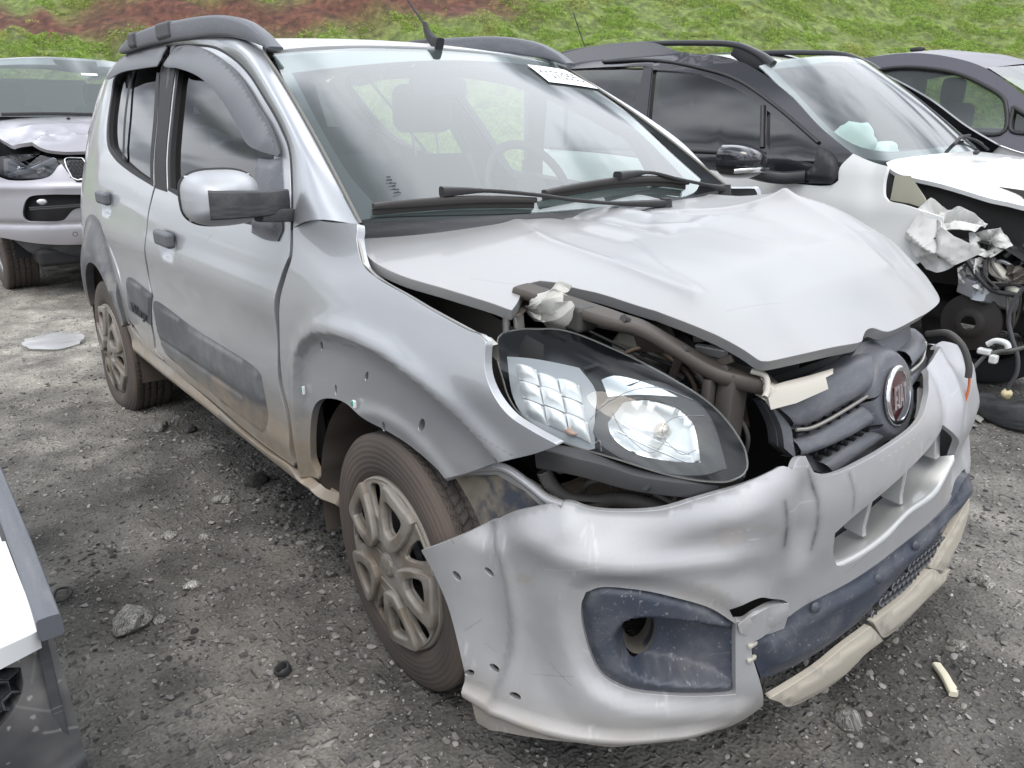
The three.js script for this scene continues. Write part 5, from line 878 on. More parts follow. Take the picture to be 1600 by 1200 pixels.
{
  // grille with ribs, slots, chrome and the round emblem
  const G = T.grille, sl = [T.grille_slot1, T.grille_slot2, T.grille_slot3], boss = [0.012, 0.703];
  const gOut = [...G.slice(0, 6), [-0.15, 0.83], [-0.24, 0.815], [-0.31, 0.79], [-0.33, 0.74], [-0.32, 0.67], [-0.26, 0.61], [-0.12, 0.585], [0.0, 0.575], [0.1, 0.568], ...G.slice(12)];
  const gd = (z, y) => { const r = Math.hypot(z - boss[0], (y - boss[1]) * 0.92); return -0.014 + 0.04 * sstep(0.098, 0.07, r); };
  const on = (z, y, off = 0) => { const q = S.grille(z, y); return [q[0] + off, q[1] + off * 0.2, q[2]]; };
  const gr = part('grille', panel(S.grille, gOut, { disp: gd, h: 0.009, b: 0.007, hem: 0.03, toward: [0.2, 0.6, 0], holes: sl }), plasticGrey, car); gr.userData = { label: 'scuffed grey plastic grille pushed askew' };
  const prof = [[0, -0.03], [0.0, -0.006], [0.06, 0.004], [0.25, 0.012], [0.55, 0.017], [0.8, 0.015], [0.93, 0.008], [1, -0.004], [1, -0.03]];
  for (const [t, b, k] of [['gb1t', 'gb1b', 1.25], ['gb2t', 'gb2b', 1], ['gb3t', 'gb3b', 0.9], ['gb4t', 'gb4b', 1], ['gb5t', 'gb5b', 0.8]]) { const A = spline(T[t].map((p) => [...p, 0]), 24), B = spline(T[b].map((p) => [...p, 0]), 24); part('grille_bar', loft(A.map((p, i) => prof.map(([u, o]) => on(mixn(p[0], B[i][0], u), mixn(p[1], B[i][1], u), o > 0 ? o * k : o)))), plasticGrey, gr); }
  part('grille_end', panel(S.grille, T.gside, { off: 0.006, h: 0.012, hem: 0.03, toward: [0.2, 0.6, 0] }), plasticGrey, gr);
  part('grille_backing', panel(S.grille, gOut.map(([z, y]) => [z * 0.94, 0.71 + (y - 0.71) * 0.9]), { off: -0.032, hem: 0, h: 0.05, toward: [0.2, 0.6, 0] }), blackGap, gr);
  const bar = (P, o) => sweep(spline(P.map((p) => on(p[0], p[1], o)), 20), [0.003, 0.0034], 24, { e: 0.5 });
  each('chrome_strip', [bar([[0.276, 0.68], [0.242, 0.68], [0.06, 0.723]], 0.014), bar([[-0.086, 0.729], [-0.19, 0.729], [-0.29, 0.742]], 0.014)], dullChrome, gr);
  const pegs = []; for (let i = 0; i < 8; i++) { const z = 0.262 - i * 0.026; pegs.push(move(new THREE.BoxGeometry(0.016, 0.012, 0.006), ...on(z, 0.668 + (0.262 - z) * 0.205, -0.006))); } for (let r = 0; r < 2; r++) for (let i = 0; i < 7; i++) { const z = 0.222 - i * 0.022 - r * 0.011; pegs.push(move(new THREE.BoxGeometry(0.014, 0.008, 0.009), ...on(z, 0.625 - r * 0.012 + (0.222 - z) * 0.22, -0.007))); } for (let i = 0; i < 6; i++) pegs.push(move(new THREE.BoxGeometry(0.014, 0.01, 0.009), ...on(-0.08 - i * 0.02, 0.68, -0.004)));
  each('grille_peg', pegs, blackGap, gr);
  const em = new THREE.Group(); em.name = 'emblem'; em.userData = { label: 'round red emblem with chrome ring' }; gr.add(em);
  const c = on(boss[0], boss[1], 0.026), W = nrm3([0.97, 0.2, -0.1]), U = nrm3(cross3([0, 1, 0], W)), V = cross3(W, U), ringP = [...Array(4).keys()];
  const red = phys(0.075, 0.012, 0.016, 0.3, 0.3, { clearcoat: 0.8 }); 
  part('emblem_ring', frame(new THREE.TorusGeometry(0.056, 0.0068, 12, 48).scale(1, 1, 0.9), c, U, V, W), chrome, em);
  part('emblem_disc', frame(lathe([[0, 0.004], [0.03, 0.003], [0.05, 0.0]], 40).rotateX(Math.PI / 2), c, U, V, W), red, em);
  part('emblem_lettering', frame(merge([lettering('FIAT', 0.034, 0.0025, 0.62).scale(1, 1.35, 1)]), c.map((v, k) => v + W[k] * 0.0035), U, V, W), std(0.55, 0.5, 0.5, 0.3, 0.8), em);
}
{
  // headlamp
  const Lp = T.lamp, LF = (a, b) => S.lamp(a, b), tw = { toward: [-0.2, 0.5, 0] };
  const grp = new THREE.Group(); grp.name = 'headlamp'; grp.userData = { label: 'headlamp with cracked lens hanging in its opening' }; car.add(grp);
  part('lens', panel(LF, Lp, { h: 0.02, b: 0.012, hem: 0, ...tw }), glassClear, grp);
  const n = LAMP.n, dp = (p, d) => p.map((v, k) => v - n[k] * d), ring = resample([...Lp], 0.012), c2 = [0.0, -0.01], sc = (p, s) => [mixn(c2[0], p[0], s), mixn(c2[1], p[1], s)];
  const rows = [[1, 0.0], [1.0, 0.02], [0.97, 0.05], [0.9, 0.085], [0.6, 0.1], [0.02, 0.105]].map(([s, d]) => [...ring, ring[0]].map((p) => dp(LF(...sc(p, s)), d)));
  part('lamp_housing', loft(rows), std(0.022, 0.023, 0.027, 0.4, 0.1), grp);
  part('lens_edge', tube([...ring.filter((_, i) => i % 3 === 0), ring[0]].map((p) => dp(LF(...p), 0.003)), 0.0018, 120, 6), std(0.17, 0.165, 0.155, 0.4), grp);
  const at = (a, b, d) => dp(LF(a, b), d), chromeSoft = std(0.74, 0.75, 0.76, 0.22, 0.45);
  part('lamp_inner_panel', panel((a, b) => at(a, b, 0.03), T.lamp_light, { h: 0.02, hem: 0.03, ...tw }), std(0.3, 0.31, 0.33, 0.35, 0.15), grp);
  // stepped reflector blocks
  const bl = T.lamp_blocks, cellsG = [];
  for (let i = 0; i < 3; i++) for (let j = 0; j < 3; j++) {
    const q = (s, t) => { const A = [mixn(bl[0][0], bl[2][0], s), mixn(bl[0][1], bl[2][1], s)], Z = [mixn(bl[5][0], bl[3][0], s), mixn(bl[5][1], bl[3][1], s)]; return [mixn(A[0], Z[0], t), mixn(A[1], Z[1], t)]; };
    const d0 = 0.008 + 0.005 * ((i * 2 + j) % 3), R = []; for (let y = 0; y <= 6; y++) R.push([...Array(7).keys()].map((x) => { const u = x / 6, v = y / 6, e = x % 6 === 0 || y % 6 === 0 ? 0.012 : 0, p = q((i + mixn(0.015, 0.985, u)) / 3, (j + mixn(0.015, 0.985, v)) / 3); return at(p[0], p[1], d0 + e - 0.008 * Math.sin(u * 3.14) * Math.sin(v * 3.14)); })); cellsG.push(loft(R));
  }
  part('side_reflector', cellsG, std(0.88, 0.89, 0.9, 0.2, 0.1), grp);
  part('indicator_bulb', lump(0.012, 0.1, 1.2, 0.7, 1, 2, 3).translate(...at(-0.045, -0.078, 0.022)), std(0.42, 0.26, 0.19, 0.4), grp);
  const mr = T.lamp_main, mc = [0.095, -0.02];
  part('main_reflector', panel((a, b) => at(a, b, 0.016 + 0.04 * Math.sqrt(clamp(-polyDist(mr, a, b, true) / 0.05) + 0.001)), mr, { h: 0.01, b: 0.008, hem: 0, ...tw }), chromeSoft, grp);
  each('reflector_fin', [-0.035, -0.05].map((b) => sweep([[0.03, b], [0.08, b - 0.004], [0.16, b - 0.002]].map((p) => at(p[0], p[1], 0.018)), [0.003, 0.0015], 12)), chrome, grp);
  part('bulb', move(new THREE.SphereGeometry(0.014, 16, 12), ...at(0.1, -0.01, 0.035)), std(0.55, 0.5, 0.45, 0.15, 0.5), grp);
  part('lamp_bezel', panel((a, b) => at(a, b, 0.015 - 0.1 * clamp(polyDist(mr, a, b, true), 0, 0.03)), T.lamp_bezel, { h: 0.012, b: 0.008, hem: 0.03, holes: [mr], ...tw }), std(0.005, 0.005, 0.008, 0.3), grp);
  part('clear_reflector', panel((a, b) => at(a, b, 0.012), T.lamp_clear, { h: 0.015, hem: 0.01, ...tw }), std(0.6, 0.62, 0.64, 0.2, 0.9), grp);
  // broken lens: cracks and a loose shard
  const cr = [T.crack, [[0.01, -0.03], [0.04, -0.055], [0.1, -0.07], [0.115, -0.042]], [[-0.02, -0.06], [-0.005, -0.02], [0.03, 0.025], [0.07, 0.05], [0.13, 0.055]], [[0.115, -0.042], [0.15, -0.05], [0.17, -0.03]], [[0.0, -0.1], [0.01, -0.085], [0.02, -0.1]]];
  each('lens_crack', cr.map((P) => tube(P.map((p) => at(p[0], p[1], -0.0012)), 0.0007, 40, 5)), std(0.2, 0.21, 0.22, 0.3, 0.1), grp);
  // carrier bar, loom and hoses below the lamp
  const tr = each('lamp_carrier', [sweep(T3.lampbar, (t) => [0.02, 0.02 - 0.006 * t], 30, { e: 0.3 }), move(rbox(0.03, 0.03, 0.03, 0.006), 0.42, 0.655, 0.68), move(new THREE.CylinderGeometry(0.01, 0.01, 0.03, 12).rotateX(1.2), 0.56, 0.64, 0.6)], std(0.04, 0.04, 0.042, 0.6), car);
  const loom = new THREE.Group(); loom.name = 'wiring_loom'; car.add(loom);
  part('corrugated_hose', ribbed(T3.hose, 0.014), std(0.07, 0.065, 0.06, 0.7), loom); part('cable', tube(T3.hose2, 0.006, 50), std(0.12, 0.11, 0.1, 0.7), loom);
  each('cable', [tube([[0.47, 0.6, 0.6], [0.46, 0.64, 0.61], [0.47, 0.66, 0.62]], 0.004), tube([[0.52, 0.59, 0.56], [0.55, 0.62, 0.55], [0.56, 0.645, 0.55]], 0.004)], rubber, loom);
}
{
  // engine bay
  const bay = new THREE.Group(); bay.name = 'engine_bay'; car.add(bay);
  part('radiator', move(rbox(0.04, 0.42, 0.9, 0.01), 0.42, 0.46, 0), blackGap, bay);
  part('undertray', move(rbox(0.9, 0.02, 1.0, 0.008), 0.15, 0.26, 0), blackGap, bay);
  each('engine_block', [move(rbox(0.45, 0.3, 0.7, 0.04), 0.05, 0.62, -0.02), move(rbox(0.3, 0.1, 0.4, 0.03), 0.06, 0.8, 0.0)], std(0.03, 0.03, 0.032, 0.6), bay);
  part('air_box', move(rbox(0.24, 0.2, 0.26, 0.03), 0.12, 0.68, 0.44), std(0.016, 0.016, 0.017, 0.6), bay);
  each('inner_wing', [loft([[[-0.3, 0.9, 0.6], [0.1, 0.86, 0.6], [0.28, 0.83, 0.6]], [[-0.3, 0.6, 0.58], [0.1, 0.6, 0.58], [0.26, 0.6, 0.58]], [[-0.3, 0.3, 0.5], [0.1, 0.4, 0.48], [0.26, 0.4, 0.5]]]), loft([[[-0.3, 0.9, -0.6], [0.1, 0.86, -0.6], [0.3, 0.8, -0.58]], [[-0.3, 0.3, -0.5], [0.1, 0.4, -0.48], [0.4, 0.4, -0.5]]])], std(0.06, 0.055, 0.05, 0.7, 0.3), bay);
  part('upper_rail', sweep(T3.rail_in, (t) => [0.032 + 0.012 * sstep(0.5, 0.9, t), 0.011 + 0.006 * sstep(0.5, 0.9, t)], 40, { e: 0.4 }), std(0.075, 0.064, 0.055, 0.55, 0.35), bay);
  each('rail_bolt', [0.35, 0.62, 0.78].map((t) => move(new THREE.CylinderGeometry(0.009, 0.011, 0.012, 6).rotateX(1), ...new THREE.CatmullRomCurve3(T3.rail_in.map(V3)).getPoint(t).add(new THREE.Vector3(0.012, 0.012, 0.018)).toArray())), darkMetal, bay);
  part('hinge_bracket', move(rbox(0.05, 0.05, 0.05, 0.01), 0.3, 0.875, 0.525), std(0.06, 0.058, 0.055, 0.5, 0.4), bay);
  each('lamp_post', [sweep([[0.545, 0.79, 0.36], [0.55, 0.7, 0.375], [0.56, 0.6, 0.4], [0.56, 0.5, 0.42]], [0.028, 0.02], 12, { e: 0.4, up: [1, 0, 0] }), sweep([[0.52, 0.78, 0.4], [0.53, 0.66, 0.42], [0.55, 0.55, 0.45]], [0.012, 0.01], 12, { up: [1, 0, 0] })], std(0.075, 0.067, 0.06, 0.6, 0.3), bay);
  each('bonnet_stay', [tube([[0.165, 0.875, 0.6], [0.17, 0.8, 0.6], [0.17, 0.7, 0.59]], 0.008), sweep([[0.185, 0.87, 0.585], [0.19, 0.78, 0.58], [0.19, 0.68, 0.58]], [0.012, 0.005], 8, { up: [1, 0, 0] })], std(0.45, 0.44, 0.42, 0.5, 0.6), bay);
  part('crash_bar', sweep([[0.5, 0.5, 0.55], [0.6, 0.5, 0.3], [0.62, 0.5, 0], [0.6, 0.5, -0.3], [0.5, 0.5, -0.55]], [0.025, 0.05], 24, { e: 0.3 }), std(0.16, 0.15, 0.14, 0.5, 0.5), bay);
  part('inner_tray', panel((x, z) => [x, 0.552 + 0.06 * (0.72 - z), z], [[0.36, 0.46], [0.6, 0.4], [0.66, 0.52], [0.56, 0.64], [0.44, 0.71], [0.34, 0.7]], { hem: 0.01, h: 0.05, disp: (x, z) => 0.006 * fbm(x * 30, z * 30, 2) }), std(0.2, 0.165, 0.125, 0.9), bay);
  each('coolant_hose', [tube([[0.36, 0.72, 0.36], [0.44, 0.7, 0.33], [0.5, 0.62, 0.34], [0.48, 0.5, 0.36]], 0.02, 30, 10), tube([[0.3, 0.8, 0.2], [0.42, 0.77, 0.25], [0.5, 0.7, 0.28]], 0.012, 20, 8)], std(0.035, 0.034, 0.033, 0.55), bay);
  each('hose_clamp', [[0.44, 0.7, 0.33], [0.5, 0.62, 0.34]].map((p) => new THREE.TorusGeometry(0.022, 0.003, 6, 20).rotateY(0.8).translate(...p)), steel, bay);
  part('reservoir', lump(0.075, 0.15, 1, 0.8, 1.1, 3, 77).translate(0.28, 0.76, 0.3), std(0.34, 0.33, 0.28, 0.5), bay);
  each('bay_cable', [tube([[0.3, 0.86, 0.5], [0.4, 0.84, 0.44], [0.5, 0.78, 0.4], [0.53, 0.68, 0.38]], 0.006, 30, 6), tube([[0.52, 0.72, 0.33], [0.56, 0.66, 0.32], [0.54, 0.58, 0.3]], 0.005, 20, 6)], std(0.09, 0.085, 0.08, 0.6), bay);
  const sm = T3.slam, n0 = sm.slice(0, 6), n1 = [sm[10], sm[9], sm[8], sm[8], sm[7], sm[6]];
  part('slam_panel', [loft([0, 0.5, 0.62, 1].map((q) => n0.map((p, i) => [mixn(p[0], n1[i][0], 0.5 + q * 0.5) + (q === 0 ? -0.025 : q === 0.62 ? 0.004 : 0), mixn(p[1], n1[i][1], 0.5 + q * 0.5) + (q === 0 ? -0.022 : q === 0.5 ? 0.007 : 0), mixn(p[2], n1[i][2], 0.5 + q * 0.5)])).concat([n1.map((p) => [p[0] + 0.008, p[1] - 0.02, p[2]])])), tube([[0.575, 0.8, 0.352], [0.6, 0.795, 0.345], [0.612, 0.775, 0.352], [0.62, 0.765, 0.372]], 0.006, 16, 6), lathe([[0.008, 0], [0.014, 0.002], [0.017, 0.01]], 16).translate(0.588, 0.815, 0.34)], cream, bay);
  part('arch_panel', panel((x, y) => [x, y, 0.725 - 0.25 * (x - 0.1) ** 2], T3.liner.map((p) => [p[0], p[1]]), { off: 0, h: 0.03, hem: 0.01, disp: (x, y) => 0.008 * fbm(x * 20, y * 20, 3) }), mudPanel, bay);
  for (let i = 0; i < 12; i++) { const p = [0.3 + 0.22 * hash2(i, 301), 0.6 + 0.24 * hash2(i, 302), 0.22 + 0.26 * hash2(i, 303)]; part('bay_bracket', rbox(0.02 + 0.05 * hash2(i, 304), 0.006 + 0.02 * hash2(i, 305), 0.015 + 0.04 * hash2(i, 306), 0.003).rotateX(hash2(i, 307) * 2).rotateZ(hash2(i, 308) * 2).translate(...p), i % 3 ? brownMetal : paleMetal, bay); }
  for (let i = 0; i < 6; i++) { const a = hash2(i, 311), z0 = 0.2 + 0.25 * hash2(i, 312); part('bay_wire', tube([[0.25 + 0.1 * a, 0.84 - 0.1 * a, z0 + 0.1], [0.36, 0.72 + 0.1 * hash2(i, 313), z0 + 0.04], [0.45, 0.66 + 0.12 * hash2(i, 314), z0], [0.52, 0.55 + 0.1 * a, z0 + 0.05]], 0.0035 + 0.002 * a, 24, 5), i % 2 ? rubber : std(0.14, 0.1, 0.07, 0.6), bay); }
  part('arch_panel', loft([[[0.1, 0.5, 0.71], [0.2, 0.42, 0.71], [0.32, 0.5, 0.71], [0.47, 0.6, 0.68]], [[0.1, 0.4, 0.4], [0.2, 0.35, 0.4], [0.35, 0.4, 0.4], [0.5, 0.5, 0.4]]]), blackGap, bay);
}
{
  // mirrors, roof rails, aerial
  for (const sg of [1, -1]) {
    if (sg > 0) {
    const m = new THREE.Group(); m.name = 'door_mirror'; m.position.set(-0.515, 1.058, sg * 0.892); m.rotation.y = -sg * 0.12; car.add(m);
    const sup = (a, e) => Math.sign(a) * Math.abs(a) ** e, R = [];
    for (let i = 0; i <= 24; i++) { const t = i / 24, x = mixn(0.068, -0.062, t), k = Math.pow(Math.max(0, 1 - ((1 - t) ** 2.6)), 0.42); R.push([...Array(41).keys()].map((j) => { const a = (j / 40) * 6.28318; return [x + 0.01 * Math.cos(a) * (1 - t), 0.064 * k * sup(Math.sin(a), 0.62) * (1 + 0.12 * Math.cos(a) * -sg * 0), sg * 0.088 * k * sup(Math.cos(a), 0.7)]; })); }
    part('mirror_shell', loft(R), phys(0.43, 0.44, 0.455, 0.5, 0.55, { clearcoat: 0.2, clearcoatRoughness: 0.25 }), m);
    part('mirror_rim', tube(R[24].filter((_, j) => j % 2 === 0).map((p) => [p[0], p[1], p[2]]), 0.005, 80, 6), rubber, m);
    part('mirror_glass', move(rbox(0.003, 0.105, 0.15, 0.001), -0.055, 0, 0), mirrorGlass, m);
    part('mirror_arm', [sweep([[0.05, -0.006, sg * 0.047], [0.062, -0.007, sg * 0.0], [0.058, -0.008, sg * -0.06], [0.04, -0.008, sg * -0.1], [0.0, -0.008, sg * -0.135]], (t) => [0.018, 0.034 - 0.008 * t], 30, { e: 0.3 }), sweep([[0.05, -0.035, sg * -0.06], [0.035, -0.04, sg * -0.11], [0.0, -0.045, sg * -0.15]], [0.02, 0.016], 16, { e: 0.35 })], plasticDark, m);
    part('mirror_base', panel(S.side, T.mirror_base, { disp: (x, y) => 0.004 + 0.014 * sstep(0, 0.03, -polyDist(T.mirror_base, x, y, true)), hem: 0.01, h: 0.02, mir: sg < 0 }), plasticGrey, car);
    }
    const P = [[-0.9, 1.42], [-0.98, 1.45], [-1.1, 1.481], [-1.3, 1.508], [-1.6, 1.522], [-2.0, 1.53], [-2.3, 1.522], [-2.5, 1.503]].map(([x, y]) => [x, y, sg * mixn(0.565, 0.545, clamp((-0.9 - x)))]);
    const hh = curve1([[0, 0.005], [0.12, 0.016], [0.3, 0.028], [0.6, 0.034], [0.85, 0.03], [1, 0.012]]);
    const rail = part('roof_rail', sweep(P, (t) => [0.022, hh(t)], 60, { e: 0.55, m: 16 }), plasticGrey, car);
    for (const [x, w] of [[-1.86, 0.17], [-2.28, 0.1]]) part('rail_cap', move(rbox(w, 0.06, 0.05, 0.015, 3), x, x > -2 ? 1.535 : 1.53, sg * 0.55), plasticDark, rail);
  }
  const a = new THREE.Group(); a.name = 'aerial'; car.add(a);
  part('aerial_base', sweep([[-0.915, 1.46, 0], [-0.955, 1.475, 0], [-0.985, 1.5, 0], [-1.0, 1.53, 0]], (t) => [mixn(0.016, 0.006, t), mixn(0.02, 0.006, t)], 14), rubber, a);
  part('aerial_mast', tube([[-0.99, 1.515, 0], [-1.1, 1.61, 0], [-1.3, 1.8, 0]], 0.0035, 20, 6), rubber, a);
}
{
  // cabin
  const cab = new THREE.Group(); cab.name = 'cabin'; car.add(cab);
  const D = []; for (let i = 0; i <= 8; i++) { const t = i / 8, x = mixn(-0.2, -0.78, t), y = mixn(0.965, 0.99, t) - (t > 0.8 ? (t - 0.8) * 0.6 : 0); D.push([-0.68, -0.45, -0.25, 0, 0.25, 0.45, 0.68].map((z) => [x + 0.12 * (1 - (z / 0.68) ** 2) * (1 - t), y - 0.015 * (z / 0.68) ** 2 + (z < -0.2 ? 0.05 * Math.exp(-(((t - 0.85) / 0.22) ** 2)) : 0), z])); } D.push(D[8].map((p) => [p[0] - 0.02, 0.6, p[2]]));
  part('dashboard', loft(D), dashMat, cab);
  const sw = new THREE.Group(); sw.name = 'steering_wheel'; cab.add(sw);
  const rimG = merge([new THREE.TorusGeometry(0.185, 0.016, 12, 48), new THREE.CylinderGeometry(0.07, 0.075, 0.04, 24).rotateX(1.5708), ...[0, 2.2, 4.08].map((q) => move(rbox(0.13, 0.03, 0.015, 0.006), 0.12, 0, 0).rotateZ(q))]);
  const rimM = part('rim', rimG, std(0.03, 0.03, 0.032, 0.6), sw); sw.position.set(-0.86, 0.98, -0.34); sw.rotation.set(0, Math.PI / 2, 0); rimM.rotation.x = -0.5;
  const seatShape = (w) => [0, 1].map(() => 0) && sweep([[0.06, 0, 0], [0.0, 0.3, 0], [-0.07, 0.6, 0]], (t) => [w * (1 - 0.25 * t ** 3), 0.065], 14, { up: [1, 0, 0], e: 0.5 });
  for (const z of [0.34, -0.34]) {
    const s = new THREE.Group(); s.name = 'front_seat'; s.position.set(-1.42, 0.48, z); cab.add(s);
    part('backrest', seatShape(0.24), seatCloth, s); part('cushion', move(rbox(0.52, 0.15, 0.5, 0.06, 3), 0.28, 0.0, 0), seatCloth, s);
    part('headrest', move(rbox(0.11, 0.19, 0.27, 0.05, 4), -0.13, 0.79, 0), seatCloth, s); each('headrest_post', [-0.06, 0.06].map((q) => tube([[-0.1, 0.58, q], [-0.13, 0.74, q]], 0.006, 4, 8)), steel, s);
  }
  const rs = new THREE.Group(); rs.name = 'rear_seat'; rs.position.set(-2.25, 0.48, 0); cab.add(rs);
  part('backrest', move(rbox(0.14, 0.55, 1.2, 0.05, 3), -0.1, 0.3, 0), seatCloth, rs); part('cushion', move(rbox(0.5, 0.15, 1.2, 0.06, 3), 0.2, 0, 0), seatCloth, rs);
  for (const z of [-0.38, 0.38]) part('headrest', move(rbox(0.09, 0.14, 0.24, 0.04, 3), -0.16, 0.64, z), seatCloth, rs);
  part('headlining', panel(S.roof, [[-1.02, -0.46], [-1.0, 0], [-1.02, 0.46], [-2.9, 0.46], [-2.9, -0.46]], { off: -0.03, hem: 0, h: 0.15 }), lining, cab);
  for (const sg of [1, -1]) {
    part('door_lining', loft([[[-0.5, 0.98, sg * 0.66], [-2.5, 1.0, sg * 0.66]], [[-0.5, 0.35, sg * 0.7], [-2.5, 0.35, sg * 0.7]]]), dashMat, cab);
    part('centre_pillar', sweep([[-1.56, 0.98, sg * 0.68], [-1.68, 1.2, sg * 0.62], [-1.8, 1.46, sg * 0.52]], [0.05, 0.02], 8, { e: 0.4, up: [1, 0, 0] }), std(0.1, 0.1, 0.105, 0.8), cab);
    part('belt', loft([[-1.58, 0.55, sg * 0.645], [-1.66, 1.1, sg * 0.62], [-1.72, 1.28, sg * 0.575]].map((p) => [p, [p[0] + 0.05, p[1], p[2] - sg * 0.005]])), rubber, cab);
  }
  each('sun_visor', [-0.3, 0.3].map((z) => move(rbox(0.2, 0.012, 0.36, 0.005), -1.06, 1.405, z).rotateZ(0)), lining, cab);
  part('rear_view_mirror', move(rbox(0.03, 0.06, 0.22, 0.015), -0.93, 1.33, 0.0), rubber, cab);
}
for (const right of [true, false]) {
  const z = right ? 1 : -1;
  wheel(car, [0, 0.29, 0.714 * z], { w: 0.155, R: 0.297, right, steer: right ? 0.045 : -0.045, spin: 0.0 });
  wheel(car, right ? [-2.376, 0.257, 0.73] : [-2.376, 0.29, -0.727], { w: 0.16, right, flat: right ? 0.043 : 0, spin: 0.5, label: right ? 'rear wheel with a flat tyre' : undefined });
}
// ---------- the other cars ----------
{
  const t = thing('silver_suv', 'pale silver SUV with a crumpled bonnet, facing the yard behind the hatchback', 'car');
  const pnt = phys(0.42, 0.41, 0.44, 0.4, 0.6, { clearcoat: 0.5, clearcoatRoughness: 0.12 }), out = { toward: [-6, 0.8, 0] };
  const fr = part('front_fascia', panel(S.suvFront, [[0.88, 0.45], [0.86, 0.62], [0.83, 0.8], [0.79, 0.85], [0.74, 0.83], [0.53, 0.85], [0.46, 0.92], [0.44, 0.93], [0.42, 0.88], [0.38, 0.81], [0.2, 0.8], [-0.2, 0.8], [-0.38, 0.81], [-0.46, 0.92], [-0.55, 0.85], [-0.8, 0.85], [-0.86, 0.62], [-0.88, 0.45], [-0.6, 0.4], [0, 0.39], [0.6, 0.4]], { h: 0.035, holes: [T.suv_fog, T.suv_fog.map(([z, y]) => [-z - 0.04, y])], disp: (z, y) => 0.012 * Math.exp(-(((y - 0.77) / 0.02) ** 2)) - 0.015 * Math.exp(-(((y - 0.53) / 0.02) ** 2)) + 0.006 * fbm(z * 6, y * 6, 2), ...out }), pnt, t);
  each('fog_recess', [panel(S.suvFront, T.suv_fog.map(([z, y]) => [0.53 + (z - 0.53) * 1.1, 0.64 + (y - 0.64) * 1.15]), { off: -0.05, hem: 0, ...out }), panel(S.suvFront, T.suv_fog.map(([z, y]) => [-z - 0.04, y]), { off: -0.05, hem: 0, ...out })], blackGap, fr);
  each('fog_bar', [0.645, 0.655].map((y, i) => sweep([[-4.8, y, 0.68], [-4.75, y + 0.005, 0.5], [-4.73, y + 0.01, 0.36]].map((p) => [p[0] - 0.02 * i - 0.01, p[1], p[2]]), [0.012, 0.006], 10)), rubber, fr);
  part('fog_lamp', [lump(0.028, 0.15, 0.6, 0.8, 1.2, 2, 5).translate(-4.83, 0.69, 0.6)], phys(0.6, 0.6, 0.6, 0.2, 0.4), fr);
  part('parking_sensor', new THREE.TorusGeometry(0.014, 0.002, 8, 20).rotateY(1.4).translate(-4.745, 0.47, 0.45), darkMetal, fr);
  part('lower_lip', panel(S.suvFront, [[0.82, 0.6], [0.77, 0.48], [0.738, 0.43], [0.655, 0.4], [0.48, 0.4], [0.3, 0.4], [-0.5, 0.4], [-0.85, 0.45], [-0.8, 0.3], [-0.4, 0.2], [0.3, 0.2], [0.47, 0.194], [0.53, 0.187], [0.66, 0.284], [0.76, 0.38], [0.827, 0.493]], { off: -0.012, h: 0.03, disp: (z, y) => 0.012 * (fbm(z * 9, y * 14, 3) - 0.7), ...out }), plasticDark, fr);
  const glassDark2 = phys(0.5, 0.52, 0.55, 0, 0, { transmission: 1, thickness: 0, ior: 1.5 });
  const lampM = phys(0.03, 0.03, 0.034, 0.15, 0, { clearcoat: 1 });
  const hl = part('headlamp', panel(S.suvFront, T.suv_lamp, { off: -0.03, h: 0.03, hem: 0.02, ...out }), lampM, t);
  const F3 = (z, y, o) => { const q = S.suvFront(z, y); return [q[0] + o, q[1], q[2]]; };
  each('light_guide', [sweep([[0.74, 0.86], [0.6, 0.905], [0.47, 0.965]].map((p) => F3(p[0], p[1], 0.005)), [0.006, 0.014], 10), sweep([[0.66, 0.98], [0.6, 0.93], [0.55, 0.95]].map((p) => F3(p[0], p[1], 0.0)), [0.004, 0.005], 10)], phys(0.3, 0.32, 0.34, 0.2, 0.5), hl);
  part('lens', panel(S.suvFront, T.suv_lamp, { off: 0.012, h: 0.03, hem: 0, ...out }), glassDark2, hl);
  each('reflector', [lump(0.035, 0.2, 0.5, 1, 1, 2, 8).translate(...F3(0.56, 0.895, -0.025)), lump(0.03, 0.2, 0.5, 1, 1, 2, 9).translate(...F3(0.66, 0.9, -0.025))], chrome, hl);
  part('headlamp', panel(S.suvFront, T.suv_lamp.map(([z, y]) => [-z - 0.04, y]), { off: -0.02, h: 0.04, ...out }), lampM, t);
  const gl = part('grille', panel(S.suvFront, [[0.47, 0.97], [0.44, 0.92], [0.38, 0.81], [0.3, 0.8], [-0.3, 0.8], [-0.44, 0.92], [-0.47, 0.99], [0, 1.0]], { off: -0.008, h: 0.04, ...out }), std(0.015, 0.015, 0.017, 0.3), t);
  for (let k = 0; k < 6; k++) { const P = T.suv_slot.map(([z, y]) => [z - k * 0.125 + 0.0, y]); if (k > 0 && k < 6) for (const p of P) p[0] = p[0]; part('grille_slot_ring', tube([...resample(P, 0.02), P[0]].map((p) => F3(p[0], p[1], 0.002)), 0.006, 90, 6), chrome, gl); }
  const mesh = []; for (let r = 0; r < 6; r++) for (let c = 0; c < 5; c++) { const z = 0.4 - c * 0.024 - (r % 2) * 0.012, y = 0.845 + r * 0.02; if (inPoly(T.suv_slot, z, y)) mesh.push(new THREE.TorusGeometry(0.01, 0.0025, 5, 6).rotateY(1.5708).translate(...F3(z, y, 0))); }
  if (mesh.length) part('grille_mesh', merge(mesh), std(0.05, 0.05, 0.055, 0.4), gl).userData = { kind: 'stuff' };
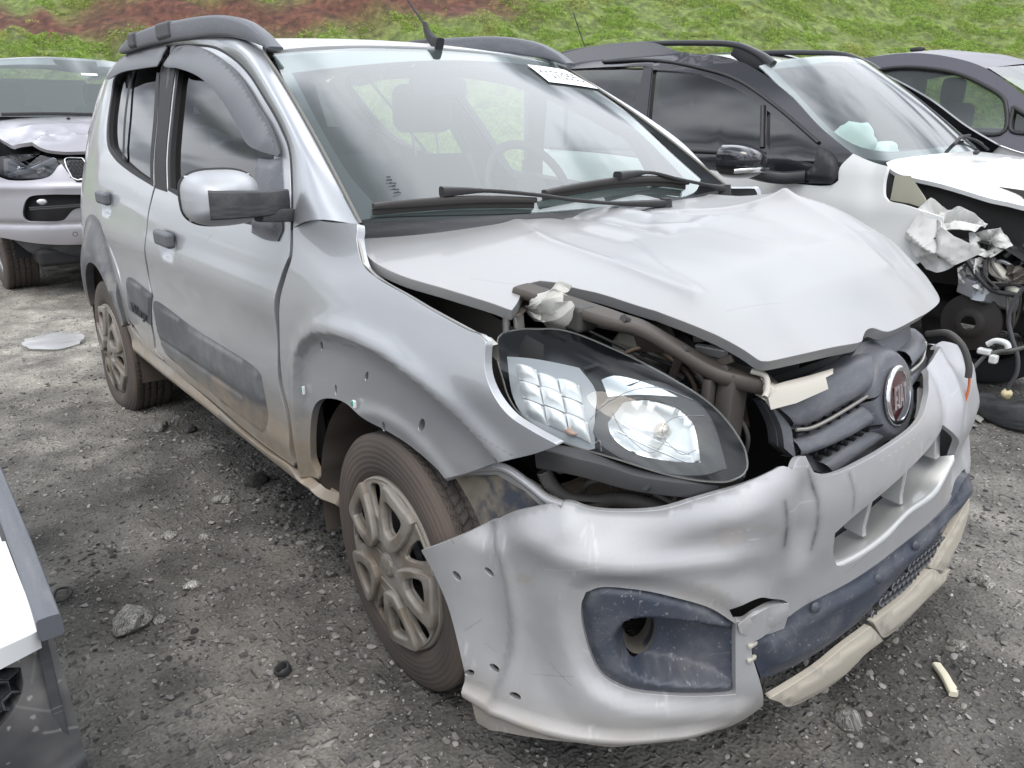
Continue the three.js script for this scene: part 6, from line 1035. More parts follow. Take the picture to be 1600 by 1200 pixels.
  part('bonnet', panel(S.suvHood, [[-5.73, 0.72], [-5.73, 0.2], [-5.73, -0.7], [-5.4, -0.82], [-5.0, -0.8], [-4.82, -0.6], [-4.75, 0], [-4.78, 0.25], [-4.81, 0.46], [-4.84, 0.54], [-5.04, 0.7], [-5.25, 0.74], [-5.5, 0.75]], { h: 0.03, hem: 0.025, toward: [-5.3, 0.3, 0], disp: (x, z) => 0.012 * (fbm(x * 5, z * 7, 3) - 0.5) }), pnt, t).userData = { label: 'crumpled bonnet' };
  part('washer_jet', lump(0.014, 0.1, 1, 0.6, 1, 2, 2).translate(-5.5, 1.222, 0.22), rubber, t);
  part('bonnet_gap', panel(S.suvHood, [[-5.7, 0.7], [-5.7, -0.7], [-4.85, -0.7], [-4.85, 0.7]], { off: -0.09, hem: 0, toward: [-5.3, 0.3, 0] }), blackGap, t);
  const sc = part('windscreen', panel(S.suvScreen, [[-0.97, 0.02], [0, 0.0], [0.97, 0.02], [0.98, 0.96], [0, 1.0], [-0.98, 0.96]], { hem: 0, h: 0.1, b: 0.05, toward: [-7, 0.8, 0] }), phys(0.45, 0.52, 0.5, 0, 0, { transmission: 0.82, thickness: 0, ior: 2.0 }), t);
  part('rain_sensor', panel(S.suvScreen, [[-0.3, 0.97], [-0.26, 0.8], [-0.12, 0.72], [0.08, 0.74], [0.2, 0.88], [0.22, 0.98]], { off: -0.01, hem: 0, toward: [-7, 0.8, 0] }), std(0.03, 0.03, 0.035, 0.6), sc);
  part('toll_tag', loft([[S.suvScreen(-0.02, 0.66), S.suvScreen(-0.2, 0.66)], [S.suvScreen(-0.02, 0.7), S.suvScreen(-0.2, 0.7)]].map((r) => r.map((p) => [p[0] + 0.004, p[1], p[2]]))), std(0.8, 0.8, 0.8, 0.5), sc);
  part('wiper', sweep([[-5.68, 1.25, 0.62], [-5.65, 1.255, 0.3], [-5.64, 1.25, 0.02]], [0.012, 0.012], 12), rubber, t);
  part('cowl_panel', loft([[-0.72, 0, 0.72].map((z) => [-5.62 - 0.12 * (z / 0.72) ** 2, 1.22, z]), [-0.72, 0, 0.72].map((z) => [-5.76, 1.19, z])]), rubber, t);
  const roof = (x, z) => [x, 1.715 - 0.05 * (z / 0.6) ** 2 - 0.09 * sstep(-6.75, -6.25, x) ** 1.6, z - 0.03];
  part('roof', panel(roof, [[-6.32, 0], [-6.38, 0.35], [-6.42, 0.63], [-8.4, 0.6], [-8.4, -0.6], [-6.42, -0.63], [-6.38, -0.35]], { h: 0.1, hem: 0.02, toward: [-7, 1, 0] }), pnt, t);
  const arch = [...Array(13).keys()].map((i) => [-5.6 + 0.4 * Math.cos(0.1 + i / 12 * 2.9), 0.35 + 0.4 * Math.sin(0.1 + i / 12 * 2.9)]);
  for (const sg of [1, -1]) {
    const f = (x, y) => { const q = S.suvSide(x, y); return sg > 0 ? q : [q[0], q[1], -q[2] - 0.06]; }, tw = { toward: [-6.5, 0.7, 0] };
    part('front_wing', panel(f, [[-5.16, 0.9], [-5.19, 0.6], ...arch, [-6.02, 0.4], [-6.02, 1.12], [-5.7, 1.15], [-5.14, 1.06]], { h: 0.05, hem: 0.03, ...tw }), pnt, t);
    part('arch_trim', panel(f, [...arch, ...arch.map(([x, y]) => [-5.6 + (x + 5.6) * 1.15, 0.35 + (y - 0.35) * 1.15]).reverse()], { off: 0.012, h: 0.04, ...tw }), plasticDark, t);
    part('side_body', panel(f, [[-6.02, 0.4], [-8.6, 0.4], [-8.7, 1.1], [-6.02, 1.12]], { h: 0.12, ...tw }), pnt, t);
    part('side_glass', panel(f, [[-5.85, 1.14], [-6.5, 1.58], [-7.4, 1.62], [-8.4, 1.5], [-8.6, 1.14]], { h: 0.15, ...tw }), glassSide, t);
    part('windscreen_pillar', sweep([S.suvScreen(sg, 0), S.suvScreen(sg, 0.5), S.suvScreen(sg, 1), [-7.2, 1.68, sg * 0.6 - 0.03], [-8.4, 1.62, sg * 0.58 - 0.03]].map((p) => [p[0] - 0.02, p[1], p[2] + sg * 0.02]), [0.045, 0.035], 30), pnt, t);
    const L = []; for (let i = 0; i <= 14; i++) { const a = -0.2 + i / 14 * 3.5; L.push([sg * 0.8 - 0.03, sg * 0.45 - 0.03].map((z) => [-5.6 + 0.42 * Math.cos(a), 0.36 + 0.42 * Math.sin(a), z])); } part('wheel_arch_liner', loft(L), blackGap, t);
    for (const x of [-5.6, -8.2]) wheel(t, [x, 0.345, sg * 0.76 - 0.03], { R: 0.35, w: 0.215, rimR: 0.225, style: 'alloy', right: sg > 0, alloy: (R) => merge([...Array(10).keys()].map((k) => { const a = (k >> 1) * 1.2566 + (k % 2 ? 0.14 : -0.14); return sweep([[R * 0.15, 0, 0.0], [R * 0.6, 0, 0.008], [R * 0.96, 0, 0]], [0.012, 0.01], 6).rotateZ(a); }).concat([lathe([[R * 0.93, -0.01], [R * 0.95, 0.004], [R, 0.006], [R, -0.02]], 48).rotateX(1.5708), new THREE.CylinderGeometry(R * 0.2, R * 0.2, 0.02, 20).rotateX(1.5708)])), mats: { hub: std(0.3, 0.3, 0.31, 0.4, 0.8) } });
  }
  part('underbody', move(rbox(3.6, 0.12, 1.4, 0.03), -6.7, 0.3, -0.03), blackGap, t);
  each('seat', [0.35, -0.4].map((z) => merge([move(rbox(0.14, 0.65, 0.5, 0.06), -7.1, 1.0, z), move(rbox(0.1, 0.2, 0.28, 0.05), -7.16, 1.42, z)])), seatCloth, t);
  part('dashboard', move(rbox(0.7, 0.3, 1.3, 0.08), -6.1, 1.02, -0.03), dashMat, t);
  part('tailgate', loft([[[-8.55, 1.6, 0.55], [-8.55, 1.6, -0.6]], [[-8.8, 1.1, 0.8], [-8.8, 1.1, -0.86]], [[-8.8, 0.4, 0.8], [-8.8, 0.4, -0.86]]]), pnt, t);
}
{
  const t = thing('white_crossover', 'white and black crossover with a wrecked front end, to the left of the silver hatchback', 'car');
  const blk = phys(0.018, 0.018, 0.023, 0.16, 0.2, { clearcoat: 1, clearcoatRoughness: 0.04 }), wht = phys(0.74, 0.75, 0.74, 0.35, 0, { clearcoat: 0.8, clearcoatRoughness: 0.08 }), wornW = plastic([0.56, 0.56, 0.54], 91, 0.35, 0.5), tw = { toward: [-1.2, 0.6, -3] };
  const mirZ = (f) => (x, y) => { const q = f(x, y); return [q[0], q[1], -5.72 - q[2]]; };
  const P = T.cr_pillar, wins = [T.cr_front_glass, T.cr_quarter_glass, T.cr_rear_glass];
  part('roof_side', panel(S.crossSide, P, { h: 0.04, b: 0.02, hem: 0.02, holes: wins, disp: (x, y) => 0.01 * Math.exp(-(((y - 1.52 - 0.05 * (x + 2)) / 0.02) ** 2)), ...tw }), blk, t);
  part('roof_side', panel(mirZ(S.crossSide), P, { h: 0.08, b: 0.03, hem: 0.02, holes: wins, ...tw }), blk, t);
  for (const w of wins) { part('side_window', panel(S.crossSide, w, { off: -0.018, hem: 0, h: 0.12, ...tw }), glassDark, t); part('side_window', panel(mirZ(S.crossSide), w, { off: -0.018, hem: 0, h: 0.12, ...tw }), glassDark, t); }
  each('window_trim', [tube(spline([[-2.3, 1.555], [-1.9, 1.545], [-1.55, 1.49], [-1.28, 1.42], [-1.0, 1.285], [-0.72, 1.12]].map(([x, y]) => S.crossSide(x, y).map((v, k) => v + (k === 2 ? 0.008 : 0))), 30), 0.009, 60, 6), tube(spline([[-2.6, 1.045], [-1.9, 1.06], [-1.0, 1.06]].map(([x, y]) => S.crossSide(x, y).map((v, k) => v + (k === 2 ? 0.006 : 0))), 16), 0.012, 40, 6), tube(spline([[-1.02, 1.09], [-1.08, 1.29]].map(([x, y]) => S.crossSide(x, y).map((v, k) => v + (k === 2 ? 0.006 : 0))), 8), 0.013, 8, 6)], std(0.03, 0.03, 0.033, 0.5), t);
  part('pillar_tape', panel(S.crossSide, [[-1.95, 1.51], [-1.89, 1.505], [-1.825, 1.21], [-1.79, 1.065], [-1.915, 1.065], [-1.945, 1.27]], { off: 0.004, h: 0.1, hem: 0.002, ...tw }), std(0.05, 0.05, 0.055, 0.5), t);
  const wing = part('side_panel', panel(S.crossSide, [...T.cr_white.slice(0, 15), [-0.1, 0.83], [-0.1, 0.72], [-0.2, 0.6], [-0.34, 0.55], [-0.43, 0.42], [-0.5, 0.3], [-2.3, 0.3], [-2.66, 0.45]], { h: 0.035, b: 0.02, hem: 0.02, disp: (x, y) => 0.006 * Math.exp(-(((y - 0.86) / 0.06) ** 2)) * sstep(-0.9, -0.4, x) - 0.012 * Math.exp(-(((x + 0.42) / 0.05) ** 2)) * sstep(0.8, 0.95, y), ...tw }), wht, t);
  part('side_panel', panel(mirZ(S.crossSide), [...T.cr_white.slice(0, 11), [-0.3, 0.95], [0.1, 0.9], [0.3, 0.8], [0.3, 0.5], [-0.43, 0.42], [-0.5, 0.3], [-2.3, 0.3], [-2.66, 0.45]], { h: 0.08, b: 0.03, ...tw }), wht, t);
  part('mirror_base', panel(S.crossSide, T.cr_mirror_base, { disp: (x, y) => 0.012 + 0.012 * sstep(0, 0.03, -polyDist(T.cr_mirror_base, x, y, true)), h: 0.02, ...tw }), std(0.025, 0.025, 0.028, 0.45), t);
  { // door mirror
    const m = new THREE.Group(); m.name = 'door_mirror'; t.add(m); const R = [], sup = (a, e) => Math.sign(a) * Math.abs(a) ** e;
    for (let i = 0; i <= 22; i++) { const q = i / 22, k = Math.pow(Math.max(0, 1 - (1 - q) ** 2.4), 0.45); R.push([...Array(33).keys()].map((j) => { const a = (j / 32) * 6.28318, cz = Math.cos(a), sy = Math.sin(a); return [mixn(0.085, -0.08, q), 0.083 * k * sup(sy, 0.8) + 0.01 * cz, 0.125 * k * sup(cz, 0.8)]; })); }
    part('mirror_shell', loft(R), blk, m); part('mirror_strip', sweep([[0.035, -0.04, 0.12], [0.078, -0.034, 0.06], [0.086, -0.034, 0.0], [0.076, -0.038, -0.07]], [0.004, 0.011], 24, { e: 0.5 }), chrome, m); part('mirror_arm', sweep([[-0.02, -0.05, -0.05], [-0.0, -0.07, -0.13], [0.06, -0.08, -0.2], [0.14, -0.07, -0.26]], (q) => [0.04, 0.03], 20), std(0.025, 0.025, 0.028, 0.4), m);
    m.position.set(-0.93, 1.035, -1.76); m.rotation.y = -0.12;
  }
  const sc = part('windscreen', panel(S.crossScreen, [[-0.98, 0.0], [0, -0.03], [0.75, -0.03], [0.9, 0.02], [0.985, 0.15], [0.99, 0.9], [0.7, 0.96], [0, 1.0], [-0.7, 0.96], [-0.98, 0.92]], { hem: 0, h: 0.1, b: 0.05, ...tw }), glassScreen, t);
  part('screen_border', panel(S.crossScreen, [[-0.98, 0.0], [0, -0.03], [0.75, -0.03], [0.9, 0.02], [0.985, 0.15], [0.99, 0.9], [0.7, 0.96], [0, 1.0], [-0.7, 0.96], [-0.98, 0.92]], { off: -0.006, hem: 0, h: 0.1, b: 0.05, holes: [[[-0.9, 0.08], [0, 0.05], [0.7, 0.05], [0.85, 0.12], [0.91, 0.25], [0.91, 0.86], [0, 0.94], [-0.91, 0.86]]], ...tw }), frit, sc);
  part('roof', panel(S.crossRoof, [[-1.24, -2.36], [-1.17, -2.6], [-1.13, -2.86], [-1.17, -3.1], [-1.24, -3.36], [-3.2, -3.4], [-3.2, -2.32]], { h: 0.08, hem: 0.02, ...tw }), phys(0.3, 0.31, 0.33, 0.3, 0.6, { clearcoat: 0.8 }), t);
  for (const z of [-2.3, -3.42]) {
    const rail = part('roof_rail', sweep([[-1.2, 1.49, z], [-1.28, 1.545, z], [-1.42, 1.6, z], [-1.7, 1.63, z], [-2.2, 1.65, z], [-2.7, 1.64, z], [-3.0, 1.6, z]], (q) => [0.024, 0.016 + 0.012 * (1 - sstep(0, 0.25, q))], 50, { e: 0.6 }), std(0.035, 0.036, 0.04, 0.45), t);
    part('rail_foot', sweep([[-1.22, 1.49, z], [-1.34, 1.53, z], [-1.44, 1.585, z]], [0.02, 0.04], 10, { e: 0.6 }), rubber, rail);
  }
  part('aerial', tube([[-3.0, 1.6, -2.75], [-3.12, 1.8, -2.75], [-3.2, 1.95, -2.75]], 0.004, 10, 6), rubber, t);
  // cabin with burst airbag
  const air = lump(0.15, 0.35, 0.8, 0.75, 1.25, 4, 31); each('airbag', [air.translate(-0.85, 1.1, -2.55), lump(0.11, 0.35, 1, 0.6, 1.4, 4, 37).translate(-0.78, 1.06, -2.72)], std(0.72, 0.78, 0.76, 0.85), t);
  part('dashboard', move(rbox(0.75, 0.3, 1.35, 0.08), -0.98, 0.9, -2.86), dashMat, t);
  each('seat', [-2.5, -3.2].map((z) => merge([move(rbox(0.14, 0.7, 0.48, 0.06), -1.95, 0.95, z), move(rbox(0.1, 0.2, 0.26, 0.05), -2.0, 1.4, z)])), seatCloth, t);
  part('floor_pan', move(rbox(2.6, 0.05, 1.5, 0.02), -1.7, 0.32, -2.86), blackGap, t); part('rear_wall', move(rbox(0.05, 1.1, 1.3, 0.02), -3.1, 0.95, -2.86), blk, t); part('side_lining', loft([[[-0.6, 0.95, -2.1], [-3, 0.95, -2.1]], [[-0.6, 0.3, -2.08], [-3, 0.3, -2.08]]]), blackGap, t);
  for (const [a, b] of [[0.45, -0.35], [-0.5, 0.3]]) { const w = new THREE.Group(); w.name = 'wiper'; t.add(w); const q = (s, h) => { const p = S.crossScreen(s, h); return [p[0] + 0.015, p[1] + 0.02, p[2]]; }; part('wiper_blade', sweep([q(a * 0.9 - 0.35, 0.02), q(a * 0.9 - 0.6, 0.08), q(a * 0.9 - 0.9, 0.1)], [0.008, 0.008], 12), rubber, w); part('wiper_arm', sweep([q(a * 0.9 - 0.65, 0.09), q(a * 0.9 - 0.95, 0.05), q(a * 0.9 - 1.1, -0.03)], [0.008, 0.006], 10), rubber, w); }
  // bonnet, creased and pushed back
  part('bonnet', panel(S.crossHood, [[-0.5, -2.26], [-0.46, -2.45], [-0.42, -2.75], [-0.44, -3.1], [-0.5, -3.4], [-0.1, -3.45], [0.3, -3.3], [0.42, -2.86], [0.36, -2.5], [0.29, -2.2], [0.17, -2.12], [0.08, -2.125], [-0.03, -2.13], [-0.19, -2.145], [-0.37, -2.155], [-0.45, -2.2]], { h: 0.025, b: 0.02, hem: 0.02, toward: [-0.1, 0.3, -2.9], disp: (x, z) => 0.025 * (fbm(x * 7 + 2, z * 7, 3) - 0.5) * sstep(-0.1, 0.15, x) }), wht, t).userData = { label: 'white bonnet with a dented front corner' };
  part('washer_jet', lump(0.018, 0.1, 1, 0.6, 1, 2, 2).translate(-0.25, 1.075, -2.62), rubber, t);
  // torn wing and what it bares
  const crumple = (P, q, sd, n = 7) => { // bent sheet inside an outline in space: a plane with sharp folds across it
    const c = P.reduce((a, p) => a.map((v, k) => v + p[k] / P.length), [0, 0, 0]); let N = [0, 0, 0];
    P.forEach((p, i) => { const r = P[(i + 1) % P.length], x = cross3(p.map((v, k) => v - c[k]), r.map((v, k) => v - c[k])); N = N.map((v, k) => v + x[k]); }); N = nrm3(N);
    const U = nrm3(cross3([0, 1, 0.1], N)), V = cross3(N, U), d2 = (p, A) => p.reduce((s, v, k) => s + (v - c[k]) * A[k], 0), O = P.map((p) => [d2(p, U), d2(p, V), d2(p, N)]), R = Math.max(...O.map((p) => Math.hypot(p[0], p[1])));
    const L = [...Array(n).keys()].map((i) => { const a = hash2(i, sd) * 6.28, b = a + 1.5 + 2 * hash2(i, sd + 1); return [[[R * Math.cos(a) * hash2(i, sd + 3), R * Math.sin(a) * hash2(i, sd + 4)], [R * Math.cos(b), R * Math.sin(b)]], (hash2(i, sd + 2) - 0.5) * 2 * q, R * (0.08 + 0.2 * hash2(i, sd + 5))]; });
    const base = (x, y) => { let w = 0, s = 0; for (const o of O) { const k = 1 / ((x - o[0]) ** 2 + (y - o[1]) ** 2 + 0.0004); w += k; s += k * o[2]; } return s / w; };
    return panel((x, y) => { const h = base(x, y) + L.reduce((s, [Q, a, w]) => s + a * Math.exp(-polyDist(Q, x, y) / w), 0) + q * 0.8 * (fbm(x / R * 2.2 + sd, y / R * 2.2, 3) - 0.5); return [0, 1, 2].map((k) => c[k] + U[k] * x + V[k] * y + N[k] * h); }, O.map((p) => [p[0], p[1]]), { h: R / 20, b: R / 22, hem: 0.004, toward: [-0.3, 0.3, -3] });
  };
  part('torn_wing', crumple(T3.cr_flap, 0.035, 3, 6), wornW, t).userData = { label: 'torn white wing flap folded over' };
  each('crumpled_metal', [crumple([[-0.22, 0.86, -2.02], [-0.18, 0.92, -2.04], [-0.1, 0.9, -2.06], [-0.02, 0.87, -2.06], [0.06, 0.84, -2.05], [0.04, 0.79, -2.0], [-0.1, 0.82, -1.98]], 0.05, 8, 12), crumple([[0.0, 0.78, -2.05], [0.1, 0.8, -2.1], [0.16, 0.74, -2.1], [0.1, 0.68, -2.05], [0.03, 0.7, -2.02]], 0.05, 21)], wornW, t);
  const bay = new THREE.Group(); bay.name = 'engine_bay'; t.add(bay);
  part('inner_wing', loft([[[-0.5, 1.0, -2.2], [0.35, 0.92, -2.3]], [[-0.5, 0.75, -2.16], [0.3, 0.7, -2.24]], [[-0.45, 0.5, -2.25], [0.3, 0.5, -2.35]]]), std(0.025, 0.024, 0.023, 0.7), bay);
  part('inner_wing', loft([[[-0.36, 0.99, -2.07], [-0.3, 0.99, -2.09], [-0.22, 0.9, -2.09]], [[-0.36, 0.88, -2.06], [-0.28, 0.87, -2.08], [-0.18, 0.85, -2.07]]]), std(0.3, 0.29, 0.23, 0.7), bay);
  each('engine_block', [lump(0.3, 0.3, 1, 0.7, 1.6, 3, 12).translate(-0.05, 0.62, -2.85), move(rbox(0.5, 0.1, 1.0, 0.03), -0.05, 0.36, -2.85)], std(0.02, 0.02, 0.021, 0.7), bay);
  part('bulkhead', move(rbox(0.04, 0.6, 1.5, 0.01), -0.55, 0.7, -2.86), blackGap, bay);
  part('bottle', [lathe([[0, 0.06], [0.03, 0.055], [0.035, 0.0], [0.022, -0.06], [0.025, -0.09]], 20).translate(0.06, 0.83, -2.3)], std(0.32, 0.32, 0.36, 0.4), bay);
  part('strut_dome', [lathe([[0, 0.08], [0.06, 0.075], [0.1, 0.04], [0.11, -0.06]], 24).rotateZ(-0.6).translate(0.16, 0.74, -2.35)], std(0.24, 0.2, 0.15, 0.7), bay);
  part('brake_disc', [lathe([[0.03, 0.03], [0.06, 0.03], [0.065, 0.01], [0.125, 0.008], [0.125, -0.01]], 36).rotateX(Math.PI / 2).translate(0.05, 0.385, -2.12)], std(0.05, 0.045, 0.042, 0.6, 0.5), bay);
  part('wheel_arch_liner', loft([...Array(13).keys()].map((i) => { const a = -0.2 + i / 12 * 3.5; return [-2.06, -2.5].map((z) => [0.02 + 0.4 * Math.cos(a), 0.34 + 0.4 * Math.sin(a), z]); })), std(0.012, 0.012, 0.012, 0.9), bay);
  each('bumper_beam', [sweep(T3.cr_beam, [0.03, 0.035], 24, { e: 0.3 }), sweep([[0.0, 0.55, -2.1], [0.08, 0.54, -2.06]], [0.03, 0.04], 4, { e: 0.3 })], phys(0.5, 0.52, 0.55, 0.4, 0.5), bay);
  each('lamp_bracket', [crumple([[-0.02, 0.62, -2.05], [0.03, 0.66, -2.06], [0.08, 0.64, -2.08], [0.1, 0.58, -2.08], [0.05, 0.55, -2.05], [0.0, 0.56, -2.04]], 0.05, 5), crumple([[0.06, 0.56, -2.02], [0.1, 0.585, -2.04], [0.15, 0.56, -2.06], [0.12, 0.53, -2.03]], 0.02, 15)], paleMetal, bay);
  for (let i = 0; i < 16; i++) { const c = [-0.02 + 0.24 * hash2(i, 401), 0.5 + 0.3 * hash2(i, 402), -2.06 - 0.22 * hash2(i, 403)], r = 0.02 + 0.04 * hash2(i, 404), n = 5; part('bent_bracket', crumple([...Array(n).keys()].map((k) => { const a = k * 6.28 / n + hash2(i, 405), q = r * (0.6 + 0.7 * hash2(i * 7 + k, 406)); return [c[0] + q * Math.cos(a), c[1] + q * Math.sin(a), c[2] + (hash2(i * 5 + k, 407) - 0.5) * r]; }), r * 0.7, i + 40, 4), [wornW, paleMetal, darkMetal, brownMetal][i % 4], bay); }
  for (let i = 0; i < 7; i++) { const a = hash2(i, 411), b = hash2(i, 412); part('cable', tube([[0.02 + 0.1 * a, 0.74, -2.1], [0.1, 0.66 - 0.1 * b, -2.04 - 0.05 * a], [0.16 + 0.06 * b, 0.58, -2.08], [0.2, 0.5 - 0.14 * a, -2.12 - 0.1 * b], [0.18, 0.42 - 0.1 * b, -2.2]], 0.004 + 0.003 * a, 30, 5), i % 3 ? rubber : std(0.16, 0.15, 0.14, 0.6), bay); }
  part('filler_hose', [tube([[0.06, 0.67, -2.12], ...T3.cr_hose.slice(1)], 0.026, 30, 10)], std(0.55, 0.54, 0.46, 0.5), bay); part('air_pipe', tube(T3.cr_pipe, 0.009, 40, 8), steel, bay); part('pipe_union', [tube([[0.12, 0.68, -2.15], [0.15, 0.72, -2.15]], 0.012, 6, 10)], steel, bay);
  each('black_loom', [tube([[0.02, 0.66, -2.03], [0.08, 0.6, -2.02], [0.14, 0.55, -2.04], [0.22, 0.54, -2.08]], 0.01, 20, 6), tube([[0.08, 0.67, -2.05], [0.1, 0.61, -2.03], [0.16, 0.56, -2.03]], 0.006, 20, 6)], rubber, bay);
  part('cable', tube(T3.cr_wire, 0.008, 60, 6), std(0.06, 0.06, 0.065, 0.6), bay); part('cable', tube(T3.cr_wire2, 0.008, 40, 6), std(0.14, 0.14, 0.13, 0.6), bay);
  part('connector', [lump(0.022, 0.3, 1, 1, 1, 2, 6).translate(...T3.cr_wire[7])], std(0.5, 0.42, 0.25, 0.5), bay);
  each('white_clip', [tube([[0.255, 0.395, -1.75], [0.28, 0.415, -1.75], [0.32, 0.412, -1.75], [0.33, 0.395, -1.75]], 0.012, 16, 6), move(rbox(0.05, 0.025, 0.03, 0.008), 0.25, 0.365, -1.75), move(rbox(0.03, 0.035, 0.03, 0.008), 0.29, 0.345, -1.74)], std(0.62, 0.63, 0.62, 0.45), bay);
  for (const [x, z] of [[0.02, -3.55], [-2.52, -2.12], [-2.52, -3.6]]) wheel(t, [x, 0.31, z], { R: 0.32, w: 0.2, rimR: 0.2, right: z > -2.8 });
  part('tyre_remnant', tyreGeo(0.31, 0.19, 0.2, 0, 64).translate(-0.02, 0.315, -2.6), rubber, t);
}
{
  const t = thing('grey_saloon', 'dark grey car parked beyond the crossover with its roof and side window showing', 'car');
  const pnt = phys(0.11, 0.108, 0.126, 0.42, 0.5, { clearcoat: 0.25, clearcoatRoughness: 0.15 }), tw = { toward: [-1.5, 0.6, -5.6] }, O = [[-2.6, 1.62], [-2.1, 1.69], [-1.73, 1.7], [-1.4, 1.64], [-1.19, 1.565], [-0.98, 1.44], [-0.78, 1.3], [-0.6, 1.17], [0.2, 1.08], [0.7, 0.95], [0.8, 0.5], [-3.2, 0.4], [-3.3, 1.1]];
  const gl = [[-2.2, 1.56], [-1.86, 1.6], [-1.62, 1.585], [-1.39, 1.54], [-1.19, 1.46], [-1.02, 1.365], [-0.985, 1.32], [-0.94, 1.13], [-1.2, 1.12], [-1.95, 1.13], [-2.25, 1.15]], q = [[-0.93, 1.3], [-0.78, 1.21], [-0.72, 1.14], [-0.89, 1.14]];
  const mirZ = (x, y) => { const p = S.saloonSide(x, y); return [p[0], p[1], -11.2 - p[2]]; };
  for (const f of [S.saloonSide, mirZ]) { const b = part('side_body', panel(f, O, { h: 0.08, b: 0.03, hem: 0.03, holes: [gl, q], ...tw }), pnt, t); each('window_frame', [gl, q].map((P) => tube([...P, P[0]].map((p) => f(...p)), 0.016, 90, 6)), std(0.02, 0.02, 0.022, 0.5), b); part('side_window', panel(f, gl, { off: -0.02, hem: 0, h: 0.15, ...tw }), phys(0.55, 0.62, 0.6, 0, 0, { transmission: 0.93, thickness: 0, ior: 1.7 }), b); part('side_window', panel(f, q, { off: -0.02, hem: 0, ...tw }), glassSide, b); }
  const roof = []; for (const [x, y] of O.slice(0, 5)) roof.push([...Array(9).keys()].map((k) => { const u = k / 8, a = S.saloonSide(x, y), c = 0.05 * Math.sin(Math.PI * u); return [x + 0.12 * Math.sin(Math.PI * u) * sstep(-1.8, -1.19, x), y + c, mixn(a[2], -11.2 - a[2], u)]; })); part('roof', loft(roof), pnt, t);
  const ws = []; for (const [x, y] of [[-1.18, 1.57], [-0.9, 1.41], [-0.55, 1.18]]) ws.push([...Array(9).keys()].map((k) => { const u = k / 8, a = S.saloonSide(x, y); return [x + 0.14 * Math.sin(Math.PI * u), y + 0.03 * Math.sin(Math.PI * u), mixn(a[2], -11.2 - a[2], u)]; })); part('windscreen', loft(ws), glassScreen, t);
  part('bonnet', loft([[-0.55, 1.16], [0.2, 1.08], [0.75, 0.93], [0.85, 0.6]].map(([x, y]) => [...Array(7).keys()].map((k) => { const u = k / 6, a = S.saloonSide(x, Math.min(y, 1)); return [x + 0.1 * Math.sin(Math.PI * u), y + 0.03 * Math.sin(Math.PI * u), mixn(a[2], -11.2 - a[2], u)]; }))), pnt, t);
  part('roof_aerial', lump(0.05, 0.1, 1.3, 0.5, 0.35, 2, 3).translate(-2.0, 1.77, -5.6), rubber, t);
  each('seat', [-5.2, -5.95].map((z) => merge([move(rbox(0.16, 0.7, 0.5, 0.07), -1.75, 1.0, z), move(rbox(0.12, 0.22, 0.28, 0.05), -1.8, 1.44, z)])), seatCloth, t);
  part('floor_pan', move(rbox(3.4, 0.3, 1.5, 0.05), -1.3, 0.55, -5.6), blackGap, t);
  for (const [x, z] of [[0, -4.86], [-2.6, -4.86], [0, -6.34], [-2.6, -6.34]]) wheel(t, [x, 0.31, z], { R: 0.32, w: 0.2, rimR: 0.2, right: z > -5.6 });
}
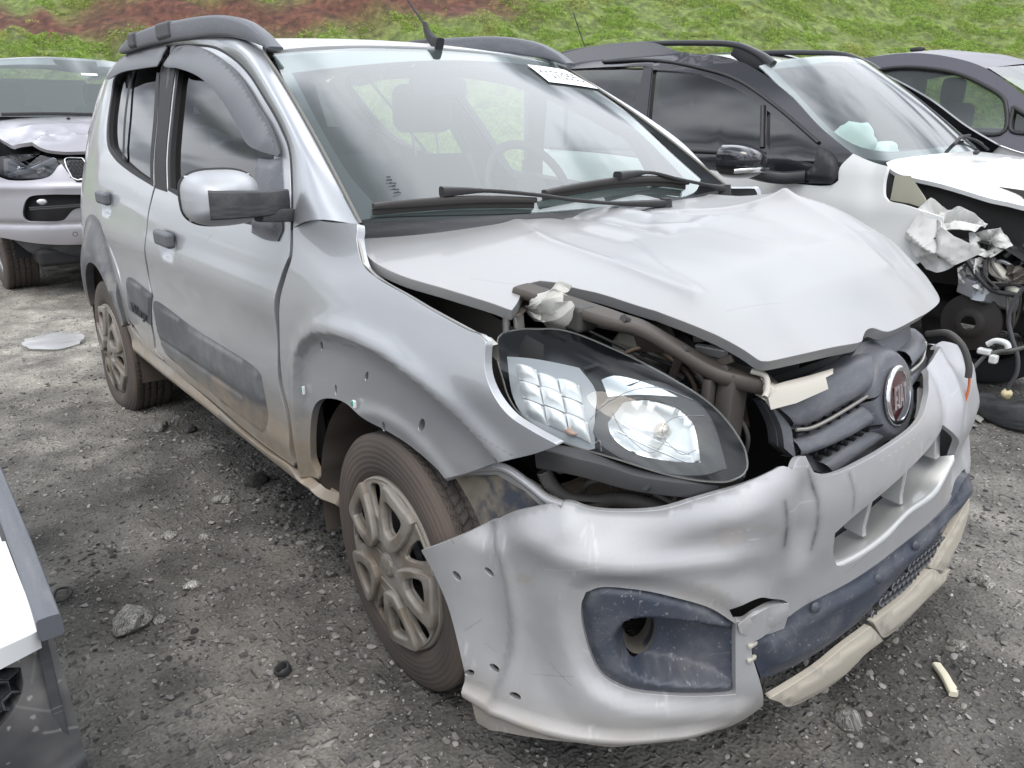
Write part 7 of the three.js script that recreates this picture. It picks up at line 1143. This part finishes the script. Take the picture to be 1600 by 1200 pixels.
{
  // nose corner of a white car close by
  const t = thing('white_car', 'white car with grey trim strip and black lower bumper at the near corner', 'car');
  const wht = phys(0.72, 0.735, 0.74, 0.3, 0, { clearcoat: 0.9, clearcoatRoughness: 0.1 }), Z0 = 1.473;
  const top = (x, z) => [x, 0.665 + 0.03 * sstep(0.38, -1.2, x) * 4 + 0.02 * sstep(0, 0.5, z - Z0) - 0.012 * sstep(0.33, 0.385, x), z];
  part('upper_panel', panel(top, [[0.372, Z0 + 0.02], [0.388, Z0 + 0.12], [0.4, Z0 + 0.4], [0.4, Z0 + 1.1], [0.36, Z0 + 1.45], [-1.1, Z0 + 1.45], [-1.1, Z0 + 0.02]], { h: 0.05, hem: 0.03, toward: [-0.3, 0, 2.2] }), wht, t);
  part('trim_strip', sweep([[0.375, 0.655, Z0 + 0.008], [0.2, 0.663, Z0 + 0.005], [-0.3, 0.71, Z0 + 0.005], [-1.1, 0.785, Z0 + 0.005]], [0.014, 0.016], 20, { e: 0.35 }), plasticGrey, t);
  const fx = (z, y) => [0.368 + 0.03 * sstep(0, 0.3, z - Z0) - 0.012 * sstep(0.05, 0, z - Z0) ** 2 - 0.02 * sstep(0.3, 0.62, y), y, z];
  const lower = plastic([0.03, 0.031, 0.036], 57, 0.8, 0.4);
  const ventP = [[Z0 + 0.045, 0.6], [Z0 + 0.05, 0.565], [Z0 + 0.1, 0.52], [Z0 + 0.25, 0.5], [Z0 + 0.45, 0.5], [Z0 + 0.45, 0.625], [Z0 + 0.1, 0.625]];
  const lb = part('lower_bumper', panel(fx, [[Z0 + 0.006, 0.635], [Z0 + 0.0, 0.5], [Z0 + 0.0, 0.22], [Z0 + 1.4, 0.22], [Z0 + 1.4, 0.635]], { h: 0.02, hem: 0.06, toward: [-0.5, 0.4, 2.2], holes: [ventP], disp: (z, y) => 0.004 * Math.exp(-(((y - 0.43 + (z - Z0) * 0.2) / 0.008) ** 2)) }), lower, t);
  part('vent_backing', panel(fx, [[Z0 + 0.02, 0.63], [Z0 + 0.03, 0.48], [Z0 + 0.6, 0.46], [Z0 + 0.6, 0.64]], { off: -0.03, hem: 0, toward: [-0.5, 0.4, 2.2] }), blackGap, lb);
  const cells = []; for (let r = 0; r < 6; r++) for (let c = 0; c < 14; c++) { const z = Z0 + 0.06 + c * 0.027 + (r % 2) * 0.0135, y = 0.512 + r * 0.022; if (!inPoly(ventP, z, y)) continue; const R = []; for (const [q, o] of [[1.05, 0.0], [0.8, 0.003], [0.75, -0.025]]) R.push([...Array(7).keys()].map((k) => { const p = fx(z + 0.0145 * q * Math.sin(k * 1.0472), y + 0.0135 * q * Math.cos(k * 1.0472)); return [p[0] + o - 0.006, p[1], p[2]]; })); cells.push(loft(R)); }
  part('honeycomb_grille', merge(cells), plasticDark, lb).userData = { kind: 'stuff' };
  part('side_skirt', panel((x, y) => [x, y, Z0 + 0.012 + 0.03 * sstep(0.5, 0.2, y)], [[0.355, 0.63], [0.34, 0.22], [-0.1, 0.24], [-0.2, 0.62], [-1.1, 0.75], [-1.1, 0.78], [0.3, 0.65]], { toward: [0, 0.5, 2.2], h: 0.06 }), plasticDark, t);
  wheel(t, [-0.55, 0.3, Z0 + 0.13], { right: false, R: 0.31 });
  part('floor_pan', move(rbox(1.4, 0.06, 1.2, 0.02), -0.4, 0.3, Z0 + 0.75), blackGap, t);
}
// ---------- small things on the ground ----------
const gy = (x, z) => groundH(x, z);
{
  const film = (rows, amp, sd) => { const R = rows.map((r, i) => spline(r, 16).map((p, j) => p.map((v, k) => v + amp * (fbm(i * 0.9 + sd, j * 0.5 + k * 7, 3) - 0.5) * 2))); const dense = []; for (let j = 0; j <= 16; j++) dense.push(spline(R.map((r) => r[j]), 14)); return toCreasedNormals(loft(dense), 0.35); };
  const g0 = -3.7, z0 = 0.86, W = [[-0.34, -0.12], [-0.12, -0.05], [0.1, -0.08], [0.34, -0.02]];
  single('plastic_sheet', 'flat clear plastic sheet lying on the earth behind the rear wheel', 'plastic sheet', film([[[-0.15, -0.14, 0.012], [0.0, -0.17, 0.03], [0.15, -0.12, 0.012]], [[-0.2, -0.03, 0.012], [0.0, 0.0, 0.035], [0.19, 0.0, 0.01]], [[-0.13, 0.12, 0.01], [0.0, 0.15, 0.022], [0.13, 0.1, 0.01]]].map((r) => r.map(([a, c, h]) => [g0 + a, gy(g0 + a, z0 + c) + h + 0.004, z0 + c])), 0.012, 4), phys(0.72, 0.73, 0.74, 0.25, 0, { transmission: 0.6, thickness: 0, ior: 1.6 }));
  const F = T3.film;
  single('crumpled_film', 'crumpled translucent white film stuck in the gap above the headlamp', 'plastic film', film([[F[1], F[0], F[8]], [[0.2, 0.9, 0.57], [0.225, 0.885, 0.575], [0.25, 0.865, 0.57]], [F[2], [0.25, 0.9, 0.585], F[7]], [F[3], [0.275, 0.92, 0.575], F[6]], [F[4], [0.295, 0.92, 0.56], F[5]]], 0.014, 9), phys(0.66, 0.65, 0.6, 0.45, 0, { transmission: 0.3, thickness: 0 }));
  const speck = tex(128, 128, (u, v) => { const n = pfbm(u, v, 10, 4, 5), q = pnoise(u, v, 60, 8), l = 0.62 + 0.5 * (n - 0.5) + (q > 0.7 ? 0.3 : q < 0.22 ? -0.35 : 0); return [l, l, l * 0.98]; });
  const stoneMat = (r, g, b) => std(r * 1.7, g * 1.7, b * 1.7, 0.92, 0, { map: speck });
  const rocks = [[-0.6, 1.235, 0.05, 'large pale rock nearest the white car in the corner', 0.3, 1.35], [-0.671, 1.056, 0.019, 'small flat white stone between the large rock and the front wheel', 0.5, 1.3], [-1.918, 0.779, 0.038, 'grey stone just ahead of the flat rear tyre, the larger of a pair', 0.16, 1.2], [-1.828, 0.69, 0.03, 'dark stone beside the sill, the smaller of a pair near the rear tyre', 0.07, 1], [-1.184, 0.668, 0.045, 'dark lump of earth under the door sill', 0.05, 1.2], [-1.138, 0.806, 0.028, 'pale angular stone out from the door sill', 0.26, 1.2], [-0.991, 1.02, 0.02, 'small pale stone halfway along the bare track', 0.36, 1.2], [-0.914, 0.937, 0.017, 'round white pebble on the bare track, the one nearer the sill', 0.42, 1], [0.798, -0.321, 0.022, 'thin grey stone off the nose of the car', 0.3, 1], [0.718, -0.66, 0.034, 'pale rock to the far side of the bumper, on the damp earth', 0.3, 1.1], [0.754, 0.13, 0.032, 'grey rock under the broken bumper strip', 0.2, 1.1], [-0.56, 1.175, 0.018, 'grey chip of stone touching the large pale rock', 0.28, 1]];
  const stoneUV = (g) => { const p = g.attributes.position, uv = new Float32Array(p.count * 2); for (let i = 0; i < p.count; i++) { uv[i * 2] = (p.getX(i) + 0.6 * p.getY(i)) / 0.07; uv[i * 2 + 1] = (p.getZ(i) + 0.6 * p.getY(i)) / 0.07; } g.setAttribute('uv', new THREE.Float32BufferAttribute(uv, 2)); return g; };
  rocks.forEach(([x, z, r, label, l, sx], i) => { const m = single('stone', label, 'stone', stoneUV(toCreasedNormals(lump(r, 0.42, sx, 0.66, 0.95, 4, i * 3 + 2), 0.3)), stoneMat(l, l * 0.98, l * 0.93)); m.position.set(x, gy(x, z) + r * 0.22, z); m.rotation.y = i * 1.3; });
  single('rubber_ring', 'small black rubber ring lying in the gravel left of the front wheel', 'ring', lathe([[0.011, -0.009], [0.014, -0.011], [0.019, -0.009], [0.02, 0.006], [0.0165, 0.009], [0.013, 0.007], [0.011, -0.009]], 28).rotateX(0.4).translate(-0.17, gy(-0.17, 1.009) + 0.01, 1.009), rubber);
  const lp = T3.loop.map((p) => [p[0], gy(p[0], p[2]) + 0.012, p[2]]);
  single('wire_loop', 'bent loop of black wire beside the trim strip of the white car', 'wire', tube(lp, 0.004, 50, 6), rubber);
  single('plastic_strip', 'pale broken strip of plastic on the damp earth in front of the bumper', 'debris', [sweep([[0.80, gy(0.8, -0.17) + 0.012, -0.2], [0.835, gy(0.84, -0.16) + 0.014, -0.165], [0.87, gy(0.87, -0.13) + 0.01, -0.125]], [0.01, 0.007], 12, { e: 0.5 }), sweep([[0.835, gy(0.84, -0.16) + 0.018, -0.17], [0.865, gy(0.87, -0.15) + 0.012, -0.15]], [0.003, 0.003], 6)], std(0.62, 0.58, 0.45, 0.6));
  single('bumper_fragment', 'dark broken bumper piece on the ground below the crossover', 'debris', sweep([[0.16, 0.06, -2.1], [0.25, 0.05, -2.02], [0.36, 0.07, -1.98], [0.48, 0.12, -2.05]], (t) => [0.05, 0.028 + 0.05 * t], 24, { e: 0.5 }), plasticDark);
  const bits = [[0.14, -1.98], [0.17, -1.92], [0.21, -1.96], [0.19, -1.86]];
  bits.forEach(([x, z], i) => single('debris_chip', ['white broken strip beside the dark bumper piece', 'pale bracket scrap, farthest from the dark bumper piece', 'grey crumbled scrap touching the dark bumper piece', 'small light scrap nearest the loose cable'][i], 'debris', lump(0.03, 0.5, 1.6, 0.3, 0.7, 2, i + 60).rotateY(i).translate(x, gy(x, z) + 0.012, z), std(0.45 - i * 0.07, 0.45 - i * 0.07, 0.43 - i * 0.07, 0.6)));
  single('loose_cable', 'black cable with a thin orange wire hanging beside the far end of the bumper', 'cable', [tube(T3.uno_wire, 0.0075, 50, 6)], std(0.05, 0.048, 0.046, 0.6));
  single('orange_wire', 'thin orange wire trailing down beside the crumpled bumper end', 'wire', tube([T3.uno_wire[3], [0.70, 0.72, -0.31], [0.712, 0.66, -0.31], [0.71, 0.6, -0.3]], 0.003, 24, 5), std(0.5, 0.13, 0.04, 0.5));
  const wp = (d, s) => [d * dirBack[0] - s * dirBack[1], d * dirBack[1] + s * dirBack[0]];
  const post = wp(14.2, -7.7); { const y = gy(...post); single('wooden_stake', 'thin dark stake standing in the grass of the bank', 'stake', sweep([[post[0], y - 0.1, post[1]], [post[0] + 0.02, y + 0.35, post[1]], [post[0] - 0.04, y + 0.62, post[1] + 0.02]], (t) => [0.022 - 0.008 * t, 0.02 - 0.006 * t], 10, { up: [1, 0, 0] }), std(0.05, 0.045, 0.035, 0.9)); }
  // a leafy weed on the bank
  const w = wp(18.5, 7.3), wy = gy(...w), pl = thing('weed', 'bright leafy weed standing out of the grass on the bank above the crossover', 'plant'); pl.position.set(w[0], wy, w[1]);
  const leaf = (L, a, t) => loft([...Array(6).keys()].map((i) => { const u = i / 5, r = L * u, y = L * (Math.sin(t) * u * 1.1 - 0.5 * u * u), ww = 0.1 * L * Math.sin(Math.PI * (0.12 + 0.88 * u)); return [-1, 0, 1].map((k) => [Math.cos(a) * r * Math.cos(t) - Math.sin(a) * ww * k, y + Math.abs(k) * 0.02 * L, Math.sin(a) * r * Math.cos(t) + Math.cos(a) * ww * k]); }));
  for (let i = 0; i < 22; i++) part('leaf', leaf(rr(0.35, 0.75), i * 2.4, rr(0.3, 1.2)), std(0.2, 0.36, 0.06, 0.6), pl);
}
camera.far = 400;
camera.updateProjectionMatrix();
renderer.render(scene, camera);
